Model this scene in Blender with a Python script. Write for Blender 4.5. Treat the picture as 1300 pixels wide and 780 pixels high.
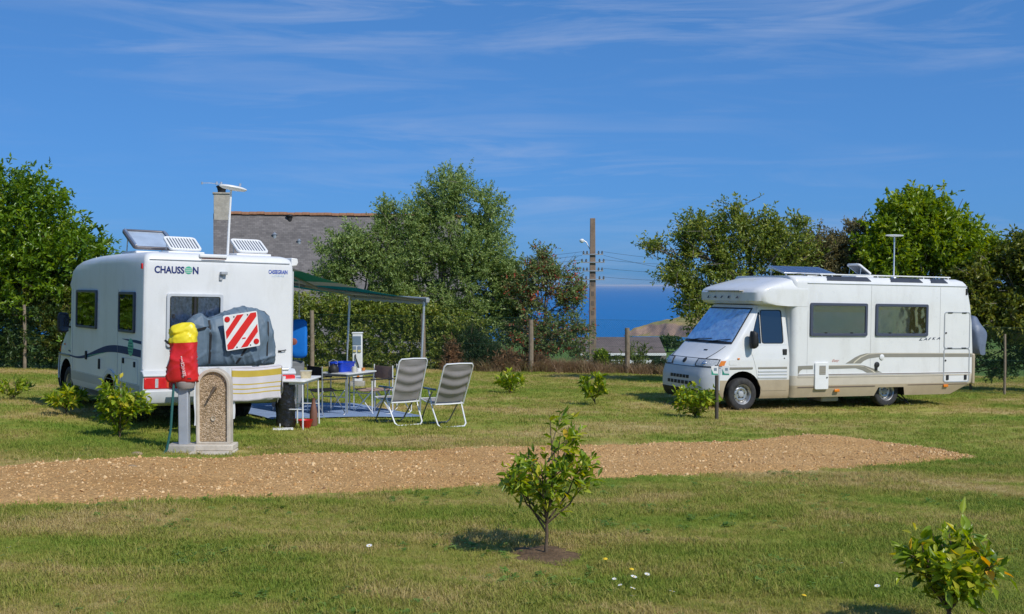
import bpy, bmesh, math, random
import numpy as np
from mathutils import Vector, Matrix, Euler

for o in list(bpy.data.objects):
    bpy.data.objects.remove(o, do_unlink=True)
scene = bpy.context.scene
C = scene.collection
R = math.radians
PI = math.pi
rng = np.random.default_rng(7)
random.seed(7)

# ------------------------------------------------------------------ camera
EYE = 1.70
F = 1500.0
cam_d = bpy.data.cameras.new('camera')
cam = bpy.data.objects.new('camera', cam_d)
C.objects.link(cam)
cam_d.sensor_fit = 'HORIZONTAL'
cam_d.sensor_width = 36.0
cam_d.lens = 36.0 * F / 1300.0
cam_d.clip_start = 0.1
cam_d.clip_end = 700000
cam.location = (0, 0, EYE)
cam.rotation_euler = (PI / 2 - math.atan2(28, F), 0, 0)
scene.camera = cam
scene.render.resolution_x = 1024
scene.render.resolution_y = 614

# ------------------------------------------------------------------ sun, sky, exposure
SUN = Vector((0.60, -0.66, 0.88)).normalized()
sun_el = math.asin(SUN.z)
sun_az = math.atan2(SUN.x, SUN.y)
sd = bpy.data.lights.new('sun', 'SUN')
sd.energy = 3.75
sd.angle = R(0.53)
sd.color = (1.0, 0.955, 0.88)
so = bpy.data.objects.new('sun', sd)
C.objects.link(so)
so.rotation_euler = SUN.to_track_quat('Z', 'Y').to_euler()
so.location = (20, -20, 30)

w = bpy.data.worlds.new('World')
scene.world = w
w.use_nodes = True
nt = w.node_tree
nt.nodes.clear()


def N(t, ty, **kw):
    n = t.nodes.new(ty)
    for k, v in kw.items():
        if k in n.inputs:
            n.inputs[k].default_value = v
        else:
            setattr(n, k, v)
    return n


out = N(nt, 'ShaderNodeOutputWorld')
bg = N(nt, 'ShaderNodeBackground')
bg.inputs['Strength'].default_value = 0.162
sky = N(nt, 'ShaderNodeTexSky')
sky.sky_type = 'NISHITA'
sky.sun_disc = False
sky.sun_elevation = sun_el
sky.sun_rotation = sun_az
sky.altitude = 60
sky.air_density = 0.6
sky.dust_density = 1.0
sky.ozone_density = 10.0
gam = N(nt, 'ShaderNodeGamma')
gam.inputs[1].default_value = 0.50
hs = N(nt, 'ShaderNodeMix', data_type='RGBA', blend_type='MULTIPLY')
hs.inputs[0].default_value = 1.0
hs.inputs[7].default_value = (0.52, 1.10, 1.80, 1)
tc = N(nt, 'ShaderNodeTexCoord')
# thin cirrus, in long nearly level streaks all round the sky
mp = N(nt, 'ShaderNodeMapping')
mp.inputs['Scale'].default_value = (2.6, 2.6, 26.0)
mp.inputs['Rotation'].default_value = (R(3), R(-4), 0)
nz = N(nt, 'ShaderNodeTexNoise', Scale=1.6, Detail=7.0, Roughness=0.62, Distortion=0.8)
mp2 = N(nt, 'ShaderNodeMapping')
mp2.inputs['Scale'].default_value = (1.6, 1.6, 7.0)
mp2.inputs['Location'].default_value = (0.9, 0.1, 0.4)
nz2 = N(nt, 'ShaderNodeTexNoise', Scale=1.7, Detail=3.0, Roughness=0.5)
r1 = N(nt, 'ShaderNodeMapRange')
r1.inputs[1].default_value = 0.47
r1.inputs[2].default_value = 0.86
r2 = N(nt, 'ShaderNodeMapRange')
r2.inputs[1].default_value = 0.36
r2.inputs[2].default_value = 0.66
mul = N(nt, 'ShaderNodeMath', operation='MULTIPLY')
mul2 = N(nt, 'ShaderNodeMath', operation='MULTIPLY')
mul2.inputs[1].default_value = 0.70
mixc = N(nt, 'ShaderNodeMix', data_type='RGBA')
mixc.inputs[7].default_value = (2.7, 3.2, 4.4, 1)
L = nt.links.new
L(tc.outputs['Generated'], mp.inputs['Vector'])
L(tc.outputs['Generated'], mp2.inputs['Vector'])
L(mp.outputs[0], nz.inputs['Vector'])
L(mp2.outputs[0], nz2.inputs['Vector'])
L(nz.outputs['Fac'], r1.inputs[0])
L(nz2.outputs['Fac'], r2.inputs[0])
L(r1.outputs[0], mul.inputs[0])
L(r2.outputs[0], mul.inputs[1])
L(mul.outputs[0], mul2.inputs[0])
L(sky.outputs[0], gam.inputs['Color'])
L(gam.outputs[0], hs.inputs[6])
L(hs.outputs[2], mixc.inputs[6])
L(mul2.outputs[0], mixc.inputs[0])
L(mixc.outputs[2], bg.inputs['Color'])
L(bg.outputs[0], out.inputs[0])

scene.view_settings.view_transform = 'Standard'
scene.view_settings.look = 'None'
scene.view_settings.exposure = 0.0
scene.view_settings.gamma = 1.0
scene.view_settings.use_curve_mapping = False
scene.cycles.max_bounces = 8
scene.cycles.transparent_max_bounces = 12
scene.cycles.use_denoising = True


# ------------------------------------------------------------------ tagging
def tag(o, label=None, cat=None, group=None, kind=None):
    if label:
        o['label'] = label
    if cat:
        o['category'] = cat
    if group:
        o['group'] = group
    if kind:
        o['kind'] = kind
    return o


def empty(name, loc=(0, 0, 0), rz=0.0, M=None, parent=None):
    o = bpy.data.objects.new(name, None)
    C.objects.link(o)
    o.empty_display_size = 0.2
    if M is not None:
        o.location = M.to_translation()
        o.rotation_euler = M.to_euler()
    else:
        o.location = loc
        o.rotation_euler = (0, 0, rz)
    if parent:
        o.parent = parent
    return o


def copy_tree(o, parent=None):
    c = o.copy()
    C.objects.link(c)
    c.parent = parent
    for ch in [x for x in bpy.data.objects if x.parent == o]:
        copy_tree(ch, c)
    return c


# ------------------------------------------------------------------ materials
MATS = {}


def pm(name, col, rough=0.5, metal=0.0, spec=0.5, var=0.06, vscale=6.0, bump=0.0, bscale=40.0, coat=0.0,
       col2=None, trans=0.0, dirt=None):
    """Principled material with procedural colour variation and relief."""
    if name in MATS:
        return MATS[name]
    m = bpy.data.materials.new(name)
    m.use_nodes = True
    t = m.node_tree
    t.nodes.clear()
    o = N(t, 'ShaderNodeOutputMaterial')
    b = N(t, 'ShaderNodeBsdfPrincipled')
    b.inputs['Roughness'].default_value = rough
    b.inputs['Metallic'].default_value = metal
    b.inputs['Specular IOR Level'].default_value = spec
    b.inputs['Coat Weight'].default_value = coat
    b.inputs['Coat Roughness'].default_value = 0.08
    if trans:
        b.inputs['Transmission Weight'].default_value = trans
    tcn = N(t, 'ShaderNodeTexCoord')
    nz = N(t, 'ShaderNodeTexNoise', Scale=vscale, Detail=5.0, Roughness=0.6)
    t.links.new(tcn.outputs['Object'], nz.inputs['Vector'])
    mx = N(t, 'ShaderNodeMix', data_type='RGBA')
    c1 = [max(0, c * (1 - var)) for c in col]
    c2 = [c * (1 + var) for c in col] if col2 is None else col2
    mx.inputs[6].default_value = (*c1, 1)
    mx.inputs[7].default_value = (*c2, 1)
    rr = N(t, 'ShaderNodeMapRange')
    rr.inputs[1].default_value = 0.3
    rr.inputs[2].default_value = 0.7
    t.links.new(nz.outputs['Fac'], rr.inputs[0])
    t.links.new(rr.outputs[0], mx.inputs[0])
    last = mx.outputs[2]
    if dirt:
        dz = N(t, 'ShaderNodeTexNoise', Scale=dirt[1], Detail=6.0, Roughness=0.7)
        mpd = N(t, 'ShaderNodeMapping')
        mpd.inputs['Scale'].default_value = (1, 1, 0.3)
        t.links.new(tcn.outputs['Object'], mpd.inputs['Vector'])
        t.links.new(mpd.outputs[0], dz.inputs['Vector'])
        dr = N(t, 'ShaderNodeMapRange')
        dr.inputs[1].default_value = 0.5
        dr.inputs[2].default_value = 0.8
        dr.inputs[4].default_value = dirt[2]
        t.links.new(dz.outputs['Fac'], dr.inputs[0])
        mx2 = N(t, 'ShaderNodeMix', data_type='RGBA')
        mx2.inputs[7].default_value = (*dirt[0], 1)
        t.links.new(dr.outputs[0], mx2.inputs[0])
        t.links.new(last, mx2.inputs[6])
        last = mx2.outputs[2]
    t.links.new(last, b.inputs['Base Color'])
    rv = N(t, 'ShaderNodeMapRange')
    rv.inputs[3].default_value = max(0.02, rough - 0.06)
    rv.inputs[4].default_value = min(1, rough + 0.08)
    t.links.new(nz.outputs['Fac'], rv.inputs[0])
    t.links.new(rv.outputs[0], b.inputs['Roughness'])
    if bump:
        nb = N(t, 'ShaderNodeTexNoise', Scale=bscale, Detail=4.0)
        t.links.new(tcn.outputs['Object'], nb.inputs['Vector'])
        bp = N(t, 'ShaderNodeBump', Strength=1.0)
        bp.inputs['Distance'].default_value = bump
        t.links.new(nb.outputs['Fac'], bp.inputs['Height'])
        t.links.new(bp.outputs[0], b.inputs['Normal'])
    t.links.new(b.outputs[0], o.inputs[0])
    MATS[name] = m
    return m


def cloth(name, col, transl=0.25, rough=0.85, var=0.08, vscale=8.0, weave=0.0006, stripes=None):
    if name in MATS:
        return MATS[name]
    m = pm(name, col, rough, 0, 0.15, var, vscale, bump=weave, bscale=300)
    t = m.node_tree
    b = next(n for n in t.nodes if n.type == 'BSDF_PRINCIPLED')
    o = next(n for n in t.nodes if n.type == 'OUTPUT_MATERIAL')
    tr = N(t, 'ShaderNodeBsdfTranslucent')
    src = b.inputs['Base Color'].links[0].from_socket
    t.links.new(src, tr.inputs['Color'])
    ms = N(t, 'ShaderNodeMixShader')
    ms.inputs[0].default_value = transl
    t.links.new(b.outputs[0], ms.inputs[1])
    t.links.new(tr.outputs[0], ms.inputs[2])
    t.links.new(ms.outputs[0], o.inputs[0])
    return m


def leafmat(name, cols, source='attr', rough=0.4, transl=0.35, spec=0.45):
    """cols: list of (pos, rgb); per-leaf tint picks the colour."""
    if name in MATS:
        return MATS[name]
    m = bpy.data.materials.new(name)
    m.use_nodes = True
    t = m.node_tree
    t.nodes.clear()
    o = N(t, 'ShaderNodeOutputMaterial')
    b = N(t, 'ShaderNodeBsdfPrincipled')
    b.inputs['Roughness'].default_value = rough
    b.inputs['Specular IOR Level'].default_value = spec
    if source == 'attr':
        a = N(t, 'ShaderNodeAttribute', attribute_name='tint')
        fac = a.outputs['Fac']
    else:
        a = N(t, 'ShaderNodeObjectInfo')
        fac = a.outputs['Random']
    cr = N(t, 'ShaderNodeValToRGB')
    el = cr.color_ramp.elements
    while len(el) < len(cols):
        el.new(0.5)
    for e, (p, c) in zip(el, cols):
        e.position = p
        e.color = (*c, 1)
    t.links.new(fac, cr.inputs[0])
    tr = N(t, 'ShaderNodeBsdfTranslucent')
    t.links.new(cr.outputs[0], b.inputs['Base Color'])
    hsn = N(t, 'ShaderNodeHueSaturation', Hue=0.485, Saturation=1.1, Value=1.5)
    t.links.new(cr.outputs[0], hsn.inputs['Color'])
    t.links.new(hsn.outputs[0], tr.inputs['Color'])
    ms = N(t, 'ShaderNodeMixShader')
    ms.inputs[0].default_value = transl
    t.links.new(b.outputs[0], ms.inputs[1])
    t.links.new(tr.outputs[0], ms.inputs[2])
    t.links.new(ms.outputs[0], o.inputs[0])
    MATS[name] = m
    return m


def glassmat(name, tint=(0.05, 0.06, 0.07), alpha=0.5, rough=0.03):
    """Thin tinted pane: see-through, with a clear reflection."""
    if name in MATS:
        return MATS[name]
    m = bpy.data.materials.new(name)
    m.use_nodes = True
    t = m.node_tree
    t.nodes.clear()
    o = N(t, 'ShaderNodeOutputMaterial')
    tr = N(t, 'ShaderNodeBsdfTransparent')
    tr.inputs[0].default_value = (*tint, 1)
    gl = N(t, 'ShaderNodeBsdfGlossy')
    gl.inputs['Color'].default_value = (0.9, 0.93, 0.95, 1)
    tcn = N(t, 'ShaderNodeTexCoord')
    nz = N(t, 'ShaderNodeTexNoise', Scale=2.5, Detail=2.0)
    bp = N(t, 'ShaderNodeBump', Strength=0.3)
    bp.inputs['Distance'].default_value = 0.01
    t.links.new(tcn.outputs['Object'], nz.inputs['Vector'])
    t.links.new(nz.outputs['Fac'], bp.inputs['Height'])
    t.links.new(bp.outputs[0], gl.inputs['Normal'])
    gl.inputs['Roughness'].default_value = rough
    fr = N(t, 'ShaderNodeFresnel', IOR=1.5)
    ad = N(t, 'ShaderNodeMath', operation='MULTIPLY_ADD')
    ad.inputs[1].default_value = 1.0
    ad.inputs[2].default_value = alpha * 0.2
    t.links.new(fr.outputs[0], ad.inputs[0])
    ms = N(t, 'ShaderNodeMixShader')
    t.links.new(ad.outputs[0], ms.inputs[0])
    t.links.new(tr.outputs[0], ms.inputs[1])
    t.links.new(gl.outputs[0], ms.inputs[2])
    t.links.new(ms.outputs[0], o.inputs[0])
    MATS[name] = m
    return m


# ------------------------------------------------------------------ mesh helpers
def link_mesh(name, me, parent=None, loc=None):
    o = bpy.data.objects.new(name, me)
    C.objects.link(o)
    if parent:
        o.parent = parent
    if loc is not None:
        o.location = loc
    return o


def finish(me, angle=35):
    if angle is None:
        return
    me.polygons.foreach_set('use_smooth', [True] * len(me.polygons))
    me.update()
    me.set_sharp_from_angle(angle=R(angle))


class MB:
    """collects simple shapes and links them as ONE mesh"""

    def __init__(self):
        self.bm = bmesh.new()
        self.mi = 0

    def _f(self, vs):
        try:
            f = self.bm.faces.new(vs)
            f.material_index = self.mi
            return f
        except ValueError:
            return None

    def box(self, c, s, M=None):
        x, y, z = [v / 2 for v in s]
        vs = []
        for dx, dy, dz in ((-1, -1, -1), (1, -1, -1), (1, 1, -1), (-1, 1, -1), (-1, -1, 1), (1, -1, 1), (1, 1, 1), (-1, 1, 1)):
            p = Vector((dx * x, dy * y, dz * z))
            if M is not None:
                p = M @ p
            vs.append(self.bm.verts.new(p + Vector(c)))
        for f in ((0, 3, 2, 1), (4, 5, 6, 7), (0, 1, 5, 4), (1, 2, 6, 5), (2, 3, 7, 6), (3, 0, 4, 7)):
            self._f([vs[i] for i in f])
        return self

    def tube(self, pts, r, n=8, closed=False, caps=True):
        pts = [Vector(p) for p in pts]
        k = len(pts)
        rs = r if isinstance(r, (list, tuple)) else [r] * k
        rings = []
        up = None
        for i, p in enumerate(pts):
            if closed:
                d = pts[(i + 1) % k] - pts[i - 1]
            elif i == 0:
                d = pts[1] - p
            elif i == k - 1:
                d = p - pts[i - 1]
            else:
                d = (pts[i + 1] - p).normalized() + (p - pts[i - 1]).normalized()
            d.normalize()
            if up is None:
                a = Vector((0, 0, 1)) if abs(d.z) < 0.9 else Vector((1, 0, 0))
            else:
                a = up
            s = d.cross(a)
            if s.length < 1e-6:
                s = d.cross(Vector((0, 1, 0)))
            s.normalize()
            up = s.cross(d).normalized()
            rings.append([self.bm.verts.new(p + (s * math.cos(2 * PI * j / n) + up * math.sin(2 * PI * j / n)) * rs[i]) for j in range(n)])
        m = k if closed else k - 1
        for i in range(m):
            a, b = rings[i], rings[(i + 1) % k]
            for j in range(n):
                self._f([a[j], a[(j + 1) % n], b[(j + 1) % n], b[j]])
        if caps and not closed:
            self._f(list(reversed(rings[0])))
            self._f(rings[-1])
        return self

    def prism(self, poly, fn, a, b):
        """poly: 2-D points; fn(u,v,w) -> point; extruded in w from a to b"""
        A = [self.bm.verts.new(fn(u, v, a)) for u, v in poly]
        B = [self.bm.verts.new(fn(u, v, b)) for u, v in poly]
        n = len(poly)
        self._f(list(reversed(A)))
        self._f(B)
        for i in range(n):
            self._f([A[i], A[(i + 1) % n], B[(i + 1) % n], B[i]])
        return self

    def rings(self, rings, caps=True, closed=True, mats=None):
        vr = [[self.bm.verts.new(p) for p in r] for r in rings]
        n = len(vr[0])
        for i in range(len(vr) - 1):
            if mats:
                self.mi = mats[i]
            for j in range(n if closed else n - 1):
                self._f([vr[i][j], vr[i][(j + 1) % n], vr[i + 1][(j + 1) % n], vr[i + 1][j]])
        if caps:
            if mats:
                self.mi = mats[0]
            self._f(list(reversed(vr[0])))
            if mats:
                self.mi = mats[-1]
            self._f(vr[-1])
        return self

    def lathe(self, prof, c=(0, 0, 0), ax=(0, 0, 1), n=24):
        """prof: (radius, height along ax)"""
        ax = Vector(ax).normalized()
        a = ax.orthogonal().normalized()
        b = ax.cross(a)
        c = Vector(c)
        rr = [[self.bm.verts.new(c + ax * h + (a * math.cos(2 * PI * j / n) + b * math.sin(2 * PI * j / n)) * max(r, 1e-4)) for j in range(n)] for r, h in prof]
        for i in range(len(rr) - 1):
            for j in range(n):
                self._f([rr[i][j], rr[i][(j + 1) % n], rr[i + 1][(j + 1) % n], rr[i + 1][j]])
        return self

    def grid(self, fn, nu, nv, thick=0.0):
        P = [[Vector(fn(i / nu, j / nv)) for j in range(nv + 1)] for i in range(nu + 1)]
        V = [[self.bm.verts.new(p) for p in r] for r in P]
        for i in range(nu):
            for j in range(nv):
                self._f([V[i][j], V[i + 1][j], V[i + 1][j + 1], V[i][j + 1]])
        if thick:
            W = [[None] * (nv + 1) for _ in range(nu + 1)]
            for i in range(nu + 1):
                for j in range(nv + 1):
                    du = P[min(i + 1, nu)][j] - P[max(i - 1, 0)][j]
                    dv = P[i][min(j + 1, nv)] - P[i][max(j - 1, 0)]
                    nn = du.cross(dv)
                    nn.normalize()
                    W[i][j] = self.bm.verts.new(P[i][j] - nn * thick)
            for i in range(nu):
                for j in range(nv):
                    self._f([W[i][j], W[i][j + 1], W[i + 1][j + 1], W[i + 1][j]])
            for i in range(nu):
                self._f([V[i][0], W[i][0], W[i + 1][0], V[i + 1][0]])
                self._f([V[i][nv], V[i + 1][nv], W[i + 1][nv], W[i][nv]])
            for j in range(nv):
                self._f([V[0][j], V[0][j + 1], W[0][j + 1], W[0][j]])
                self._f([V[nu][j], W[nu][j], W[nu][j + 1], V[nu][j + 1]])
        return self

    def mesh(self, name, mats, angle=35, fixn=True):
        if fixn:
            bmesh.ops.recalc_face_normals(self.bm, faces=self.bm.faces[:])
        me = bpy.data.meshes.new(name)
        self.bm.to_mesh(me)
        self.bm.free()
        for m in (mats if isinstance(mats, (list, tuple)) else [mats]):
            me.materials.append(m)
        finish(me, angle)
        return me

    def build(self, name, mats, parent=None, bevel=0.0, seg=2, angle=35, loc=None, fixn=True):
        me = self.mesh(name, mats, angle, fixn)
        o = link_mesh(name, me, parent, loc)
        if bevel:
            bv = o.modifiers.new('bevel', 'BEVEL')
            bv.width = bevel
            bv.segments = seg
            bv.limit_method = 'ANGLE'
            bv.angle_limit = R(40)
        return o


def boolean_cut(o, cutters, mats):
    """subtracts temporary cutter meshes and keeps the result as plain mesh data"""
    tmp = []
    for me in cutters:
        c = bpy.data.objects.new('cutter', me)
        C.objects.link(c)
        tmp.append(c)
        b = o.modifiers.new('cut', 'BOOLEAN')
        b.operation = 'DIFFERENCE'
        b.solver = 'EXACT'
        b.object = c
        b.material_mode = 'TRANSFER'
    par = o.parent
    o.parent = None
    mw = o.matrix_basis.copy()
    o.matrix_basis = Matrix.Identity(4)
    dg = bpy.context.evaluated_depsgraph_get()
    dg.update()
    me = bpy.data.meshes.new_from_object(o.evaluated_get(dg), preserve_all_data_layers=True, depsgraph=dg)
    o.modifiers.clear()
    o.data = me
    finish(me, 32)
    o.parent = par
    o.matrix_basis = mw
    for c in tmp:
        bpy.data.objects.remove(c, do_unlink=True)
    return o


def text_part(name, body, w_, h_, origin, ex, ey, mat, parent=None, depth=0.0015, shear=0.0, bold=0.0):
    cu = bpy.data.curves.new(name, 'FONT')
    cu.body = body
    cu.extrude = 0.02
    cu.offset = bold
    cu.shear = shear
    cu.resolution_u = 3
    t = bpy.data.objects.new(name, cu)
    C.objects.link(t)
    dg = bpy.context.evaluated_depsgraph_get()
    me = bpy.data.meshes.new_from_object(t.evaluated_get(dg))
    bpy.data.objects.remove(t, do_unlink=True)
    n = len(me.vertices)
    co = np.zeros(n * 3)
    me.vertices.foreach_get('co', co)
    co = co.reshape(-1, 3)
    lo, hi = co.min(0), co.max(0)
    ex, ey = Vector(ex).normalized(), Vector(ey).normalized()
    nn = ex.cross(ey)
    u = (co[:, 0] - lo[0]) / (hi[0] - lo[0]) * w_
    v = (co[:, 1] - lo[1]) / (hi[1] - lo[1]) * h_
    ww = (co[:, 2] - lo[2]) / (hi[2] - lo[2]) * depth
    P = np.array(origin) + np.outer(u, ex) + np.outer(v, ey) + np.outer(ww, nn)
    me.vertices.foreach_set('co', P.ravel())
    me.materials.clear()
    me.materials.append(mat)
    me.update()
    return link_mesh(name, me, parent)


# ------------------------------------------------------------------ ground shape
LO = Vector((4.68, 23.86, -0.848))
CO = Vector((-5.27, 16.75, -0.40))


def _rz(a):
    return Matrix.Rotation(a, 3, 'Z')


LM3 = _rz(0.404) @ Matrix.Rotation(0.018, 3, 'Y')
_cm = _rz(0.6) @ Matrix.Rotation(0.023, 3, 'Y')          # columns: u (rear, left to right), v (forward), up
CM3 = Matrix((( -_cm[0][1], _cm[0][0], _cm[0][2]), (-_cm[1][1], _cm[1][0], _cm[1][2]), (-_cm[2][1], _cm[2][0], _cm[2][2])))
# both motorhomes use one frame: x to the rear, y to their right, z up, origin under the left front wheel
CO = CO + _cm @ Vector((0, 4.9, 0))
LM = Matrix.Translation(LO) @ LM3.to_4x4()
CM = Matrix.Translation(CO) @ CM3.to_4x4()


def base_h(x, y):
    x = np.asarray(x, float)
    y = np.asarray(y, float)
    yy = [-400, -40, 0, 42, 60, 75, 100, 150, 300, 420, 600, 700, 5000]
    zz = [6, 1.2, 0, -1.26, -2.7, -4.0, -6.0, -9.0, -12.0, -20, -47, -64, -66]
    z = np.interp(y, yy, zz)
    k = np.clip((60 - y) / 18.0, 0, 1)
    z = z - 0.02 * np.clip(x, -60, 60) * k
    u = 0.018 * np.sin(x * 0.9 + 1.1 * np.sin(y * 0.31)) * np.sin(y * 0.7 + 0.6) + 0.012 * np.sin(x * 2.1 + y * 1.3 + 0.4)
    far = np.clip((y - 60) / 60, 0, 1)
    u2 = far * (1.2 * np.sin(x * 0.021 + 1.0) * np.sin(y * 0.017) + 0.5 * np.sin(x * 0.06 + y * 0.045))
    return z + u * np.clip((60 - y) / 20, 0, 1) + u2


_cp = [LM @ Vector((0.1, 0.2, 0)), LM @ Vector((0.1, 1.8, 0)), LM @ Vector((3.7, 0.2, 0)), LM @ Vector((3.7, 1.8, 0)),
       CM @ Vector((0, 0.3, 0)), CM @ Vector((0, 2.0, 0)), CM @ Vector((3.3, 0.2, 0)), CM @ Vector((3.3, 2.1, 0))]
_A = np.array([[math.exp(-((a.x - b.x) ** 2 + (a.y - b.y) ** 2) / 8.0) for b in _cp] for a in _cp]) + np.eye(8) * 1e-3
_wt = np.linalg.solve(_A, np.array([p.z - float(base_h(p.x, p.y)) for p in _cp]))


def H(x, y):
    x = np.asarray(x, float)
    y = np.asarray(y, float)
    z = base_h(x, y)
    for p, k in zip(_cp, _wt):
        z = z + k * np.exp(-((x - p.x) ** 2 + (y - p.y) ** 2) / 8.0)
    return z


def hz(x, y):
    return float(H(x, y))


def G(x, y, dz=0.0):
    return Vector((x, y, hz(x, y) + dz))

# ================================================================== SETTING
def pts_in_poly(x, y, poly):
    inside = np.zeros(len(x), bool)
    n = len(poly)
    for i in range(n):
        x0, y0 = poly[i]
        x1, y1 = poly[(i + 1) % n]
        c = ((y0 > y) != (y1 > y)) & (x < (x1 - x0) * (y - y0) / (y1 - y0 + 1e-12) + x0)
        inside ^= c
    return inside


def ground_mat():
    m = bpy.data.materials.new('lawn_and_fields')
    m.use_nodes = True
    t = m.node_tree
    t.nodes.clear()
    o = N(t, 'ShaderNodeOutputMaterial')
    b = N(t, 'ShaderNodeBsdfPrincipled', Roughness=0.9)
    b.inputs['Specular IOR Level'].default_value = 0.1
    col = grass_colour(t)
    # fields and scrub farther off
    geo = N(t, 'ShaderNodeNewGeometry')
    vo = N(t, 'ShaderNodeTexVoronoi', Scale=0.012)
    t.links.new(geo.outputs['Position'], vo.inputs['Vector'])
    cr = N(t, 'ShaderNodeValToRGB')
    cr.color_ramp.interpolation = 'CONSTANT'
    e = cr.color_ramp.elements
    e[0].color = (0.10, 0.17, 0.03, 1)
    e[1].position = 0.45
    e[1].color = (0.15, 0.20, 0.04, 1)
    e2 = e.new(0.75)
    e2.color = (0.07, 0.10, 0.03, 1)
    t.links.new(vo.outputs['Color'], cr.inputs[0])
    nz = N(t, 'ShaderNodeTexNoise', Scale=0.25, Detail=8.0, Roughness=0.7)
    t.links.new(geo.outputs['Position'], nz.inputs['Vector'])
    mul = N(t, 'ShaderNodeMix', data_type='RGBA')
    mul.inputs[7].default_value = (0.05, 0.07, 0.025, 1)
    t.links.new(cr.outputs[0], mul.inputs[6])
    rr = N(t, 'ShaderNodeMapRange')
    rr.inputs[1].default_value = 0.45
    rr.inputs[2].default_value = 0.7
    rr.inputs[4].default_value = 0.7
    t.links.new(nz.outputs['Fac'], rr.inputs[0])
    t.links.new(rr.outputs[0], mul.inputs[0])
    sx = N(t, 'ShaderNodeSeparateXYZ')
    t.links.new(geo.outputs['Position'], sx.inputs[0])
    fr = N(t, 'ShaderNodeMapRange')
    fr.inputs[1].default_value = 44
    fr.inputs[2].default_value = 50
    t.links.new(sx.outputs['Y'], fr.inputs[0])
    mx = N(t, 'ShaderNodeMix', data_type='RGBA')
    t.links.new(fr.outputs[0], mx.inputs[0])
    t.links.new(col, mx.inputs[6])
    t.links.new(mul.outputs[2], mx.inputs[7])
    t.links.new(mx.outputs[2], b.inputs['Base Color'])
    nb = N(t, 'ShaderNodeTexNoise', Scale=35.0, Detail=6.0, Roughness=0.75)
    t.links.new(geo.outputs['Position'], nb.inputs['Vector'])
    bp = N(t, 'ShaderNodeBump', Strength=0.9)
    bp.inputs['Distance'].default_value = 0.03
    t.links.new(nb.outputs['Fac'], bp.inputs['Height'])
    t.links.new(bp.outputs[0], b.inputs['Normal'])
    t.links.new(b.outputs[0], o.inputs[0])
    return m


def grass_colour(t, blade=False):
    """patchy mown grass: fresh green, olive, and dry straw patches, by place"""
    geo = N(t, 'ShaderNodeNewGeometry')
    mp = N(t, 'ShaderNodeMapping')
    mp.inputs['Scale'].default_value = (0.55, 1.0, 1.0)
    t.links.new(geo.outputs['Position'], mp.inputs['Vector'])
    n1 = N(t, 'ShaderNodeTexNoise', Scale=0.42, Detail=6.0, Roughness=0.62, Distortion=0.4)
    n2 = N(t, 'ShaderNodeTexNoise', Scale=2.3, Detail=5.0, Roughness=0.65)
    n3 = N(t, 'ShaderNodeTexNoise', Scale=26.0, Detail=4.0, Roughness=0.7)
    for n in (n1, n2, n3):
        t.links.new(mp.outputs[0], n.inputs['Vector'])
    a = N(t, 'ShaderNodeMath', operation='MULTIPLY_ADD')
    a.inputs[1].default_value = 0.50
    t.links.new(n2.outputs['Fac'], a.inputs[0])
    t.links.new(n1.outputs['Fac'], a.inputs[2])
    a2 = N(t, 'ShaderNodeMath', operation='MULTIPLY_ADD')
    a2.inputs[1].default_value = 0.22
    t.links.new(n3.outputs['Fac'], a2.inputs[0])
    t.links.new(a.outputs[0], a2.inputs[2])
    src = a2.outputs[0]
    if blade:
        oi = N(t, 'ShaderNodeObjectInfo')
        a3 = N(t, 'ShaderNodeMath', operation='MULTIPLY_ADD')
        a3.inputs[1].default_value = 0.16
        t.links.new(oi.outputs['Random'], a3.inputs[0])
        t.links.new(src, a3.inputs[2])
        src = a3.outputs[0]
    rr = N(t, 'ShaderNodeMapRange')
    rr.inputs[1].default_value = 0.62 + (0.08 if blade else 0)
    rr.inputs[2].default_value = 1.10 + (0.08 if blade else 0)
    t.links.new(src, rr.inputs[0])
    cr = N(t, 'ShaderNodeValToRGB')
    e = cr.color_ramp.elements
    k = 1.0
    e[0].position = 0.0
    e[0].color = (0.168, 0.269, 0.031, 1)
    e[1].position = 1.0
    e[1].color = (0.560, 0.426, 0.202, 1)
    for p, c in ((0.32, (0.252, 0.308, 0.045)), (0.55, (0.353, 0.336, 0.073)), (0.76, (0.493, 0.386, 0.146))):
        x = e.new(p)
        x.color = (*c, 1)
    t.links.new(rr.outputs[0], cr.inputs[0])
    return cr.outputs[0]


# ---- the ground: one sheet, fine near the camera, coarse to the shore
def axis(a, b, st, far, growth):
    v = list(np.arange(a, b + 1e-6, st))
    s = st
    while v[-1] < far[1]:
        s *= growth
        v.append(v[-1] + s)
    s = st
    while v[0] > far[0]:
        s *= growth
        v.insert(0, v[0] - s)
    return np.array(v)


def grid_mesh(name, xs, ys, zf, mat, angle=None):
    X, Y = np.meshgrid(xs, ys)
    Z = zf(X, Y)
    nx, ny = len(xs), len(ys)
    v = np.stack([X, Y, Z], -1).reshape(-1, 3)
    i = np.arange(nx - 1)
    j = np.arange(ny - 1)
    I, J = np.meshgrid(i, j)
    a = (J * nx + I).ravel()
    f = np.stack([a, a + 1, a + nx + 1, a + nx], -1)
    me = bpy.data.meshes.new(name)
    me.from_pydata(v.tolist(), [], f.tolist())
    me.materials.append(mat)
    me.polygons.foreach_set('use_smooth', [True] * len(me.polygons))
    me.update()
    return me


g_xs = axis(-26, 26, 0.4, (-900, 900), 1.12)
g_ys = axis(-4, 46, 0.4, (-300, 760), 1.10)
ground = link_mesh('ground', grid_mesh('ground', g_xs, g_ys, lambda x, y: H(x, y), ground_mat()))
tag(ground, 'mown lawn with green and dry patches sloping away to fields above the sea', None, None, 'structure')

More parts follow.
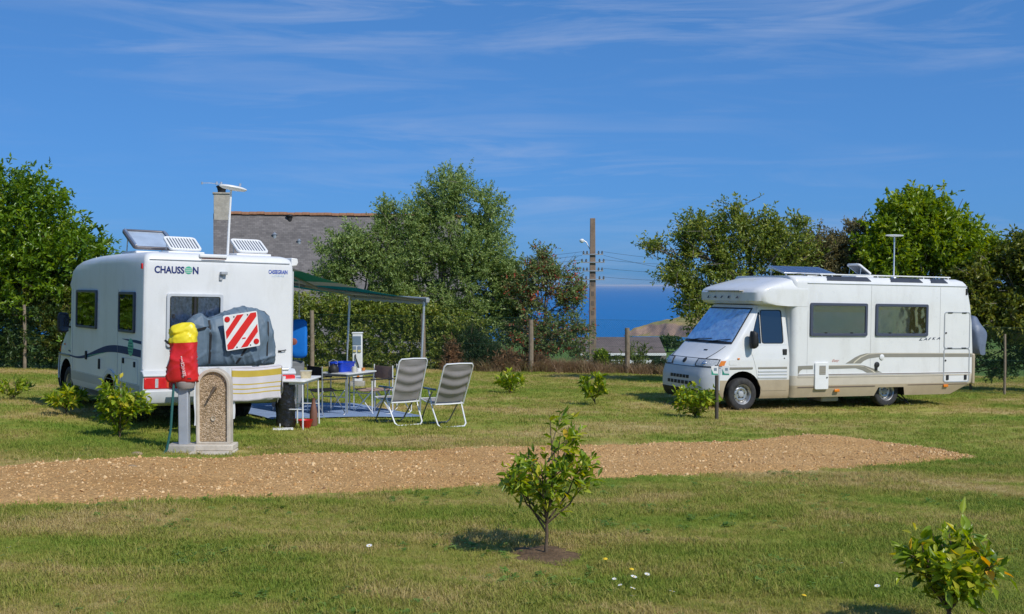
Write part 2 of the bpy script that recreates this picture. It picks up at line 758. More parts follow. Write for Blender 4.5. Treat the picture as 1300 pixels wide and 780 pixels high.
# ---- sea
sm = bpy.data.materials.new('sea_water')
sm.use_nodes = True
t = sm.node_tree
b = t.nodes['Principled BSDF']
b.inputs['Base Color'].default_value = (0.008, 0.115, 0.36, 1)
b.inputs['Roughness'].default_value = 0.55
b.inputs['Specular IOR Level'].default_value = 0.12
geo = N(t, 'ShaderNodeNewGeometry')
mpn = N(t, 'ShaderNodeMapping')
mpn.inputs['Scale'].default_value = (0.004, 0.0012, 1)
t.links.new(geo.outputs['Position'], mpn.inputs['Vector'])
nn = N(t, 'ShaderNodeTexNoise', Scale=1.0, Detail=6.0, Roughness=0.6)
t.links.new(mpn.outputs[0], nn.inputs['Vector'])
mx = N(t, 'ShaderNodeMix', data_type='RGBA')
mx.inputs[6].default_value = (0.007, 0.135, 0.36, 1)
mx.inputs[7].default_value = (0.012, 0.165, 0.42, 1)
t.links.new(nn.outputs['Fac'], mx.inputs[0])
t.links.new(mx.outputs[2], b.inputs['Base Color'])
nb = N(t, 'ShaderNodeTexNoise', Scale=0.15, Detail=5.0)
t.links.new(geo.outputs['Position'], nb.inputs['Vector'])
bp = N(t, 'ShaderNodeBump', Strength=0.5)
bp.inputs['Distance'].default_value = 0.6
t.links.new(nb.outputs['Fac'], bp.inputs['Height'])
t.links.new(bp.outputs[0], b.inputs['Normal'])
SEA = -60.0
s_x = axis(-1500, 1500, 300, (-120000, 120000), 1.5)
s_y = axis(640, 3000, 200, (500, 150000), 1.5)
sea = link_mesh('sea', grid_mesh('sea', s_x, s_y, lambda x, y: SEA + 0 * x, sm))
tag(sea, 'deep blue open sea reaching the horizon', kind='structure')

# ---- headland across the bay
hm = bpy.data.materials.new('headland_rock_and_turf')
hm.use_nodes = True
t = hm.node_tree
b = t.nodes['Principled BSDF']
b.inputs['Roughness'].default_value = 0.95
geo = N(t, 'ShaderNodeNewGeometry')
sx = N(t, 'ShaderNodeSeparateXYZ')
t.links.new(geo.outputs['Normal'], sx.inputs[0])
nz = N(t, 'ShaderNodeTexNoise', Scale=0.035, Detail=9.0, Roughness=0.72)
t.links.new(geo.outputs['Position'], nz.inputs['Vector'])
rock = N(t, 'ShaderNodeValToRGB')
e = rock.color_ramp.elements
e[0].position = 0.35
e[0].color = (0.12, 0.085, 0.08, 1)
e[1].position = 0.66
e[1].color = (0.42, 0.27, 0.18, 1)
t.links.new(nz.outputs['Fac'], rock.inputs[0])
turf = N(t, 'ShaderNodeValToRGB')
e = turf.color_ramp.elements
e[0].position = 0.38
e[0].color = (0.13, 0.16, 0.045, 1)
e[1].position = 0.62
e[1].color = (0.36, 0.25, 0.10, 1)
t.links.new(nz.outputs['Fac'], turf.inputs[0])
rr = N(t, 'ShaderNodeMapRange')
rr.inputs[1].default_value = 0.72
rr.inputs[2].default_value = 0.86
t.links.new(sx.outputs['Z'], rr.inputs[0])
mx = N(t, 'ShaderNodeMix', data_type='RGBA')
t.links.new(rr.outputs[0], mx.inputs[0])
t.links.new(rock.outputs[0], mx.inputs[6])
t.links.new(turf.outputs[0], mx.inputs[7])
t.links.new(mx.outputs[2], b.inputs['Base Color'])


def fbm(x, y, s, seed=0.0, oct=5):
    z = 0
    a = 1.0
    for k in range(oct):
        z = z + a * np.sin(x / s + seed + 1.7 * np.sin(y / s * 0.8 + seed * 2 + k)) * np.sin(y / s * 1.1 + 1.3 * seed + 1.3 * np.sin(x / s * 0.7 + k * 2.1))
        s = s * 0.52
        a *= 0.55
    return z


def headland(x, y):
    # plan outline: a tongue with its tip to the west
    d = (x - 139 + 7 * fbm(x, y, 40, 0.5)) / 95.0
    wid = 62 * np.clip(d, 0, 1.6) ** 0.45
    c = 1440 + 0.12 * (x - 139)
    e = (wid - np.abs(y - c) + 9 * fbm(x, y, 26, 2.0)) / 16.0
    inside = np.clip(np.minimum(e, d * 8), -1, 1.0)
    inside = inside * inside * (3 - 2 * np.abs(inside)) * np.sign(inside)
    top = 8 + 23 * np.clip(d, 0, 1.5) ** 1.25 + 1.6 * fbm(x, y, 30, 1.0) - 0.0035 * (y - c) ** 2
    prof = np.where(inside > 0, inside * np.maximum(top, 3), inside * 8)
    return SEA + prof + 0.9 * fbm(x, y, 9, 3.0) * np.clip(inside, 0, 1)


hd = link_mesh('headland', grid_mesh('headland', np.arange(100, 420, 1.6), np.arange(1330, 1560, 1.6), headland, hm))
tag(hd, 'rocky brown headland with a grassy top running out into the sea', kind='structure')

# ---- gravel path
P_UP = [(-16, 9.4), (-12, 10.6), (-9.2, 11.5), (-7.01, 12.34), (-6.18, 12.67), (-5.64, 12.97), (-5.09, 13.35), (-4.62, 13.82), (-4.25, 14.13), (-3.82, 14.25), (-3.38, 14.35),
        (-2.44, 14.66), (-1.51, 15.05), (-0.52, 15.5), (0.32, 15.95), (1.1, 16.41), (2.25, 16.84), (3.09, 17.11), (3.79, 17.65), (4.47, 18.0), (5.0, 17.95), (5.4, 17.5), (5.87, 16.58), (6.16, 15.66)]
P_LO = [(-12, 1.0), (-9.3, 4.6), (-7.0, 7.2), (-5.4, 8.97), (-4.85, 9.66), (-4.37, 10.04), (-3.8, 10.33), (-3.19, 10.59), (-2.55, 10.9), (-1.88, 11.24), (-1.16, 11.55), (-0.4, 11.87), (0.25, 12.3),
        (0.85, 12.7), (1.75, 13.1), (2.43, 13.48), (3.23, 13.81), (4.07, 14.17), (4.68, 14.58), (5.53, 15.04), (6.12, 15.4)]


def resample(pts, n):
    p = np.array(pts)
    d = np.r_[0, np.cumsum(np.hypot(*np.diff(p, axis=0).T))]
    s = np.linspace(0, d[-1], n)
    return np.stack([np.interp(s, d, p[:, 0]), np.interp(s, d, p[:, 1])], -1)


NU, NV = 420, 26
up = resample(P_UP, NU)
lo = resample(P_LO, NU)
ku = np.arange(NU)
up[:, 1] += 0.07 * np.sin(ku * 0.33) * np.sin(ku * 0.121 + 1) + 0.05 * rng.standard_normal(NU)
lo[:, 1] += 0.07 * np.sin(ku * 0.29 + 2) * np.sin(ku * 0.153) + 0.05 * rng.standard_normal(NU)
path_poly = [tuple(p) for p in up[::2]] + [tuple(p) for p in lo[::-2]]
vv = np.linspace(0, 1, NV + 1)
PX = up[:, None, 0] * (1 - vv) + lo[:, None, 0] * vv
PY = up[:, None, 1] * (1 - vv) + lo[:, None, 1] * vv
edge = np.clip(np.minimum(vv, 1 - vv) / 0.10, 0, 1) ** 0.6
endf = np.clip((NU - 1 - ku) / 14.0, 0, 1)[:, None]
mound = 0.05 * np.exp(-((PX - 4.5) ** 2 / 1.6 + (PY - 17.4) ** 2 / 0.5))


def path_z(x, y):
    return 0.012 * np.sin(x * 3.1 + y * 2.3) * np.sin(y * 4.1 - x) + 0.006 * np.sin(x * 9.0) * np.sin(y * 11.0)


PZ = H(PX, PY) - 0.012 + (0.034 + mound + path_z(PX, PY)) * edge * endf + 0.004 * rng.standard_normal(PX.shape) * edge


def gravel_mat(name, scale_pos=True):
    m = bpy.data.materials.new(name)
    m.use_nodes = True
    t = m.node_tree
    t.nodes.clear()
    o = N(t, 'ShaderNodeOutputMaterial')
    b = N(t, 'ShaderNodeBsdfPrincipled', Roughness=0.92)
    b.inputs['Specular IOR Level'].default_value = 0.15
    geo = N(t, 'ShaderNodeNewGeometry')
    n1 = N(t, 'ShaderNodeTexNoise', Scale=0.7, Detail=5.0, Roughness=0.6)
    n2 = N(t, 'ShaderNodeTexVoronoi', Scale=42.0)
    n3 = N(t, 'ShaderNodeTexNoise', Scale=60.0, Detail=4.0, Roughness=0.8)
    for n in (n1, n2, n3):
        t.links.new(geo.outputs['Position'], n.inputs['Vector'])
    cr = N(t, 'ShaderNodeValToRGB')
    e = cr.color_ramp.elements
    e[0].position = 0.3
    e[0].color = (0.52, 0.30, 0.112, 1)
    e[1].position = 0.72
    e[1].color = (0.63, 0.39, 0.165, 1)
    t.links.new(n1.outputs['Fac'], cr.inputs[0])
    c2 = N(t, 'ShaderNodeValToRGB')
    e = c2.color_ramp.elements
    e[0].color = (0.62, 0.58, 0.56, 1)
    e[1].color = (1.35, 1.32, 1.28, 1)
    t.links.new(n2.outputs['Color'], c2.inputs[0])
    mx = N(t, 'ShaderNodeMix', data_type='RGBA', blend_type='MULTIPLY')
    mx.inputs[0].default_value = 1.0
    t.links.new(cr.outputs[0], mx.inputs[6])
    t.links.new(c2.outputs[0], mx.inputs[7])
    t.links.new(mx.outputs[2], b.inputs['Base Color'])
    bp = N(t, 'ShaderNodeBump', Strength=0.8)
    bp.inputs['Distance'].default_value = 0.02
    ad = N(t, 'ShaderNodeMath', operation='SUBTRACT')
    t.links.new(n3.outputs['Fac'], ad.inputs[0])
    t.links.new(n2.outputs['Distance'], ad.inputs[1])
    t.links.new(ad.outputs[0], bp.inputs['Height'])
    t.links.new(bp.outputs[0], b.inputs['Normal'])
    t.links.new(b.outputs[0], o.inputs[0])
    return m


gm = gravel_mat('tan_gravel')
pv = np.stack([PX, PY, PZ], -1).reshape(-1, 3)
pf = []
W1 = NV + 1
for i in range(NU - 1):
    for j in range(NV):
        pf.append((i * W1 + j, i * W1 + j + 1, (i + 1) * W1 + j + 1, (i + 1) * W1 + j))
me = bpy.data.meshes.new('gravel_path')
me.from_pydata(pv.tolist(), [], pf)
me.materials.append(gm)
me.polygons.foreach_set('use_smooth', [True] * len(me.polygons))
if me.polygons[0].normal.z < 0:
    me.flip_normals()
gp = link_mesh('gravel_path', me)
tag(gp, 'tan gravel path crossing the lawn from the lower left and ending on the right', kind='structure')

# ---- bare soil round the two near saplings
soil = pm('bare_soil', (0.145, 0.095, 0.055), 0.95, spec=0.1, var=0.35, vscale=9, bump=0.02, bscale=30)


def soil_patch(x, y, rx, ry, seed):
    r = np.random.default_rng(seed)
    mb = MB()
    n = 36
    ph = r.uniform(0, 6.28, 4)
    rings = []
    for q, dz in ((1.0, -0.008), (0.86, 0.006), (0.6, 0.018), (0.25, 0.026)):
        ring = []
        for j in range(n):
            a = 2 * PI * j / n
            k = q * (1 + 0.22 * math.sin(2 * a + ph[0]) + 0.13 * math.sin(5 * a + ph[1]) + 0.08 * math.sin(9 * a + ph[2]))
            px, py = x + rx * k * math.cos(a), y + ry * k * math.sin(a)
            ring.append((px, py, hz(px, py) + dz + r.uniform(-.004, .004)))
        rings.append(ring)
    mb.rings(rings)
    o = mb.build('soil_patch', soil, angle=60)
    tag(o, 'bare brown soil round the foot of a small laurel', kind='structure')
    return o


SOILS = [(0.24, 8.56, 0.30, 0.30), (2.5, 6.5, 0.25, 0.25)]
for i, s in enumerate(SOILS):
    soil_patch(*s, seed=i)


# ---- scattering (grass and gravel, which nobody could count)
def scatter(name, pts, scales, coll, label, tilt=0.25, kind='stuff'):
    me = bpy.data.meshes.new(name)
    me.vertices.add(len(pts))
    me.vertices.foreach_set('co', np.asarray(pts, float).ravel())
    at = me.attributes.new('sc', 'FLOAT', 'POINT')
    at.data.foreach_set('value', np.asarray(scales, float))
    me.update()
    o = link_mesh(name, me)
    ng = bpy.data.node_groups.new(name + '_scatter', 'GeometryNodeTree')
    ng.interface.new_socket('Geometry', in_out='INPUT', socket_type='NodeSocketGeometry')
    ng.interface.new_socket('Geometry', in_out='OUTPUT', socket_type='NodeSocketGeometry')
    gi = ng.nodes.new('NodeGroupInput')
    go = ng.nodes.new('NodeGroupOutput')
    ci = ng.nodes.new('GeometryNodeCollectionInfo')
    ci.inputs['Collection'].default_value = coll
    ci.inputs['Separate Children'].default_value = True
    ci.inputs['Reset Children'].default_value = True
    ip = ng.nodes.new('GeometryNodeInstanceOnPoints')
    ip.inputs['Pick Instance'].default_value = True
    rv = ng.nodes.new('FunctionNodeRandomValue')
    rv.data_type = 'FLOAT_VECTOR'
    rv.inputs[0].default_value = (-tilt, -tilt, 0)
    rv.inputs[1].default_value = (tilt, tilt, 6.283)
    ri = ng.nodes.new('FunctionNodeRandomValue')
    ri.data_type = 'INT'
    ri.inputs[4].default_value = 0
    ri.inputs[5].default_value = len(coll.objects) - 1
    ri.inputs['Seed'].default_value = 5
    na = ng.nodes.new('GeometryNodeInputNamedAttribute')
    na.data_type = 'FLOAT'
    na.inputs['Name'].default_value = 'sc'
    K = ng.links.new
    K(gi.outputs[0], ip.inputs['Points'])
    K(ci.outputs[0], ip.inputs['Instance'])
    K(rv.outputs[0], ip.inputs['Rotation'])
    K(ri.outputs[2], ip.inputs['Instance Index'])
    K(na.outputs['Attribute'], ip.inputs['Scale'])
    K(ip.outputs[0], go.inputs[0])
    md = o.modifiers.new('scatter', 'NODES')
    md.node_group = ng
    tag(o, label, None, None, kind)
    return o


bm_ = bpy.data.materials.new('grass_blades')
bm_.use_nodes = True
t = bm_.node_tree
t.nodes.clear()
o_ = N(t, 'ShaderNodeOutputMaterial')
df = N(t, 'ShaderNodeBsdfPrincipled', Roughness=0.6)
df.inputs['Specular IOR Level'].default_value = 0.2
tr_ = N(t, 'ShaderNodeBsdfTranslucent')
gc = grass_colour(t, True)
t.links.new(gc, df.inputs['Base Color'])
t.links.new(gc, tr_.inputs['Color'])
ms_ = N(t, 'ShaderNodeMixShader')
ms_.inputs[0].default_value = 0.3
t.links.new(df.outputs[0], ms_.inputs[1])
t.links.new(tr_.outputs[0], ms_.inputs[2])
t.links.new(ms_.outputs[0], o_.inputs[0])


def tuft_mesh(seed, n, hmin, hmax, spread, wid):
    r = np.random.default_rng(seed)
    V, Fc = [], []
    for _ in range(n):
        a, q = r.uniform(0, 6.283), spread * math.sqrt(r.uniform())
        bx, by = q * math.cos(a), q * math.sin(a)
        yaw = r.uniform(0, 6.283)
        h = r.uniform(hmin, hmax)
        lean = r.uniform(0.4, 1.7) * h
        dx, dy = math.cos(yaw), math.sin(yaw)
        sx_, sy_ = -dy * wid * r.uniform(.6, 1.2), dx * wid * r.uniform(.6, 1.2)
        i = len(V)
        V += [(bx - sx_, by - sy_, -0.01), (bx + sx_, by + sy_, -0.01),
              (bx + dx * lean * .35 - sx_ * .8, by + dy * lean * .35 - sy_ * .8, h * .62), (bx + dx * lean * .35 + sx_ * .8, by + dy * lean * .35 + sy_ * .8, h * .62),
              (bx + dx * lean, by + dy * lean, h)]
        Fc += [(i, i + 1, i + 3, i + 2), (i + 2, i + 3, i + 4)]
    m = bpy.data.meshes.new('grass_tuft')
    m.from_pydata(V, [], Fc)
    m.materials.append(bm_)
    return m


def coll_of(name):
    c = bpy.data.collections.new(name)
    C.children.link(c)
    return c


def add_src(coll, name, me, loc, label):
    o = bpy.data.objects.new(name, me)
    coll.objects.link(o)
    o.location = loc
    tag(o, label, None, None, 'stuff')
    return o


tc_ = coll_of('grass_tufts')
for k in range(5):
    add_src(tc_, 'grass_tuft', tuft_mesh(k, 18, .010, .032, .055, .0016), G(-1.2 + k * .5, 9.3 + .2 * k), 'tuft of short lawn grass')
tf_ = coll_of('rough_grass_tufts')
for k in range(4):
    add_src(tf_, 'rough_grass_tuft', tuft_mesh(40 + k, 26, .015, .055, .14, .0045), G(-2 + k * .8, 30 + k), 'tuft of lawn grass')


def _sw(s, w_):
    p = CM @ Vector((4.9 - s, 2.30 + w_, 0))
    return (p.x, p.y)


MAT_POLY = [_sw(0.96, 0.0), _sw(0.96, 2.94), _sw(3.78, 2.94), _sw(3.78, 0.0)]


def free(x, y):
    ok = ~pts_in_poly(x + rng.normal(0, .05, len(x)), y + rng.normal(0, .09, len(x)), path_poly)
    for sx0, sy0, rx, ry in SOILS:
        ok &= ((x - sx0) / rx) ** 2 + ((y - sy0) / ry) ** 2 > rng.uniform(0.25, 1.3, len(x))
    for (x0, y0, x1, y1) in ((-4.0, 14.5, -3.36, 15.0), (-4.35, 14.6, -3.85, 15.0)):
        ok &= ~((x > x0) & (x < x1) & (y > y0) & (y < y1))
    for q in (MAT_POLY, ):
        ok &= ~pts_in_poly(x, y, q)
    return ok


def field(n, y0, y1, dens):
    """random points over the lawn seen from the pitch, thinning with distance"""
    y = rng.uniform(y0, y1, n * 3)
    x = rng.uniform(-1, 1, n * 3) * (y * 0.52 + 1.0)
    keep = rng.uniform(0, 1, n * 3) < dens(y) * (y * 0.52 + 1.0)
    x, y = x[keep][:n], y[keep][:n]
    k = free(x, y)
    return x[k], y[k]


x, y = field(84000, 5.0, 16.5, lambda y: 0.11 * np.exp(-(y - 5) / 6.5) * 2.2)
sc = rng.uniform(.7, 1.45, len(x)) * (1 + 0.35 * (rng.uniform(size=len(x)) < .08))
sc = sc * (0.75 + 0.4 * (np.sin(x * 1.7 + 2) * np.sin(y * 2.1) > -.2))
scatter('grass', np.stack([x, y, H(x, y)], -1), sc, tc_, 'short mown grass of the near lawn')
x, y = field(46000, 14.0, 43.0, lambda y: 0.05)
sc = rng.uniform(.5, 1.05, len(x))
scatter('grass', np.stack([x, y, H(x, y)], -1), sc, tf_, 'mown grass of the farther lawn round the motorhomes')

# broad leaved weeds and clover in loose patches
wd_ = coll_of('lawn_weeds')
wmat = leafmat('clover_leaves', [(0, (0.11, 0.21, 0.03)), (.6, (0.16, 0.27, 0.04)), (1, (0.23, 0.31, 0.07))], source='rand', rough=.55)
for k in range(3):
    r = np.random.default_rng(70 + k)
    V, Fc = [], []
    for q in range(16):
        a, rad = r.uniform(0, 6.283), r.uniform(.005, .05)
        cx, cy, cz = rad * math.cos(a), rad * math.sin(a), r.uniform(.012, .034)
        s, b = r.uniform(.007, .013), r.uniform(0, 6.283)
        i = len(V)
        V += [(cx + s * math.cos(b + j * 1.257) * (1.4 if j == 0 else 1), cy + s * math.sin(b + j * 1.257), cz + r.uniform(-.004, .004)) for j in range(5)]
        Fc.append((i, i + 1, i + 2, i + 3, i + 4))
    m = bpy.data.meshes.new('clover')
    m.from_pydata(V, [], Fc)
    m.materials.append(wmat)
    add_src(wd_, 'clover', m, G(-.8 + k * .4, 8.8 + .3 * k), 'clump of clover in the lawn')
x, y = field(9000, 5.0, 15.0, lambda y: 0.11 * np.exp(-(y - 5) / 6.5) * 2.2)
k = (np.sin(x * 2.3 + 1.2 * np.sin(y * 1.9)) * np.sin(y * 2.7 + x) + rng.normal(0, .5, len(x))) > .8
x, y = x[k], y[k]
scatter('clover_patches', np.stack([x, y, H(x, y)], -1), rng.uniform(.6, 1.2, len(x)), wd_, 'low clover and broad leaved weeds in the near lawn', .3)
# dry standing grass along the fence
dg_ = coll_of('dry_grass_tufts')
dgm = leafmat('dry_grass_blades', [(0, (0.20, 0.14, 0.08)), (.5, (0.34, 0.25, 0.15)), (.85, (0.42, 0.30, 0.20)), (1, (0.24, 0.26, 0.09))], source='rand', rough=.8, spec=.1)
for k in range(4):
    m = tuft_mesh(60 + k, 26, .14, .42, .14, .007)
    m.materials.clear()
    m.materials.append(dgm)
    add_src(dg_, 'dry_grass_tuft', m, G(.3 + k * .5, 39.3), 'tuft of dry standing grass by the fence')
x = np.r_[rng.uniform(-2.3, 8.5, 1000), rng.uniform(-.2, 2.9, 700)]
y = 39.35 + rng.normal(0, .28, len(x))
scatter('dry_grass', np.stack([x, y, H(x, y)], -1), rng.uniform(.45, 1.25, len(x)), dg_, 'dry brownish standing grass along the fence', .2)

# pebbles on the path
pc_ = coll_of('pebbles')
pebm = bpy.data.materials.new('pebble_stone')
pebm.use_nodes = True
t = pebm.node_tree
b = t.nodes['Principled BSDF']
b.inputs['Roughness'].default_value = 0.85
oi = N(t, 'ShaderNodeObjectInfo')
cr = N(t, 'ShaderNodeValToRGB')
e = cr.color_ramp.elements
e[0].color = (0.28, 0.16, 0.07, 1)
e[1].color = (0.76, 0.54, 0.29, 1)
for p, c in ((0.3, (0.50, 0.28, 0.10)), (0.6, (0.61, 0.39, 0.175)), (0.88, (0.68, 0.48, 0.25))):
    q = e.new(p)
    q.color = (*c, 1)
t.links.new(oi.outputs['Random'], cr.inputs[0])
t.links.new(cr.outputs[0], b.inputs['Base Color'])
for k in range(4):
    r = np.random.default_rng(k + 90)
    bmx = bmesh.new()
    bmesh.ops.create_icosphere(bmx, subdivisions=1, radius=.5)
    for v in bmx.verts:
        v.co = Vector((v.co.x * r.uniform(.8, 1.25), v.co.y * r.uniform(.7, 1.1), v.co.z * r.uniform(.45, .8)))
    m = bpy.data.meshes.new('pebble')
    bmx.to_mesh(m)
    bmx.free()
    m.materials.append(pebm)
    o = add_src(pc_, 'pebble', m, (0.8 * k - 1, 13.6 + .3 * k, hz(0.8 * k - 1, 13.6 + .3 * k) + .03), 'small stone of the gravel path')
    o.scale = (.03, .03, .03)
i0 = rng.integers(60, NU - 2, 26000)
v0 = rng.uniform(-0.012, 1.012, 26000)
fi = np.clip(v0, 0, 1) * NV
j0 = np.clip(fi.astype(int), 0, NV - 1)
x = up[i0, 0] * (1 - v0) + lo[i0, 0] * v0 + rng.uniform(-.05, .05, len(i0))
y = up[i0, 1] * (1 - v0) + lo[i0, 1] * v0
z = PZ[i0, j0] * (1 - fi + j0) + PZ[i0, j0 + 1] * (fi - j0)
scatter('gravel', np.stack([x, y, np.maximum(z, H(x, y))], -1), np.clip(rng.lognormal(-4.32, .55, len(x)), .005, .06), pc_, 'loose tan gravel stones lying on the path', 3.0)

# three larger stones
stm = pm('pale_stone', (0.30, 0.22, 0.13), 0.9, var=0.25, vscale=20, bump=0.004, bscale=30)
for (x, y, s, lab) in ((-4.53, 14.22, .055, 'rounded tan stone on the grass left of the grey service post'), (-4.14, 12.86, .045, 'flat whitish stone lying on the gravel path'),
                       (-3.36, 15.1, .035, 'small orange brown stone right of the fountain slab')):
    bmx = bmesh.new()
    bmesh.ops.create_icosphere(bmx, subdivisions=2, radius=s)
    for v in bmx.verts:
        d = 1 + .12 * math.sin(v.co.x / s * 2.3 + s * 90) + .1 * math.sin(v.co.y / s * 3.1)
        v.co = Vector((v.co.x * 1.2 * d, v.co.y * .9 * d, v.co.z * .6 * d))
    m = bpy.data.meshes.new('stone')
    bmx.to_mesh(m)
    bmx.free()
    m.materials.append(stm)
    finish(m, 50)
    o = link_mesh('stone', m, None, G(x, y, s * .15))
    tag(o, lab, 'stone', 'larger stones by the path')

# daisies and small yellow flowers in the near grass
dw = pm('daisy_white', (0.8, 0.8, 0.78), 0.7)
dy = pm('flower_yellow', (0.75, 0.5, 0.02), 0.7)
stg = pm('flower_stem', (0.10, 0.17, 0.03), 0.7)


def flower(kind):
    root = empty(kind)
    MB().tube([(0, 0, 0), (.004, .002, .03), (.002, 0, .055)], .0012, 4).build('stem', stg, root)
    if kind == 'daisy':
        mb = MB()
        for k in range(11):
            a = 2 * PI * k / 11
            c, s = math.cos(a), math.sin(a)
            mb._f([mb.bm.verts.new((c * .003 + .002 - s * .0016, s * .003 + c * .0016, .056)), mb.bm.verts.new((c * .003 + .002 + s * .0016, s * .003 - c * .0016, .056)),
                   mb.bm.verts.new((c * .014 + .002 + s * .0026, s * .014 - c * .0026, .059)), mb.bm.verts.new((c * .014 + .002 - s * .0026, s * .014 + c * .0026, .059))])
        mb.build('petals', dw, root)
        MB().lathe([(0, .0605), (.003, .0595), (.004, .057)], (.002, 0, 0), n=8).build('flower_centre', dy, root)
    else:
        MB().lathe([(0, .064), (.008, .062), (.013, .058), (.005, .055)], (.002, 0, 0), n=9).build('petals', dy, root)
    return root


d0 = flower('daisy')
y0_ = flower('yellow_flower')
for i, (x, y) in enumerate([(0.66, 7.63), (0.73, 7.31), (0.74, 7.05), (0.70, 7.46), (0.87, 7.70), (0.96, 7.17), (2.31, 8.2), (2.31, 7.42), (0.76, 7.57), (1.15, 7.08), (-3.46, 8.14), (-1.01, 8.36)]):
    o = d0 if i == 0 else copy_tree(d0)
    o.location = G(x, y)
    o.rotation_euler = (0.3, 0, i * 1.7)
    s = 1.0 + .25 * (i % 3)
    o.scale = (s, s, s)
    tag(o, {6: 'white daisy alone on the lawn level with the top of the nearest young laurel', 7: 'white daisy alone on the lawn left of the nearest young laurel', 9: 'white daisy nearest the bottom edge of the lawn, right of the daisy cluster',
            10: 'white daisy alone at the far left of the near lawn', 11: 'white daisy alone on the lawn left of the young laurel in brown soil'}.get(i, 'small white daisy in the loose cluster right of the young laurel in brown soil'), 'daisy', 'daisies in the lawn')
for i, (x, y) in enumerate([(0.64, 8.12), (0.78, 7.81), (1.75, 7.09)]):
    o = y0_ if i == 0 else copy_tree(y0_)
    o.location = G(x, y)
    o.rotation_euler = (0.2, 0, i)
    o.scale = (1.3, 1.3, 1.3)
    tag(o, ('small yellow flower just right of the brown soil patch', 'small yellow flower above the daisy cluster', 'small yellow flower near the bottom edge left of the nearest laurel')[i], 'flower', 'yellow flowers in the lawn')

# ================================================================== VEGETATION
def unit(v):
    return v / (np.linalg.norm(v, axis=-1, keepdims=True) + 1e-9)


def leaves_mesh(name, P, D, Ln, ratio, tint, mat, r, droop=0.0):
    """folded leaves: 4 vertices, 2 triangles each"""
    n = len(P)
    D = unit(D)
    rv = unit(r.standard_normal((n, 3)) + np.array([0, 0, 1.1]))   # preferred leaf normal: upward
    S = unit(np.cross(D, rv))
    Nn = np.cross(S, D)
    Wd = Ln * ratio * 0.5
    fold = Ln * 0.10
    mid = P + D * (Ln * .48)[:, None]
    a = P
    b = mid + S * Wd[:, None] + Nn * fold[:, None]
    c = P + D * Ln[:, None] - Nn * (Ln * droop)[:, None]
    d = mid - S * Wd[:, None] + Nn * fold[:, None]
    V = np.stack([a, b, c, d], 1).reshape(-1, 3)
    me = bpy.data.meshes.new(name)
    me.vertices.add(4 * n)
    me.vertices.foreach_set('co', V.ravel())
    i = np.arange(n) * 4
    F3 = np.stack([i, i + 1, i + 2, i, i + 2, i + 3], -1).ravel()
    me.loops.add(6 * n)
    me.loops.foreach_set('vertex_index', F3)
    me.polygons.add(2 * n)
    me.polygons.foreach_set('loop_start', np.arange(2 * n) * 3)
    at = me.attributes.new('tint', 'FLOAT', 'POINT')
    at.data.foreach_set('value', np.repeat(tint, 4))
    me.update(calc_edges=True)
    me.materials.append(mat)
    return me


def crown_points(blobs, n_twigs, per, r, twig_len, gap, gfreq, shell=2.4, up_=0.35):
    """twigs spread through blobs (mostly near their outside), leaves set along each twig"""
    B = np.array([b[:6] for b in blobs], float)
    wts = np.array([b[3] * b[4] * b[5] for b in blobs]) ** 0.72
    wts /= wts.sum()
    m = int(n_twigs * 2.6)
    k = r.choice(len(B), m, p=wts)
    d = unit(r.standard_normal((m, 3)))
    d[:, 2] = np.where(d[:, 2] < -0.55, -d[:, 2], d[:, 2])
    rad = r.uniform(0, 1, m) ** (1 / shell) * r.uniform(.88, 1.14, m) * np.where(r.uniform(0, 1, m) < .10, r.uniform(1.02, 1.34, m), 1.0)
    P = B[k, :3] + d * B[k, 3:] * rad[:, None]
    g = (np.sin(P[:, 0] * gfreq + 1.3 + k) + np.sin(P[:, 1] * gfreq * .9 + 2.1) + np.sin(P[:, 2] * gfreq * 1.2 + .4 * k)
         + .7 * np.sin(P[:, 0] * gfreq * 2.3 + P[:, 2] * gfreq * 1.9))
    keep = g > gap
    P, d = P[keep][:n_twigs], d[keep][:n_twigs]
    td = unit(d * np.array([1, 1, .7]) + r.standard_normal(P.shape) * .55 + np.array([0, 0, up_]))
    s = r.uniform(-.5, .5, (len(P), per))
    LP = (P[:, None] + td[:, None] * (s * twig_len)[..., None]).reshape(-1, 3)
    LD = (td[:, None] * .7 + r.standard_normal((len(P), per, 3)) * .75).reshape(-1, 3)
    tw = np.repeat(r.uniform(0, 1, len(P)), per)
    return P, td, LP, LD, tw


def branch_mesh(base, top, blobs, r0, r, nb=2, lean=0.3):
    mb = MB()
    base = Vector(base)
    top = Vector(top)
    mid = base.lerp(top, .5) + Vector((r.uniform(-.12, .12), r.uniform(-.12, .12), 0))
    mb.tube([base - Vector((0, 0, .15)), base + Vector((0, 0, .05)), mid, top], [r0 * 1.35, r0, r0 * .75, r0 * .5], 8)
    for b in blobs:
        c = Vector(b[:3])
        s = base.lerp(top, r.uniform(.35, 1.0))
        m1 = s.lerp(c, .5) + Vector((r.uniform(-.15, .15), r.uniform(-.15, .15), .12))
        rr = r0 * .42
        mb.tube([s, m1, c], [rr, rr * .7, rr * .35], 6)
        for _ in range(nb):
            e = c + Vector((r.uniform(-1, 1) * b[3], r.uniform(-1, 1) * b[4], r.uniform(-.4, 1) * b[5])) * .9
            q = m1.lerp(c, r.uniform(0, 1))
            mb.tube([q, q.lerp(e, .5) + Vector((0, 0, .06)), e], [rr * .45, rr * .3, rr * .12], 5)
    return mb


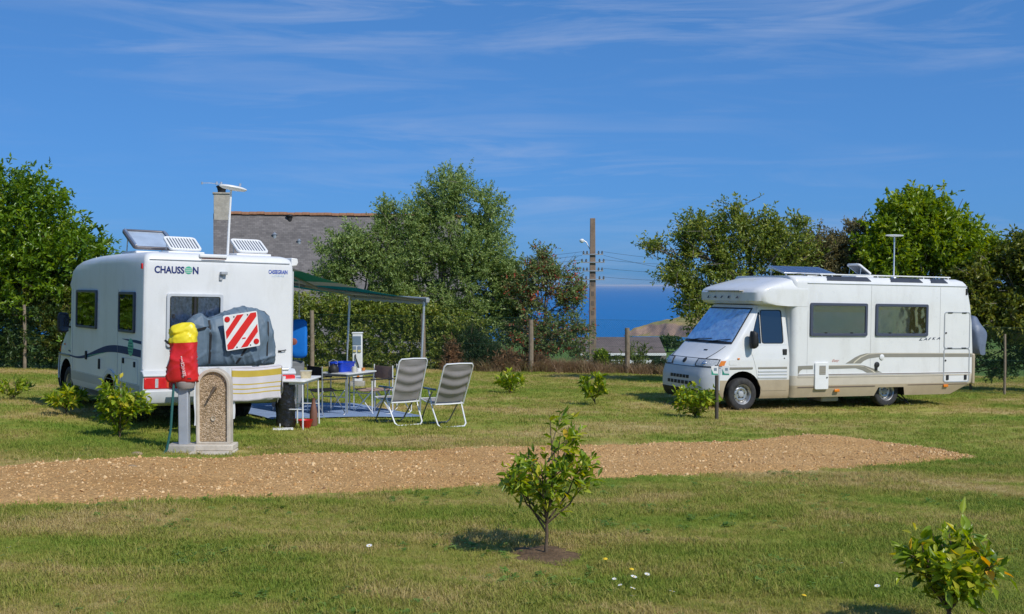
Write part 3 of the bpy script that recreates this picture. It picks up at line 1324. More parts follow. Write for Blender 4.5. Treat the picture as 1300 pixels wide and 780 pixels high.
def tree(name, label, cat, base, top, blobs, twigs, per, leaf, ratio, mat, bark, r0=.1, group=None, seed=1,
         twig_len=.35, gap=-.7, gfreq=2.0, shell=2.4, nb=2, droop=.1, up_=.35, part='crown'):
    r = np.random.default_rng(seed)
    b0 = Vector(base)
    root = empty(name, b0)
    tag(root, label, cat, group)
    lb = [tuple(np.array(b[:3]) - np.array(base)) + tuple(b[3:]) for b in blobs]
    twigs = int(twigs * TWK)
    leaf = leaf * LFK
    P, td, LP, LD, tw = crown_points(lb, twigs, per, r, twig_len, gap, gfreq, shell, up_)
    Ln = leaf * r.uniform(.65, 1.25, len(LP))
    tint = np.clip(.62 * tw + .38 * r.uniform(0, 1, len(LP)), 0, 1)
    me = leaves_mesh(part, LP, LD, Ln, ratio, tint, mat, r, droop)
    link_mesh(part, me, root)
    mb = branch_mesh((0, 0, 0), Vector(top) - b0, lb, r0, r, nb)
    # fine twigs that carry the leaves
    mb.build('trunk', bark, root, angle=50)
    mb = MB()
    for k in range(0, len(P), max(1, len(P) // 260)):
        p, d = Vector(P[k]), Vector(td[k])
        mb.tube([p - d * twig_len * .7, p + d * twig_len * .5], [.012, .004], 3, caps=False)
    tag(mb.build('twigs', bark, root, angle=None), kind='stuff')
    return root


TWK, LFK = 1.9, 1.32
bark_grey = pm('bark_grey', (0.19, 0.165, 0.135), 0.95, spec=.1, var=.35, vscale=12, bump=.02, bscale=25)
bark_brown = pm('bark_brown', (0.10, 0.07, 0.045), 0.95, spec=.1, var=.35, vscale=14, bump=.01, bscale=40)

lm_laurel = leafmat('laurel_leaves', [(0, (0.047, 0.102, 0.011)), (.35, (0.108, 0.206, 0.015)), (.75, (0.194, 0.309, 0.022)), (1, (0.322, 0.393, 0.037))], rough=.3, spec=.5)
lm_willow = leafmat('grey_green_leaves', [(0, (0.111, 0.166, 0.044)), (.4, (0.205, 0.297, 0.081)), (.8, (0.329, 0.423, 0.137)), (1, (0.474, 0.528, 0.191))], rough=.45)
lm_red = leafmat('red_green_leaves', [(0, (0.110, 0.166, 0.048)), (.5, (0.199, 0.276, 0.089)), (.70, (0.265, 0.287, 0.110)), (.80, (0.40, 0.085, 0.05)), (1, (0.62, 0.12, 0.06))], rough=.5)
lm_apple = leafmat('open_tree_leaves', [(0, (0.082, 0.129, 0.022)), (.4, (0.182, 0.247, 0.041)), (.8, (0.308, 0.353, 0.067)), (1, (0.500, 0.424, 0.090))], rough=.4)
lm_olive = leafmat('olive_leaves', [(0, (0.096, 0.099, 0.042)), (.5, (0.184, 0.168, 0.067)), (1, (0.320, 0.240, 0.088))], rough=.6)
lm_bright = leafmat('bright_leaves', [(0, (0.089, 0.160, 0.011)), (.5, (0.209, 0.311, 0.018)), (1, (0.369, 0.426, 0.036))], rough=.38)
lm_yell = leafmat('yellow_green_leaves', [(0, (0.060, 0.093, 0.012)), (.5, (0.158, 0.195, 0.027)), (1, (0.315, 0.300, 0.053))], rough=.42)
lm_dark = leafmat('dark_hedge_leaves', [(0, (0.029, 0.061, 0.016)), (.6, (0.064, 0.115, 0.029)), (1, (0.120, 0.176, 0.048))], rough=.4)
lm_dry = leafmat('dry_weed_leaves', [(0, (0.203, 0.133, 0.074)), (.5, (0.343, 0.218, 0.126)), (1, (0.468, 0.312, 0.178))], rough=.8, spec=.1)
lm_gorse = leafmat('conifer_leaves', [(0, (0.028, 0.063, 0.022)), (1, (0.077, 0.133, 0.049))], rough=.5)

# ---- left: tall laurel tree with its lower hedge
gx, gy = -16.5, 35.6
tree('laurel_tree', 'tall dense glossy green laurel tree behind the fence at the left edge', 'tree', G(gx, gy), G(gx, gy, 4),
     [(-18.2, 35.5, 1.9, 2.6, 2.2, 2.4), (-16.4, 35.4, 3.3, 2.4, 2.0, 2.1), (-14.7, 35.2, 3.0, 1.8, 1.7, 2.0), (-13.4, 35.3, 1.8, 1.7, 1.6, 1.8), (-15.6, 34.9, 1.4, 2.6, 1.6, 2.0),
      (-19.5, 36, 3.6, 2.6, 2.2, 2.2), (-13.1, 35.6, .6, 1.4, 1.4, 1.5)],
     3400, 11, .135, .42, lm_laurel, bark_brown, .2, seed=11, twig_len=.42, gap=-1.15, gfreq=1.7, shell=3.2)
tree('hedge_bush', 'yellowish green loose bush in front of the foot of the tall laurel', 'bush', G(-12.6, 34.5), G(-12.6, 34.5, 1.2),
     [(-12.4, 34.7, .9, 1.0, .6, .9), (-13.6, 34.5, .3, 1.2, .5, .8), (-11.6, 35.3, .5, 1.0, .5, 1.1), (-14.8, 34.5, .9, 1.1, .5, .8), (-16.0, 34.6, .4, 1.1, .5, .9)],
     1300, 11, .09, .28, lm_yell, bark_brown, .05, seed=14, twig_len=.35, gap=-1.1, gfreq=3, nb=1, up_=.8, part='foliage')
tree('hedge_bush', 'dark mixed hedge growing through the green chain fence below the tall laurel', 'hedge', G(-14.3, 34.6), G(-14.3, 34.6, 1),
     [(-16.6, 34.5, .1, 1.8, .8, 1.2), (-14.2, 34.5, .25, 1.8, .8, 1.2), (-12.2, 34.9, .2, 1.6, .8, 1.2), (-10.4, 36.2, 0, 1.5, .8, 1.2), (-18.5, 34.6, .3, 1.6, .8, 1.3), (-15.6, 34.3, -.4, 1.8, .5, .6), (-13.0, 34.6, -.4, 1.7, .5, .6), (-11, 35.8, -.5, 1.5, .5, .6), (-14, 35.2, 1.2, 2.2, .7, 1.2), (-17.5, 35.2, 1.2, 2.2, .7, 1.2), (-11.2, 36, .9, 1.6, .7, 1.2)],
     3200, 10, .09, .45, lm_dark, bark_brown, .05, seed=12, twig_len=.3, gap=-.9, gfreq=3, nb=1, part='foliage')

tree('laurel_tree', 'broad laurel reaching in from beyond the left edge of the photograph', 'tree', G(-17.6, 27.5), G(-17.6, 27.5, 3),
     [(-17.4, 25.0, 1.5, 2.0, 2.2, 2.3), (-17.8, 28.0, 1.8, 2.0, 2.2, 2.6), (-18.2, 31.0, 1.8, 2.0, 2.2, 2.6), (-16.6, 27.0, .4, 1.4, 2.6, 1.3)],
     1500, 10, .16, .42, lm_laurel, bark_brown, .18, seed=13, twig_len=.42, gap=-1.3, gfreq=1.7, shell=3.2)
# ---- middle: big loose grey green tree, its left neighbour and the hedge below
tree('willow_tree', 'tall loose grey green tree with small leaves behind the awning', 'tree', G(-2.6, 41.4), G(-2.4, 41.4, 4.2),
     [(-2.1, 41.4, 4.35, 1.05, 1.2, 1.45), (-1.0, 41.4, 3.6, 1.0, 1.2, 1.5), (-3.3, 41.3, 3.2, 1.15, 1.2, 1.5), (-1.6, 41.0, 2.1, 1.9, 1.4, 1.7), (-3.8, 41.0, 1.5, 1.7, 1.4, 1.5),
      (-.6, 41.2, 1.4, 1.1, 1.2, 1.5), (-2.2, 40.8, .4, 2.6, 1.2, 1.4), (-.35, 41.0, .3, .9, .8, 1.3), (-.2, 41.2, 1.5, .8, .8, 1.0), (.15, 41.0, .1, .6, .6, 1.1), (-4.4, 41.4, 4.0, .45, .5, .75), (-2.9, 41.4, 4.6, .5, .6, .8)],
     4300, 12, .082, .40, lm_willow, bark_grey, .15, seed=21, twig_len=.42, gap=-.85, gfreq=2.6, shell=2.0, nb=4)
tree('willow_tree', 'lower spreading tree with pale bare branches in front of the slate roof', 'tree', G(-5.4, 41.0), G(-5.3, 41, 2.4),
     [(-5.8, 41, 3.0, 1.0, 1.0, .8), (-5.0, 41, 2.4, 1.2, 1.0, 1.0), (-6.1, 40.8, 1.7, .9, .9, .9), (-5.0, 40.6, .8, 1.6, 1.0, 1.2), (-4.5, 41, 3.3, .6, .6, .6)],
     1250, 10, .085, .42, lm_willow, bark_grey, .11, seed=22, twig_len=.4, gap=-.3, gfreq=3.0, shell=2.0, nb=5)
tree('hedge_bush', 'dense green hedge behind the awning poles and folding table', 'hedge', G(-5.0, 39.9), G(-5, 39.9, 1),
     [(-9.2, 39.7, -.1, 1.4, .7, 1.3), (-7.3, 39.8, .1, 1.4, .7, 1.4), (-5.4, 39.8, .1, 1.5, .7, 1.35), (-3.6, 39.8, .0, 1.5, .7, 1.3), (-1.9, 39.9, -.25, 1.3, .6, 1.1), (-8.2, 39.6, -.9, 1.7, .5, .6), (-5.6, 39.6, -.95, 1.7, .5, .6), (-3.2, 39.6, -1.0, 1.6, .5, .6), (-1.4, 39.7, -1.05, 1.1, .4, .5)],
     2700, 11, .085, .5, lm_apple, bark_brown, .05, seed=23, twig_len=.3, gap=-1.0, gfreq=3, nb=1, part='foliage')
tree('conifer_bush', 'small feathery blue green bush left of the red leaved tree at the fence', 'bush', G(-1.25, 39.5), G(-1.25, 39.5, .8),
     [(-1.3, 39.5, -.5, .6, .5, .75), (-.7, 39.5, -.75, .45, .4, .5)], 420, 12, .08, .2, lm_gorse, bark_brown, .03, seed=24, twig_len=.3, gap=-1.4, gfreq=3, nb=1, up_=1.0)
tree('cherry_tree', 'small open tree with reddish autumn leaves beside the grey pole', 'tree', G(1.1, 40.3), G(1.15, 40.3, 2.6),
     [(.75, 40.3, 2.2, .8, .8, .85), (1.55, 40.3, 2.1, .75, .8, .8), (.4, 40.2, 1.1, .8, .8, .9), (1.4, 40.2, .9, 1.0, .8, .9), (2.15, 40.3, 1.2, .5, .6, .7), (.9, 40.1, .05, 1.3, .7, .7), (2.1, 40.1, .1, .6, .6, .7), (.6, 40.0, -.6, 1.1, .5, .6), (1.7, 40.0, -.65, 1.0, .5, .6)],
     1150, 9, .085, .42, lm_red, bark_grey, .06, seed=25, twig_len=.45, gap=.1, gfreq=3.6, shell=1.9, nb=7)
for i, (x, y, s, lab) in enumerate(((0.1, 39.2, .55, 'dry tan heap of cut straw coloured weeds at the foot of the fence'), (2.3, 39.2, .42, 'brown withered bramble clump under the red leaved tree'),
                                    (1.35, 39.3, .38, 'low reddish brown weeds right of the grey fence post'), (-1.95, 39.25, .6, 'withered rusty brown small conifer behind the grey recliners'))):
    if i in (1, 2):
        continue
    tree('dry_weeds', lab, 'weeds', G(x, y), G(x, y, s * .6), [(x - s * .6 * (i < 3), y, hz(x, y) + s * .25, s * .9 if i < 3 else s * .45, s * .5, s * (.7 if i < 3 else 1.3)), (x + s * .9 * (i < 3), y, hz(x, y) + s * .2, s * 1.0 if i < 3 else s * .4, s * .5, s * .6)], 190, 9, .17, .10, lm_dry, bark_brown, .012, seed=30 + i,
         group='dry weeds along the fence', twig_len=.4, gap=-1.5, gfreq=3, nb=1, up_=1.6, shell=1.3, part='foliage')
tree('round_bush', 'small rounded green bush left of the wooden fence post', 'bush', G(3.0, 39.6), G(3.0, 39.6, .6),
     [(3.0, 39.6, -.86, .20, .22, .30)], 330, 11, .07, .5, lm_bright, bark_brown, .03, seed=35, twig_len=.18, gap=-1.8, gfreq=3, nb=1, part='foliage')
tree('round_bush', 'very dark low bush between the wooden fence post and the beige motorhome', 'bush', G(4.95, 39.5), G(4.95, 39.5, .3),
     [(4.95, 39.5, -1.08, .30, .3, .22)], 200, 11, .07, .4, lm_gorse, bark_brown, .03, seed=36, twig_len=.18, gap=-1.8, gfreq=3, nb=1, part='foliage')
tree('tall_weeds', 'sparse tall pale green weeds beside the wooden fence post', 'weeds', G(4.3, 39.7), G(4.3, 39.7, .9),
     [(4.2, 39.7, -.85, .45, .3, .5), (3.45, 39.7, -1.05, .3, .3, .35)], 34, 9, .10, .3, lm_yell, stg, .012, seed=37, twig_len=.45, gap=-1.8, gfreq=3, nb=3, up_=1.4, part='foliage')

# ---- right: the row behind the second motorhome
tree('apple_tree', 'open spreading tree with long leafy branches over the cab of the beige skirted motorhome', 'tree', G(7.2, 33.4), G(6.6, 33.4, 3.0),
     [(4.0, 33.2, 2.75, .45, .5, .22), (4.9, 33.2, 2.6, .5, .6, .35), (4.6, 33.2, 1.95, .5, .6, .42), (5.3, 33.3, 3.15, .75, .8, .55), (5.7, 33.4, 2.2, 1.0, .9, .8), (6.5, 33.5, 3.4, .85, .8, .75), (6.6, 33.3, 2.3, 1.2, 1.0, .9),
      (7.6, 33.6, 3.1, .9, .9, .7), (5.1, 33.2, 1.2, .5, .6, .8), (6.2, 33.2, .8, 1.4, .9, 1.4), (7.7, 33.4, 1.9, 1.3, .9, 1.2), (8.2, 33.6, 3.4, .4, .4, .3)],
     1700, 10, .088, .44, lm_apple, bark_grey, .13, seed=41, twig_len=.62, gap=.12, gfreq=3.6, shell=1.9, nb=7)
tree('olive_bush', 'dull olive brown bush between the open tree and the bright green tree', 'bush', G(9.2, 34.0), G(9.2, 34, 2.4),
     [(8.8, 34, 2.3, 1.1, .9, 1.0), (9.7, 34, 2.5, .8, .9, .8), (9.1, 33.6, 1.0, 1.6, .8, 1.4), (9.9, 34, 3.1, .5, .5, .45)],
     1000, 11, .08, .4, lm_olive, bark_grey, .08, seed=42, twig_len=.35, gap=-.6, gfreq=3.2, shell=2.2, nb=3)
tree('ash_tree', 'bright fresh green dense tree rising above the rear of the beige and white motorhome', 'tree', G(11.6, 33.4), G(11.5, 33.4, 3.2),
     [(11.0, 33.2, 3.2, 1.0, 1.0, .95), (11.9, 33.2, 3.3, .9, 1.0, .9), (10.6, 33.2, 2.2, 1.2, 1.0, 1.1), (12.3, 33.2, 2.4, 1.2, 1.0, 1.1), (11.4, 32.8, 1.4, 2.0, 1.0, 1.5), (13.2, 33.2, 2.3, .7, .8, .8), (11.4, 33.3, 4.0, .5, .5, .35)],
     1900, 11, .12, .46, lm_bright, bark_grey, .15, seed=43, twig_len=.42, gap=-.75, gfreq=2.6, shell=2.6, nb=3)
tree('sycamore_tree', 'yellowish green bushy tree with bare lower twigs at the far right above the green fence', 'tree', G(14.2, 32.4), G(14, 32.4, 2.6),
     [(13.6, 32.0, 1.5, 1.0, .9, 1.1), (14.2, 31.8, 2.0, 1.0, .9, .9), (13.1, 32, .6, .9, .7, .9), (14.6, 31.8, .8, 1.2, .8, 1.1), (15.2, 32, 2.0, 1.2, .9, 1.0), (13.9, 32.2, 2.6, .7, .7, .5), (12.5, 32.2, 1.4, .7, .7, .9), (15, 32.2, -.1, 1.0, .7, .9)],
     1550, 10, .12, .42, lm_yell, bark_grey, .12, seed=44, twig_len=.48, gap=-.4, gfreq=2.8, shell=2.1, nb=6)
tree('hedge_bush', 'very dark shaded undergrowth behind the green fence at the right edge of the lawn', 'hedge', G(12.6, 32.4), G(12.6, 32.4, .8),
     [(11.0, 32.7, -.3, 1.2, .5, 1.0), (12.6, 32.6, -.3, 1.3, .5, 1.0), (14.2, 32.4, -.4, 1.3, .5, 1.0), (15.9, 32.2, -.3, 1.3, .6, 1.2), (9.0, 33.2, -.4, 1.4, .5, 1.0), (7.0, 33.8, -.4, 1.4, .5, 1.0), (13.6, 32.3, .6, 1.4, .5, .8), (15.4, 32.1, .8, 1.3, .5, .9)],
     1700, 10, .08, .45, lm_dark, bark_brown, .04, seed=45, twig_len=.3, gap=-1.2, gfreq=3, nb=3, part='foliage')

# ---- far trees seen beyond the low building
for i, (x, y, rx, rz_, lab) in enumerate(((23.0, 230, 1.4, 1.5, 'small dark tree far off below the headland nearest the wooden fence post'), (31.0, 235, 3.2, 1.5, 'long dark far clump of trees above the bright green field'),
                                          (27.0, 232, 1.0, 1.0, 'smallest far off tree between the two dark clumps'))):
    z0 = hz(x, y)
    tree('far_tree', lab, 'tree', (x, y, z0), (x, y, z0 + rz_), [(x, y, z0 + rz_ * 1.1, rx, rx * .8, rz_), (x + rx * .5, y, z0 + rz_ * .8, rx * .6, rx * .6, rz_ * .7)], 300, 9, .30, .6, lm_dark, bark_brown, .2, seed=50 + i,
         group='far trees by the field', twig_len=.5, gap=-1.2, gfreq=1.2, nb=1)

# ---- young laurels planted in the lawn
leaf_obj_mat = leafmat('young_laurel_leaves', [(0, (0.086, 0.162, 0.012)), (.3, (0.190, 0.304, 0.022)), (.72, (0.365, 0.446, 0.039)), (.955, (0.519, 0.504, 0.050)), (1, (0.900, 0.493, 0.056))], source='rand', rough=.34, transl=.40, spec=.55)
leaf_att_mat = leafmat('young_laurel_foliage', [(0, (0.098, 0.178, 0.013)), (.4, (0.224, 0.334, 0.020)), (.8, (0.406, 0.469, 0.037)), (1, (0.672, 0.584, 0.062))], rough=.36, transl=.42, spec=.45)


def leaf_variant(seed):
    r = np.random.default_rng(seed)
    wd = r.uniform(.17, .22)
    bend = r.uniform(.05, .28)
    fold = r.uniform(.05, .10)
    prof = [(0, .04), (.14, .10), (.38, .98), (.62, 1.0), (.84, .62), (1, .05)]
    V, Fc = [], []
    for t_, w_ in prof:
        zc = -bend * t_ * t_ + .03 * math.sin(t_ * 7 + seed)
        for s in (-1, 0, 1):
            V.append((t_, s * w_ * wd, zc + (abs(s) * fold * w_)))
    for i in range(len(prof) - 1):
        for s in (0, 1):
            a = i * 3 + s
            Fc.append((a, a + 1, a + 4, a + 3))
    m = bpy.data.meshes.new('leaf')
    m.from_pydata(V, [], Fc)
    m.materials.append(leaf_obj_mat)
    finish(m, 80)
    return m


LEAFV = [leaf_variant(s) for s in range(6)]
bark_sap = pm('sapling_bark', (0.13, 0.095, 0.065), .9, spec=.15, var=.3, vscale=30, bump=.004, bscale=80)


def laurel(x, y, hgt, wid, n, leaf, label, seed, single=True, trunk=.22, nst=6, lean=0.0):
    r = np.random.default_rng(seed)
    base = G(x, y)
    root = empty('laurel_sapling', base)
    tag(root, label, 'sapling', 'young laurels planted in the lawn')
    mb = MB()
    t0 = Vector((lean * .3 * hgt, 0, trunk * hgt))
    mb.tube([(0, 0, -.05), (0.004, 0, .02), t0 * .5 + Vector((.008, .004, 0)), t0], [.017, .014, .012, .010] if hgt > .5 else [.012, .01, .008, .007], 7)
    tips = []
    for k in range(nst):
        a = 2 * PI * k / nst + r.uniform(-.5, .5)
        q = .0 if k == 0 else r.uniform(.55, 1.0)
        hh = hgt * (1.0 if k == 0 else r.uniform(.62, .93)) * (1 if q < .8 else .9)
        tip = Vector((lean * hgt + math.cos(a) * wid * .5 * q, math.sin(a) * wid * .5 * q, hh * .93))
        st = t0 * r.uniform(.55, 1)
        m1 = st.lerp(tip, .45) + Vector((math.cos(a) * .04, math.sin(a) * .04, -.02))
        pts = [st, m1, tip]
        mb.tube(pts, [.008, .006, .003], 5)
        tips.append(pts)
        for _ in range(2):
            s2 = m1.lerp(tip, r.uniform(0, .5))
            b = a + r.uniform(-1.1, 1.1)
            e = s2 + Vector((math.cos(b) * wid * .24, math.sin(b) * wid * .24, r.uniform(.05, .2) * hgt))
            mb.tube([s2, s2.lerp(e, .5) + Vector((0, 0, .01)), e], [.005, .004, .002], 4)
            tips.append([s2, s2.lerp(e, .5), e])
    mb.build('stem', bark_sap, root, angle=60)
    LP, LD, LN = [], [], []
    for k in range(n):
        pts = tips[k % len(tips)]
        u = r.uniform(.08, 1.0) ** .9
        p = pts[0].lerp(pts[1], u * 2) if u < .5 else pts[1].lerp(pts[2], u * 2 - 1)
        if p.z < hgt * (trunk + .02):
            p.z = hgt * (trunk + r.uniform(.02, .2))
        td = (pts[2] - pts[1]).normalized()
        a = k * 2.4 + r.uniform(-.5, .5)
        o1 = td.orthogonal().normalized()
        o2 = td.cross(o1)
        side = o1 * math.cos(a) + o2 * math.sin(a)
        upk = .9 if u > .85 else .45
        d = (side + td * upk + Vector((0, 0, .18))).normalized()
        LP.append(p)
        LD.append(d)
        LN.append(leaf * r.uniform(.65, 1.15) * (1 if u < .9 else .85))
    if single:
        for k in range(n):
            d = LD[k]
            nrm = (Vector((0, 0, 1)) + Vector(r.uniform(-.6, .6, 3))).normalized()
            yv = nrm.cross(d).normalized()
            zv = d.cross(yv)
            M = Matrix((d, yv, zv)).transposed().to_4x4()
            M.translation = LP[k]
            o = bpy.data.objects.new('leaf', LEAFV[k % 6])
            C.objects.link(o)
            o.parent = root
            o.location = LP[k]
            o.rotation_euler = M.to_euler()
            o.scale = (LN[k],) * 3
    if single and n >= 300:
        # beyond 300 leaves the rest is one part
        k2 = int(n * 1.7)
        ii = r.integers(0, n, k2)
        P2 = np.array(LP)[ii] + r.normal(0, leaf * .34, (k2, 3))
        D2 = np.array(LD)[ii] + r.normal(0, .45, (k2, 3))
        me = leaves_mesh('foliage', P2, D2, np.array(LN)[ii] * .88, .36, r.uniform(0, 1, k2), leaf_att_mat, r, .15)
        tag(link_mesh('foliage', me, root), kind='stuff')
    if not single:
        me = leaves_mesh('foliage', np.array(LP), np.array(LD), np.array(LN), .36, r.uniform(0, 1, n), leaf_att_mat, r, .15)
        o = link_mesh('foliage', me, root)
    return root


laurel(0.24, 8.54, 1.10, .60, 300, .102, 'young laurel with a bare stem standing in brown soil on the near lawn', 61, True, .27, 12, .03)
laurel(2.42, 6.52, .62, .44, 300, .112, 'nearest young laurel, cut off by the bottom edge at the right', 62, True, .28, 11)
laurel(-5.36, 16.1, .95, .64, 300, .14, 'bushy bright young laurel by the rear corner of the motorhome with the red tail light', 63, True, .08, 10)
laurel(3.4, 21.87, .70, .80, 300, .145, 'wide young laurel before the front bumper, beside the dark marker post', 64, True, .05, 11)
laurel(-7.17, 18.94, .52, .62, 260, .15, 'small young laurel beside the front wheel of the left motorhome', 65, False, .2, 6)
laurel(-7.5, 20.4, .55, .45, 200, .14, 'small reddish green young laurel just behind another, by the skirt of the left motorhome', 69, False, .2, 5)
laurel(-9.14, 21.63, .46, .62, 240, .13, 'dull young laurel nearest the left edge of the lawn', 66, False, .15, 7)
laurel(-0.04, 27.35, .60, .66, 300, .17, 'young laurel alone on the far lawn in front of the pale fence post', 67, False, .05, 6)
laurel(1.7, 24.26, .74, .56, 300, .17, 'young laurel on the far lawn between the recliners and the second motorhome', 68, False, .18, 6)

# ================================================================== BACKGROUND STRUCTURES
wood_post = pm('weathered_wood', (0.24, 0.195, 0.145), .9, spec=.1, var=.25, vscale=9, bump=.004, bscale=50)
wire_green = pm('green_wire', (0.015, 0.07, 0.05), .5)


def fence(pts, label, posts, hgt=1.75, step=.075):
    root = empty('chain_link_fence', G(*pts[0]))
    tag(root, label, 'fence', 'fences round the lawn')
    o0 = root.location
    mb = MB()
    for (ax_, ay_), (bx_, by_) in zip(pts[:-1], pts[1:]):
        ln = math.hypot(bx_ - ax_, by_ - ay_)
        n = int((ln + hgt) / step)

        def P(s, h_):
            k = s / ln
            x, y = ax_ + (bx_ - ax_) * k, ay_ + (by_ - ay_) * k
            return G(x, y, .03 + h_) - o0
        for sgn in (1, -1):
            for k in range(n):
                s0 = k * step - (0 if sgn < 0 else hgt)
                h0, s1, h1 = 0.0, s0 + hgt, hgt
                if sgn < 0:
                    s0, s1 = s0, s0 - hgt
                sa, sb, ha, hb = s0, s1, 0.0, hgt
                # clip to the bay
                if sa < 0:
                    ha += (0 - sa) / (sb - sa) * hgt if sb != sa else 0
                    sa = 0
                if sa > ln:
                    ha += (sa - ln) / (sa - sb) * hgt
                    sa = ln
                if sb > ln:
                    hb -= (sb - ln) / hgt * hgt
                    sb = ln
                if sb < 0:
                    hb -= (0 - sb) / hgt * hgt
                    sb = 0
                if hb - ha > .05:
                    mb.tube([P(sa, ha), P(sb, hb)], .0016, 3, caps=False)
        for h_ in (0.02, hgt * .5, hgt):
            mb.tube([P(0, h_), P(ln * .5, h_), P(ln, h_)], .003, 4)
    ch = mb.build('chain_link', wire_green, root, angle=None)
    tag(ch, kind='stuff')
    for (x, y, h_, r_) in posts:
        MB().tube([G(x, y, -.2) - o0, G(x, y, h_ * .5) - o0 + Vector((.01, 0, 0)), G(x, y, h_) - o0], [r_, r_ * .97, r_ * .93], 9).build('post', wood_post, root, bevel=.005)
    return root


fence([(-20, 33.5), (-14, 33.9), (-9.5, 37.4)], 'green chain link fence in front of the tall laurel at the left of the lawn', [(-14, 33.9, 1.85, .05)])
fence([(-9.5, 38.9), (-6.6, 39.1), (0.62, 38.9), (3.81, 39.1), (7.6, 38.6)], 'fence of round wooden posts with green chain link across the middle behind the motorhomes',
      [(-6.62, 39.05, 1.9, .075), (-2.94, 38.95, 1.85, .08), (0.62, 38.85, 1.72, .085), (3.81, 39.05, 1.52, .085)])
fence([(9.0, 31.9), (12.9, 31.2), (17, 30.6)], 'green chain link fence before the dark undergrowth at the right edge', [(11.1, 31.5, 1.6, .035), (13.0, 31.15, 1.6, .035), (14.9, 30.85, 1.6, .035)])

# ---- slate roofed house behind the middle trees
slate = bpy.data.materials.new('slate_roof')
slate.use_nodes = True
t = slate.node_tree
b = t.nodes['Principled BSDF']
b.inputs['Roughness'].default_value = .75
b.inputs['Specular IOR Level'].default_value = .25
tcn = N(t, 'ShaderNodeTexCoord')
br = N(t, 'ShaderNodeTexBrick', Scale=1.0)
br.inputs['Color1'].default_value = (0.125, 0.118, 0.118, 1)
br.inputs['Color2'].default_value = (0.180, 0.170, 0.168, 1)
br.inputs['Mortar'].default_value = (0.105, 0.10, 0.10, 1)
br.inputs['Brick Width'].default_value = .22
br.inputs['Row Height'].default_value = .12
br.inputs['Mortar Size'].default_value = .008
nz = N(t, 'ShaderNodeTexNoise', Scale=1.3, Detail=7.0, Roughness=.7)
mx = N(t, 'ShaderNodeMix', data_type='RGBA', blend_type='MULTIPLY')
mx.inputs[0].default_value = .8
cr = N(t, 'ShaderNodeValToRGB')
cr.color_ramp.elements[0].position = .3
cr.color_ramp.elements[0].color = (.72, .70, .68, 1)
cr.color_ramp.elements[1].position = .7
cr.color_ramp.elements[1].color = (1.25, 1.2, 1.15, 1)
t.links.new(tcn.outputs['UV'], br.inputs['Vector'])
t.links.new(tcn.outputs['Object'], nz.inputs['Vector'])
t.links.new(nz.outputs['Fac'], cr.inputs[0])
t.links.new(br.outputs['Color'], mx.inputs[6])
t.links.new(cr.outputs[0], mx.inputs[7])
t.links.new(mx.outputs[2], b.inputs['Base Color'])
render_wall = pm('rendered_wall', (0.42, 0.39, 0.33), .9, spec=.1, var=.12, vscale=2, bump=.004, bscale=60)
ridge_m = pm('ridge_tile', (0.25, 0.13, 0.075), .85, spec=.15, var=.3, vscale=5)
zinc = pm('zinc', (0.42, 0.45, 0.48), .45, metal=.6)
conc = pm('concrete', (0.40, 0.37, 0.32), .9, spec=.15, var=.22, vscale=5, bump=.004, bscale=60)
dark_m = pm('dark_rubber', (0.018, 0.018, 0.019), .6, spec=.3)

hx, hy = -8.5, 60.0
hb = Vector((-15.15 + 6.65 * math.cos(.245), 60 + 6.65 * math.sin(.245), -3.2))
house = empty('house', hb, .245)
tag(house, 'house with a wide dark slate roof, orange ridge and tall chimney behind the left motorhome', 'house')
hl, hr = -15.15 - hx, -2.4 - hx          # gable ends
eave_z, ridge_z, half = 1.95, 8.52, 5.6
MB().prism([(-half, .0), (half, 0), (half, eave_z), (0, ridge_z - .25), (-half, eave_z)], lambda u, v, w_: (w_, u, v), hl + .12, hr - .12).build('wall', render_wall, house)
for sgn in (-1, 1):
    mb = MB()
    sl = math.hypot(half + .3, ridge_z - eave_z + .35)
    P0 = Vector((0, sgn * (half + .3), eave_z - .30))
    P1 = Vector((0, sgn * .03, ridge_z))
    nn_ = (P1 - P0).cross(Vector((1, 0, 0))).normalized() * sgn
    if nn_.z < 0:
        nn_ = -nn_
    c8 = []
    for off in (0, -.14):
        for p in (P0, P1):
            for xx in (hl, hr):
                c8.append(mb.bm.verts.new(Vector((xx, 0, 0)) + p + nn_ * off))
    for f in ((0, 1, 3, 2), (4, 6, 7, 5), (0, 4, 5, 1), (2, 3, 7, 6), (0, 2, 6, 4), (1, 5, 7, 3)):
        mb._f([c8[i] for i in f])
    o = mb.build('roof', slate, house, angle=None)
    uv = o.data.uv_layers.new(name='UVMap')
    for lp in o.data.loops:
        co = o.data.vertices[lp.vertex_index].co
        uv.data[lp.index].uv = (co.x, (co - P0).dot((P1 - P0).normalized()))
ridge_me = MB().prism([(math.cos(a) * .17, math.sin(a) * .15 - .05) for a in [PI * k / 6 for k in range(7)]], lambda u, v, w_: (w_, u, v), 0, .375).mesh('ridge_tile', ridge_m)
for k in range(35):
    o = bpy.data.objects.new('ridge_tile', ridge_me)
    C.objects.link(o)
    o.parent = house
    o.location = (hl + .65 + k * .38, 0, ridge_z + .03 + .012 * math.sin(k * 2.1))
    o.rotation_euler = (0, .02 * math.sin(k), 0)
ch = MB().box((hl + .42, 0, ridge_z + .1), (.80, .62, 1.75)).build('chimney', conc, house, bevel=.02)
MB().box((hl + .42, 0, ridge_z + 1.02), (.9, .72, .08)).build('chimney_cap', conc, ch, bevel=.01)
MB().lathe([(.0, .38), (.22, .36), (.30, .30), (.24, .25), (.2, .1), (.2, 0)], (hl + .42, 0, ridge_z + 1.065), n=14).build('chimney_pot', dark_m, ch)


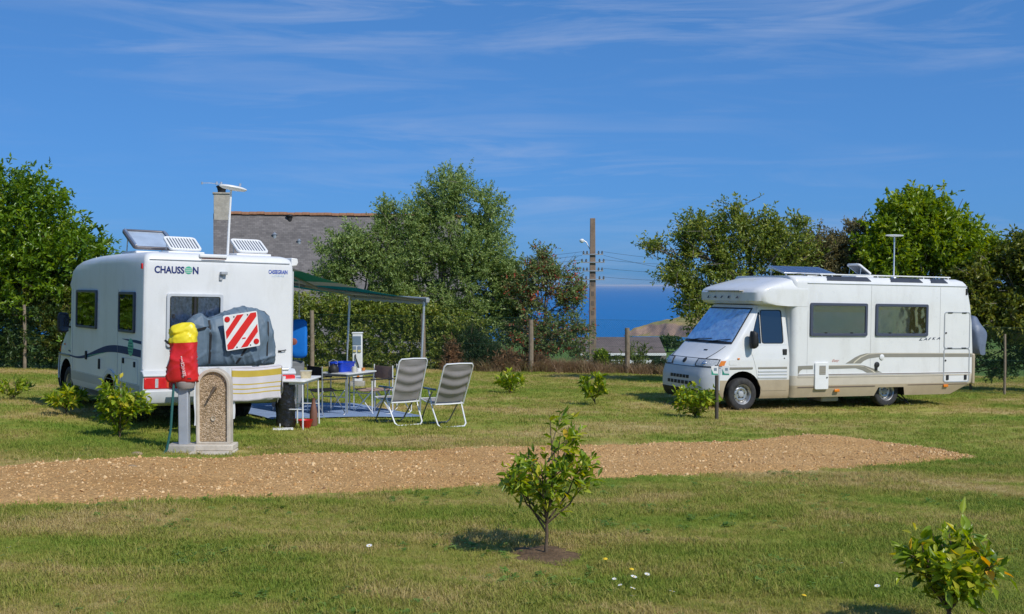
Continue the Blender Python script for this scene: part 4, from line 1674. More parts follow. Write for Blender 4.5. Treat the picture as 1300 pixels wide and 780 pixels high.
def roof_at(xw, zpix, y=-1):
    """point on the near roof slope at height z (house frame)"""
    k = (ridge_z - zpix) / (ridge_z - eave_z + .30)
    return Vector((xw - hx, -k * (half + .3), zpix))


p = roof_at(-5.0, 8.05)
for (xw, zz, s) in ((-12.15, 7.32, .17), (-10.95, 7.02, .15)):
    p = roof_at(xw, zz)
    v = empty('roof_vent', p, parent=house)
    MB().lathe([(0, s * 1.5), (s * .25, s * 1.3), (s * .85, s * .75), (s * .6, s * .7), (s * .5, -.2)], n=14).build('cowl', zinc, v)
    MB().box((0, .02, .0), (s * 2.2, s * 1.8, .03), Matrix.Rotation(math.atan2(ridge_z - eave_z, half), 3, 'X')).build('flashing', zinc, v)
p = Vector((-11.35 - hx, -.25, ridge_z - .3))
MB().lathe([(0, .30), (.17, .28), (.19, .2), (.12, .18), (.11, -.1)], p, n=14).build('flue_cowl', dark_m, house)

# ---- concrete utility pole
pole = empty('utility_pole', (3.75, 55, -2.6))
tag(pole, 'tall grey brown concrete utility pole with insulators standing against the sea', 'pole')
pole_m = pm('pole_concrete', (0.245, 0.18, 0.135), .92, spec=.1, var=.22, vscale=3, bump=.005, bscale=40)
mb = MB()
mb.rings([[(sx_ * wx, sy_ * wy, z) for sx_, sy_ in ((-1, -1), (1, -1), (1, 1), (-1, 1))] for z, wx, wy in ((-.5, .18, .15), (7.4, .115, .095))])
mb.build('shaft', pole_m, pole, bevel=.015)
rec_m = pm('pole_recess_shade', (0.13, 0.105, 0.09), .95)  # darker blocks paint the shade inside the cutouts of the shaft
for k in range(9):
    z = 1.2 + k * .45
    MB().box((0, -.148 + .0066 * (z + .5), z), (.12, .02, .20)).build('recess_shade', rec_m, pole)
insul = pm('insulator_glass', (0.12, 0.13, 0.14), .25)
steel = pm('galvanised_steel', (0.45, 0.46, 0.47), .45, metal=.7, var=.1)
for k, z in enumerate((4.55, 4.95, 5.35, 5.72)):
    hs_ = .55 - .07 * (k % 2)
    ca = MB().box((0, -.17, z), (hs_ * 2, .05, .05)).build('cross_arm', steel, pole, bevel=.005)
    for s in (-1, -.62, .62, 1):
        MB().lathe([(.012, -.02), (.05, 0.03), (.05, .07), (.03, .09), (.045, .12), (0, .15)], (s * (hs_ - .05), -.17, z + .02), n=10).build('insulator', insul, ca)
br_ = MB().tube([(-.12, 0, 5.95), (-.3, 0, 6.3), (-.42, 0, 6.36)], .02, 6).build('lamp_bracket', steel, pole)
MB().lathe([(0, .09), (.07, .075), (.12, .01), (.10, -.06), (.04, -.10), (0, -.11)], (-.5, 0, 6.36), n=16).build('lamp_head', pm('lamp_white', (.75, .76, .76), .35), br_)
mb = MB()
for (z, dz, tx) in ((5.72, -.3, 0), (5.35, .1, 1), (4.95, .1, .5), (4.55, .2, 0), (5.55, -1.2, 2)):
    pts = []
    for k in range(13):
        q = k / 12
        pts.append((.5 + q * 9.5, -.17 + q * 2, z + .12 + dz * q - .9 * (q - q * q) * 1.2))
    mb.tube(pts, .006, 4)
    pts = [(-.5 - q * 7, -.17 + q * 1.0, z + .12 - .7 * (q - q * q) - .2 * q) for q in [k / 10 for k in range(11)]]
    mb.tube(pts, .006, 4)
mb.build('power_line', pm('cable_black', (.02, .02, .022), .6), pole)

# ---- low building beyond the fence
lb = empty('low_building', (7.3, 75, hz(7.3, 75) - .2))
tag(lb, 'low building with a shallow dark roof and white painted eaves below the sea', 'building')
zb = lb.location.z
re_, ee_ = -1.75 - zb, -2.55 - zb
roof_dk = pm('weathered_roofing', (0.155, 0.125, 0.115), .9, spec=.1, var=.2, vscale=1.5, bump=.02, bscale=12)
white_p = pm('white_board', (0.72, 0.72, 0.70), .6, var=.06)
x0_, x1_ = -3.0, 2.45
MB().box((0.1, 3.3, ee_ / 2 - .1), (x1_ - x0_ - .5, 5.6, ee_ - .2)).build('wall', pm('dark_wall', (.16, .15, .13), .9, var=.2), lb)  # wall in one plain dark grey brown
mb = MB()
mb.prism([(0, ee_), (3.3, re_), (6.6, ee_), (6.6, ee_ - .12), (3.3, re_ - .12), (0, ee_ - .12)], lambda u, v, w_: (w_, u, v), x0_, x1_)
mb.build('roof', roof_dk, lb)
MB().box(((x0_ + x1_) / 2, -.03, ee_ - .16), (x1_ - x0_ + .1, .06, .16)).build('eaves_board', white_p, lb, bevel=.01)
slat_me = MB().box((0, 0, 0), (.26, .04, .22)).mesh('slat', white_p)
for k in range(17):
    o = bpy.data.objects.new('slat', slat_me)
    C.objects.link(o)
    o.parent = lb
    o.location = (x0_ + .4 + k * .345, -.05, ee_ - .62)
MB().box((0.1, -.02, ee_ - .62), (x1_ - x0_ - .3, .03, .1)).build('rail', white_p, lb)

# ================================================================== MOTORHOMES
white = pm('white_gelcoat', (0.73, 0.73, 0.72), .28, spec=.5, var=.025, vscale=3, coat=.25, dirt=((.46, .44, .38), 2.6, .38))
white2 = pm('white_gelcoat_aged', (0.72, 0.725, 0.72), .32, spec=.5, var=.03, vscale=3, coat=.2, dirt=((.44, .43, .38), 2.8, .38))
cabwhite = pm('white_cab_paint', (0.72, 0.72, 0.71), .22, spec=.5, var=.02, vscale=3, coat=.5, dirt=((.48, .44, .38), 1.6, .25))
beige = pm('beige_skirt', (0.44, 0.36, 0.25), .38, spec=.5, var=.06, vscale=4, coat=.2, dirt=((.26, .20, .13), 2.0, .4))
lightbeige = pm('light_beige_moulding', (0.56, 0.50, 0.41), .3, spec=.5, var=.04)
taupe = pm('taupe_decal', (0.255, 0.24, 0.20), .35, var=.05)
cream = pm('cream_line', (0.62, 0.56, 0.44), .35, var=.04)
brownline = pm('brown_line', (0.15, 0.105, 0.085), .4)
blackp = pm('black_plastic', (0.022, 0.022, 0.024), .55, spec=.35, var=.2, vscale=12)
arch_m = pm('wheel_arch_liner', (0.012, 0.012, 0.012), .95, spec=.1)
greyp = pm('grey_plastic', (0.36, 0.38, 0.40), .4, spec=.4, var=.06)
greyl = pm('pale_grey_plastic', (0.52, 0.54, 0.56), .38, spec=.4, var=.05)
frame_m = pm('slate_blue_window_frame', (0.060, 0.070, 0.105), .4, spec=.45)
chrome = pm('chrome', (0.75, 0.75, 0.76), .15, metal=1.0, var=.04)
steel_w = pm('steel_wheel', (0.50, 0.50, 0.50), .32, metal=.75, var=.14, vscale=14, dirt=((.12, .10, .08), 8, .6))
tyre_m = pm('tyre_rubber', (0.040, 0.040, 0.041), .8, spec=.25, var=.3, vscale=12, dirt=((.12, .10, .075), 9, .5))
pane = glassmat('window_pane', (.90, .915, .92), .2)
pane_dark = glassmat('dark_window_pane', (.10, .12, .13), .5)
blind = pm('roller_blind', (0.58, 0.655, 0.75), .8, spec=.2, var=.05)
blind2 = pm('roller_blind_pale', (0.66, 0.63, 0.56), .8, spec=.2, var=.05)
inner = pm('dark_interior', (0.03, 0.03, 0.032), .9, var=.3)
screen = pm('sky_tinted_thermal_screen', (0.60, 0.80, 0.98), .34, metal=.85, var=.22, vscale=9, bump=.03, bscale=9)  # silver blind; blue of the reflected sky is put into its colour
orange = pm('orange_lens', (0.75, 0.22, 0.02), .25, var=.1)
redl = pm('red_lens', (0.62, 0.015, 0.02), .2, var=.12, vscale=20, coat=.5)
clearl = pm('clear_lens', (0.50, 0.52, 0.54), .12, var=.25, vscale=30, coat=.6)
navy = pm('navy_decal', (0.006, 0.028, 0.11), .5, spec=.2)
teal = pm('green_decal', (0.07, 0.42, 0.27), .4)
bluel = pm('blue_letters', (0.008, 0.022, 0.14), .4)
redtxt = pm('red_script', (0.45, 0.12, 0.08), .5)
solar = pm('solar_cells', (0.022, 0.030, 0.085), .16, spec=.6, var=.2, vscale=8, coat=.6)
alu = pm('aluminium', (0.66, 0.67, 0.68), .35, metal=.8, var=.08)
whitep = pm('white_plastic', (0.76, 0.76, 0.75), .4, var=.04)


def arc(cx, cy, rx, ry, a0, a1, n):
    return [(cx + rx * math.cos(a0 + (a1 - a0) * k / (n - 1)), cy + ry * math.sin(a0 + (a1 - a0) * k / (n - 1))) for k in range(n)]


def ring(xf, xr, y0, y1, rf, rr, z, bow=0.0):
    """rounded plan outline of a vehicle body at height z (front at xf, rear at xr)"""
    p = []
    yc, hw = (y0 + y1) / 2, (y1 - y0) / 2
    for k in range(3):
        p.append((xr - rr + (xf + rf - xr + rr) * k / 3, y0))
    p += arc(xf + rf, y0 + rf, rf, rf, -PI / 2, -PI, 8)
    for k in range(1, 9):
        p.append((xf, y0 + rf + (y1 - y0 - 2 * rf) * k / 9))
    p += arc(xf + rf, y1 - rf, rf, rf, PI, PI / 2, 8)
    for k in range(1, 3):
        p.append((xf + rf + (xr - rr - xf - rf) * k / 3, y1))
    p += arc(xr - rr, y1 - rr, rr, rr, PI / 2, 0, 5)
    for k in range(1, 4):
        p.append((xr, y1 - rr + (y0 - y1 + 2 * rr) * k / 4))
    p += arc(xr - rr, y0 + rr, rr, rr, 0, -PI / 2, 5)[:-1]
    if bow:
        p = [(x + bow * ((y - yc) / hw) ** 2 * max(0, 1 - (x - xf) / 0.8), y) for x, y in p]
    return [(x, y, z) for x, y in p]


def band(poly, y, mat, name, parent, th=.003, sgn=-1):
    """flat decal or moulding on a body side: poly in (x, z), standing th proud of the plane y"""
    mb = MB()
    mb.prism(poly, lambda u, v, w_: (u, w_, v), y, y + sgn * th)
    return mb.build(name, mat, parent, angle=None)


def rrect(x0, z0, x1, z1, r, n=4):
    p = []
    for cx, cz, a in ((x1 - r, z1 - r, 0), (x0 + r, z1 - r, PI / 2), (x0 + r, z0 + r, PI), (x1 - r, z0 + r, 1.5 * PI)):
        p += arc(cx, cz, r, r, a, a + PI / 2, n)
    return p


def frame_prism(mb, outer, inner_, fn, a, b):
    n = len(outer)
    q = {}
    for nm, poly in (('o', outer), ('i', inner_)):
        for lv, w_ in (('a', a), ('b', b)):
            q[nm + lv] = [mb.bm.verts.new(fn(u, v, w_)) for u, v in poly]
    for k in range(n):
        m = (k + 1) % n
        mb._f([q['ob'][k], q['ob'][m], q['ib'][m], q['ib'][k]])
        mb._f([q['oa'][k], q['oa'][m], q['ob'][m], q['ob'][k]])
        mb._f([q['ia'][k], q['ib'][k], q['ib'][m], q['ia'][m]])
        mb._f([q['oa'][k], q['ia'][k], q['ia'][m], q['oa'][m]])
    return mb


def side_window(root, x0, z0, x1, z1, y, sgn, fm, gm_, backing, fw=.045, curtain=None, blindh=None, name='window'):
    """hinged acrylic window on a side wall: frame (part) > pane, blind"""
    fn = lambda u, v, w_: (u, y + sgn * w_, v)
    mb = MB()
    frame_prism(mb, rrect(x0, z0, x1, z1, .035), rrect(x0 + fw, z0 + fw, x1 - fw, z1 - fw, .03), fn, -.004, .034)
    f = mb.build(name, fm, root, bevel=.006)
    mb = MB()
    mb.prism(rrect(x0 + fw - .004, z0 + fw - .004, x1 - fw + .004, z1 - fw + .004, .03), fn, .002, .006)
    mb.build('blind', backing, f, angle=None)
    if blindh:
        mb = MB()
        mb.prism([(x0 + fw, z1 - fw - blindh), (x1 - fw, z1 - fw - blindh), (x1 - fw, z1 - fw), (x0 + fw, z1 - fw)], fn, .0065, .0105)
        mb.build('blind', blind2, f, angle=None)
    mb = MB()
    mb.prism(rrect(x0 + fw - .002, z0 + fw - .002, x1 - fw + .002, z1 - fw + .002, .03), fn, .017, .022)
    mb.build('pane', gm_, f, angle=None)
    mb = MB()
    for q in (.27, .72):
        c = x0 + (x1 - x0) * q
        mb.box((c, y + sgn * .03, z0 + fw + .012), (.05, .022, .018))
    mb.build('latch', blackp, f)
    return f


def wheel(root, x, y, z, r=.33, side=-1, w_=.205, holes=True, name='wheel'):
    """wheel (hub) > tyre, rim"""
    ax = (0, side, 0)
    hub = MB().lathe([(0, .050), (.045, .048), (.06, .040), (.062, .0)], (0, 0, 0), ax, 20).build(name, greyp, root, loc=(x, y, z))
    h = w_ / 2
    prof = [(r * .60, -h * .9), (r * .72, -h), (r * .90, -h * .98), (r * .975, -h * .82), (r, -h * .6), (r, -.035), (r - .008, -.033), (r - .008, -.027), (r, -.025), (r, .025), (r - .008, .027), (r - .008, .033), (r, .035),
            (r, h * .6), (r * .975, h * .82), (r * .90, h * .98), (r * .82, h * 1.02), (r * .72, h), (r * .64, h * .93), (r * .60, h * .8), (r * .60, -h * .9)]
    MB().lathe(prof, (0, 0, 0), ax, 40).build('tyre', tyre_m, hub, angle=40)
    rr = r * .605
    prof = [(.055, .030), (.075, .022), (.105, .030), (.125, .036), (.150, .024), (.172, .010), (.178, h * .55), (rr - .008, h * .80), (rr, h * .86), (rr + .004, h * .78), (rr, h * .4), (rr, -h * .9)]
    rim = MB().lathe(prof, (0, 0, 0), ax, 36).build('rim', steel_w, hub, angle=45)
    if holes:
        mb = MB()
        for k in range(10):
            a = 2 * PI * k / 10
            mb.lathe([(0, .030), (.015, .029), (.017, .0)], (math.cos(a) * .143, 0, math.sin(a) * .143), ax, 8)
        for k in range(5):
            a = 2 * PI * k / 5 + .3
            mb.lathe([(0, .044), (.011, .043), (.012, .02)], (math.cos(a) * .082, 0, math.sin(a) * .082), ax, 7)
        mb.build('rim_hole', blackp, hub)
    return hub


# ---- shared van cab (front axle at x = 0, left side at y = yo)
CZ = [.24, .30, .45, .70, .80, .95, 1.03, 1.09, 1.18, 1.33, 1.37, 2.05, 2.14]
CXF = [-.78, -.84, -.90, -.895, -.855, -.815, -.76, -.67, -.55, -.375, -.33, .22, .29]
CRC = [.30, .32, .33, .33, .32, .31, .30, .29, .26, .20, .18, .16, .16]
CTK = [.05, .02, .0, .0, .0, .0, .0, .005, .01, .03, .035, .14, .155]
CBW = [.05, .06, .07, .07, .07, .08, .08, .08, .08, .07, .07, .06, .06]


class Cab:
    def __init__(self, yo, xr=1.12):
        self.yo, self.xr = yo, xr

    def P(self, t, z):
        xf, rc, tk, bw = (np.interp(z, CZ, c) for c in (CXF, CRC, CTK, CBW))
        y0, y1 = self.yo + tk, self.yo + 1.96 - tk
        yc, hw = (y0 + y1) / 2, (y1 - y0) / 2
        rx = rc * 1.15
        xb = xf + bw
        if t <= .3:
            return Vector((self.xr + (xb + rx - self.xr) * t / .3, y0, z))
        if t >= .7:
            return Vector((xb + rx + (self.xr - xb - rx) * (t - .7) / .3, y1, z))
        if t < .42:
            a = (t - .3) / .12 * PI / 2
            x, y = xb + rx - rx * math.sin(a), y0 + rc - rc * math.cos(a)
        elif t > .58:
            a = (.7 - t) / .12 * PI / 2
            x, y = xb + rx - rx * math.sin(a), y1 - rc + rc * math.cos(a)
        else:
            x, y = xb, y0 + rc + (y1 - y0 - 2 * rc) * (t - .42) / .16
        x -= bw * max(0, 1 - ((y - yc) / hw) ** 2) * max(0, 1 - (x - xb) / rx)
        return Vector((x, y, z))

    def N(self, t, z):
        e = 1e-3
        a = self.P(min(t + e, 1), z) - self.P(max(t - e, 0), z)
        b = self.P(t, z + e) - self.P(t, z - e)
        n = a.cross(b).normalized()
        c = self.P(t, z) - Vector((.6, self.yo + .98, z))
        return n if n.dot(c) > 0 else -n

    def Q(self, t, z, off):
        return self.P(t, z) + self.N(t, z) * off

    def patch(self, name, mat, parent, t0, t1, z0, z1, off=.006, th=.012, nu=12, nv=4, t0b=None, t1b=None, **k):
        """shell piece lying on the cab surface"""
        t0b = t0 if t0b is None else t0b
        t1b = t1 if t1b is None else t1b

        def fn(u, v):
            a = t0 + (t0b - t0) * v
            b = t1 + (t1b - t1) * v
            return self.Q(a + (b - a) * u, z0 + (z1 - z0) * v, off)
        mb = MB()
        mb.grid(fn, nu, nv, thick=th)
        return mb.build(name, mat, parent, **k)

    def yside(self, z):
        return self.yo + float(np.interp(z, CZ, CTK))


def build_cab(root, yo, low, plate_text=None, band_m=None):
    cab = Cab(yo)
    zs = [.24, .27, .30, .38, .45, .55, .62, .70, .80, .88, .95, .99, 1.03, 1.06, 1.09, 1.13, 1.18, 1.25, 1.33, 1.37, 1.5, 1.65, 1.8, 1.95, 2.05, 2.14]
    ts = [k / 10 * .3 for k in range(10)] + [.3 + .12 * k / 9 for k in range(9)] + [.42 + .16 * k / 12 for k in range(12)] + [.58 + .12 * k / 9 for k in range(9)] + [.7 + .3 * k / 10 for k in range(11)]
    mb = MB()
    mb.rings([[cab.P(t, z) for t in ts] for z in zs], mats=[0 if z < .62 else 1 for z in zs[:-1]])
    body = mb.build('cab', [low, cabwhite, arch_m], root, angle=32)
    cut = []
    for sy in (yo - .3, yo + 1.96 - .35):
        c = MB()
        c.mi = 0
        n = 28
        pr = [(-.03 + .445 * math.cos(2 * PI * k / n), .36 + .445 * math.sin(2 * PI * k / n)) for k in range(n)]
        pr = [(x, max(z, .1)) for x, z in pr]
        c.prism(pr, lambda u, v, w_: (u, w_, v), sy, sy + .65)
        cut.append(c.mesh('arch', arch_m, 40))
    boolean_cut(body, cut, None)
    # front face
    cab.patch('bumper_lip', blackp, body, .335, .665, .25, .43, .012, .03, 24, 3)
    g = cab.patch('bumper', low if low is greyl else greyl, body, .325, .675, .43, .86, .010, .02, 28, 6)
    cab.patch('bumper_seam', blackp, body, .33, .67, .862, .874, .0065, .006, 26, 1, angle=None)
    cab.patch('bumper_trim', greyp, g, .33, .67, .735, .80, .017, .008, 26, 2)
    cab.patch('bumper_trim', greyp, g, .33, .67, .455, .49, .017, .008, 26, 2)
    for z0, z1, ta, tb, n in ((.63, .695, .455, .545, 6), (.505, .575, .44, .56, 7)):
        for k in range(n):
            a = ta + (tb - ta) * (k + .08) / n
            b = ta + (tb - ta) * (k + .84) / n
            cab.patch('grille_slot', blackp, g, a, b, z0, z1, .020, .016, 4, 2, angle=None)
    for (a, b) in ((.345, .447), (.553, .655)):
        h = cab.patch('headlight', blackp, body, a, b, .885, 1.035, .006, .01, 14, 4)
        cab.patch('lens', clearl, h, a + .004, b - .004, .896, 1.024, .012, .006, 14, 4)
        ca = (a * .35 + b * .65) if a < .5 else (a * .65 + b * .35)
        p = cab.Q(ca, .96, .012)
        MB().lathe([(0, .002), (.03, .006), (.045, .008), (.05, .0)], p, cab.N(ca, .96), 16).build('lamp', chrome, h)
    for s, a in ((1, .318), (-1, .682)):
        cab.patch('indicator', orange, body, min(a, a + s * .022), max(a, a + s * .022), .905, 1.01, .007, .01, 3, 2)
    # emblem and bonnet details
    p = cab.Q(.5, .985, .004)
    e = MB().lathe([(0, .012), (.05, .011), (.06, .004), (.062, 0)], p, cab.N(.5, .985), 20)
    e.build('emblem', blackp, body)
    cab.patch('bonnet_seam', blackp, body, .42, .425, 1.05, 1.30, .0015, .003, 1, 6, t0b=.392, t1b=.396, angle=None)
    cab.patch('bonnet_seam', blackp, body, .575, .58, 1.05, 1.30, .0015, .003, 1, 6, t0b=.604, t1b=.608, angle=None)
    cab.patch('washer_jet', blackp, body, .455, .468, 1.20, 1.215, .004, .006, 1, 1)
    cab.patch('bonnet_seam', blackp, body, .36, .64, 1.040, 1.046, .0015, .003, 20, 1, angle=None)
    # number plate
    pl = cab.patch('number_plate', whitep, body, .470, .530, .36, .46, .020, .006, 4, 1, angle=None)
    cab.patch('plate_band', pm('plate_blue', (.01, .05, .40), .4), pl, .522, .530, .36, .46, .0215, .003, 1, 1, angle=None)
    # windscreen
    cab.patch('windscreen_seal', blackp, body, .366, .634, 1.345, 2.075, .003, .008, 24, 8, t0b=.372, t1b=.628)
    ws = cab.patch('windscreen', screen, body, .376, .624, 1.385, 2.045, .008, .006, 24, 8, t0b=.382, t1b=.618)
    for a, b in ((.48, .395), (.56, .475)):
        mb = MB()
        mb.tube([cab.Q(a, 1.36, .02), cab.Q((a + b) / 2, 1.40, .035), cab.Q(b, 1.43, .022)], [.012, .009, .006], 6)
        mb.build('wiper', blackp, ws)
    # doors, side glass, mirrors
    for sgn, yy in ((-1, yo), (1, yo + 1.96)):
        T = (lambda z: cab.yside(z)) if sgn < 0 else (lambda z: 2 * yo + 1.96 - cab.yside(z))

        def fn(u, v, w_, T=T, sgn=sgn):
            return (u, T(v) + sgn * w_, v)
        zz_ = [.40, .50, .62, .63, .80, .95, 1.03, 1.06, 1.09, 1.13, 1.18, 1.25, 1.33]
        xl_ = lambda z: float(np.interp(z, [.40, .62, .88, 1.12, 1.33], [.44, .33, .28, .20, .08]))
        d = None
        for nm, zl, mt in (('door', zz_[3:], cabwhite), ('door_skirt', zz_[:3], low)):
            mb = MB()
            a_ = [[mb.bm.verts.new(fn(xl_(z) + (1.045 - xl_(z)) * k / 6, z, .006)) for k in range(7)] for z in zl]
            b_ = [[mb.bm.verts.new(fn(xl_(z) + (1.045 - xl_(z)) * k / 6, z, -.02)) for k in range(7)] for z in zl]
            n1, n2 = len(zl), 7
            for i in range(n1 - 1):
                for k in range(6):
                    mb._f([a_[i][k], a_[i][k + 1], a_[i + 1][k + 1], a_[i + 1][k]])
                mb._f([a_[i][0], a_[i + 1][0], b_[i + 1][0], b_[i][0]])
                mb._f([a_[i][6], b_[i][6], b_[i + 1][6], a_[i + 1][6]])
            for k in range(6):
                mb._f([a_[0][k], b_[0][k], b_[0][k + 1], a_[0][k + 1]])
                mb._f([a_[-1][k], a_[-1][k + 1], b_[-1][k + 1], b_[-1][k]])
            o_d = mb.build(nm, mt, d or root, angle=30)
            d = d or o_d
        mb = MB()
        q = [(.10, 1.335), (1.045, 1.335), (1.03, 2.10), (.40, 2.10)]
        qi = [(.135, 1.365), (.99, 1.365), (.965, 2.045), (.415, 2.045)]
        frame_prism(mb, q, qi, fn, -.01, .006)
        mb.build('door_frame', cabwhite, d, angle=30)
        mb = MB()
        mb.prism(qi, fn, -.012, -.008)
        mb.build('window_backing', inner, d, angle=None)
        for nm, poly in (('quarter_window', [(.165, 1.375), (.40, 1.375), (.40, 2.0)]), ('door_window', rrect(.455, 1.375, .955, 2.035, .05))):
            if nm == 'quarter_window':
                poly = [(.175, 1.378), (.405, 1.378), (.405, 1.985), (.385, 1.985)]
            n_ = len(poly)
            cx_, cz_ = sum(p[0] for p in poly) / n_, sum(p[1] for p in poly) / n_
            o_poly = [(x + .016 * (1 if x > cx_ else -1), z + .016 * (1 if z > cz_ else -1)) for x, z in poly]
            mb = MB()
            frame_prism(mb, o_poly, poly, fn, -.007, .008)
            mb.build('window_seal', blackp, d, angle=30)
            mb = MB()
            mb.prism(poly, fn, -.003, .002)
            mb.build(nm, pane_dark, d, angle=None)
        hn = MB()
        hn.box((.985, T(1.19) + sgn * .012, 1.19), (.10, .022, .12))
        hn.build('handle', blackp, d, bevel=.008)
        MB().lathe([(0, .008), (.012, .007), (.013, 0)], (.975, T(1.05) + sgn * .006, 1.06), (0, sgn, 0), 10).build('lock', blackp, d)
        m = MB()
        m.rings([[(.14 + .075 * math.cos(a) * k - .02 * (k < .9), T(1.45) + sgn * (.155 + .10 * math.sin(a) * kk), 1.44 + h_) for a in [2 * PI * j / 14 for j in range(14)]]
                 for h_, k, kk in ((-.175, .5, .55), (-.15, .9, .9), (-.05, 1.0, 1.0), (.08, 1.0, 1.0), (.15, .9, .9), (.18, .55, .55))])
        mo = m.build('mirror', blackp, root, angle=50)
        m = MB()
        m.tube([(.16, T(1.36) - sgn * .01, 1.36), (.16, T(1.36) + sgn * .10, 1.38)], .02, 6)
        m.tube([(.16, T(1.50) - sgn * .01, 1.50), (.16, T(1.50) + sgn * .10, 1.49)], .016, 6)
        m.build('mirror_arm', blackp, mo)
        m = MB()
        m.prism(rrect(-.075, -.14, .075, .14, .04), lambda u, v, w_: (w_, T(1.45) + sgn * .155 + u, 1.44 + v), .2, .214)
        m.build('mirror_glass', pm('mirror_painted_reflection', (.10, .13, .20), .12, metal=.8), mo)  # dark blue colour imitates a dark reflection in the mirror
        # ribbed side mouldings
        for k, (z, r_, mt) in enumerate(((.865, .022, taupe), (.795, .020, greyl), (.735, .018, greyl), (.665, .022, greyl))):
            mt = mt if band_m is None else band_m
            for x0, x1 in ((-.47, -.44) if z < .8 else (-.52, .20), (.335, 1.04)):
                if x1 - x0 < .1:
                    continue
                m = MB()
                m.prism([(0, -r_), (.010, -r_ * .6), (.012, 0), (.010, r_ * .6), (0, r_)], lambda u, v, w_: (w_, yy + sgn * (u + .0065), z + v), x0, x1)
                m.build('side_moulding', mt, root if x0 < .3 else d, angle=30)
    # fuel flap on the left wing
    m = MB()
    m.prism(rrect(-.36, .93, -.17, 1.03, .02), lambda u, v, w_: (u, w_, v), yo + .003, yo - .005)
    m.build('flap', cabwhite, root, angle=30)
    m = MB()
    m.box((-.14, yo - .008, 1.055), (.05, .016, .03))
    m.build('side_repeater', orange, root, bevel=.004)
    return cab, body


# ================================================================== beige and white motorhome (right)
lk = empty('motorhome', M=LM)
tag(lk, 'white motorhome with beige skirts, overcab bed and two wide grey side windows', 'motorhome')
Y0, Y1 = -.10, 2.16
mb = MB()
lv = [(.25, .06, 5.42, 0), (.43, .01, 5.80, 0), (.50, 0, 5.955, 2), (.70, 0, 5.985, 1), (.72, .0, 5.985, 1), (1.2, 0, 5.97, 1), (1.8, 0, 5.93, 1), (2.2, 0, 5.875, 1), (2.60, 0, 5.775, 1), (2.66, .012, 5.745, 1), (2.72, .05, 5.69, 1), (2.765, .14, 5.58, 1)]
mb.rings([ring(1.10, xr, Y0 + ins, Y1 - ins, .13, .09, z) for z, ins, xr, m_ in lv], mats=[v[3] for v in lv[:-1]])
house_b = mb.build('body', [beige, white, lightbeige, arch_m], lk, angle=28)
cuts = []
for a, b in ((-.4, .42), (1.66, 2.5)):
    c = MB()
    c.prism([(3.20, .1), (3.34, .43), (4.02, .43), (4.14, .1)], lambda u, v, w_: (u, w_, v), a, b)
    cuts.append(c.mesh('arch', arch_m, 30))
boolean_cut(house_b, cuts, None)
build_cab(lk, 0.0, beige)
# overcab bed
mb = MB()
lt = [(2.13, .62, .30), (2.15, .34, .28), (2.18, .22, .24), (2.23, .16, .22), (2.40, .15, .22), (2.46, .19, .22), (2.50, .26, .23), (2.58, .48, .26), (2.66, .78, .3), (2.72, 1.02, .34), (2.755, 1.22, .36), (2.775, 1.42, .36)]
mb.rings([ring(xf, 1.47, Y0 - .004 + (.0 if z < 2.5 else (z - 2.5) * .50), Y1 + .004 - (.0 if z < 2.5 else (z - 2.5) * .50), rf, .02, z, bow=.10) for z, xf, rf in lt])
lu = mb.build('overcab_bed', white, lk, angle=30)
mb = MB()
mb.prism([(.10, -.55), (.10, .55), (.30, .55), (.30, -.55)], lambda u, v, w_: (u, 1.03 + v * 1.2, 2.435 + w_), -.006, .006)
mb.build('bed_trim_line', lightbeige, lu)
for k, ch_ in enumerate('LAIKA'):
    text_part('letter', ch_, .085, .05, (.135 + .10 * ((1.60 - k * .27 - 1.03) / 1.13) ** 2 - .004, 1.64 - k * .27, 2.275), (0, -1, 0), (0, 0, 1), frame_m, lu, .02, shear=.35)
# windows
side_window(lk, 1.52, 1.52, 2.99, 2.21, Y0, -1, frame_m, pane, blind, .06, blindh=.13)
side_window(lk, 3.21, 1.52, 4.63, 2.21, Y0, -1, frame_m, pane, blind, .06, blindh=.07)
side_window(lk, 3.3, 1.52, 4.5, 2.15, Y1, 1, frame_m, pane_dark, inner, .05)
side_window(lk, 1.6, 1.52, 2.3, 2.15, Y1, 1, frame_m, pane_dark, inner, .05)
# stripes
ya = Y0 - .0015
band([(5.90, 1.150), (4.4, 1.160), (3.3, 1.165), (2.98, 1.155), (2.83, 1.125), (2.70, 1.075), (2.56, 1.0), (2.45, .945), (2.85, .945), (2.93, 1.0), (3.05, 1.045), (3.3, 1.075), (4.4, 1.070), (5.90, 1.062)], ya, taupe, 'stripe', lk)
band([(5.90, 1.136), (4.4, 1.146), (3.3, 1.150), (3.05, 1.135), (2.86, 1.07), (2.72, .985), (2.68, .948), (2.645, .948), (2.69, .995), (2.83, 1.082), (3.03, 1.148), (3.3, 1.162), (4.4, 1.158), (5.90, 1.148)], ya - .003, cream, 'stripe_line', lk, .001)
band([(2.02, .912), (2.75, .915), (2.95, .90), (3.2, .83), (3.42, .742), (3.02, .742), (2.9, .80), (2.72, .845), (2.02, .835)], ya, taupe, 'stripe', lk)
band([(2.02, .897), (2.75, .900), (2.95, .873), (3.17, .795), (3.25, .745), (3.21, .745), (3.12, .80), (2.93, .882), (2.75, .911), (2.02, .908)], ya - .003, cream, 'stripe_line', lk, .001)
band([(1.245, .905), (1.62, .912), (1.62, .835), (1.36, .835), (1.29, .80), (1.262, .742), (1.245, .742)], ya, taupe, 'stripe', lk)
band([(1.245, .700), (5.86, .700), (5.86, .742), (1.245, .742)], ya, white, 'skirt_line', lk, .006)
band([(1.245, .712), (5.86, .712), (5.86, .728), (1.245, .728)], ya - .006, brownline, 'skirt_line', lk, .002)
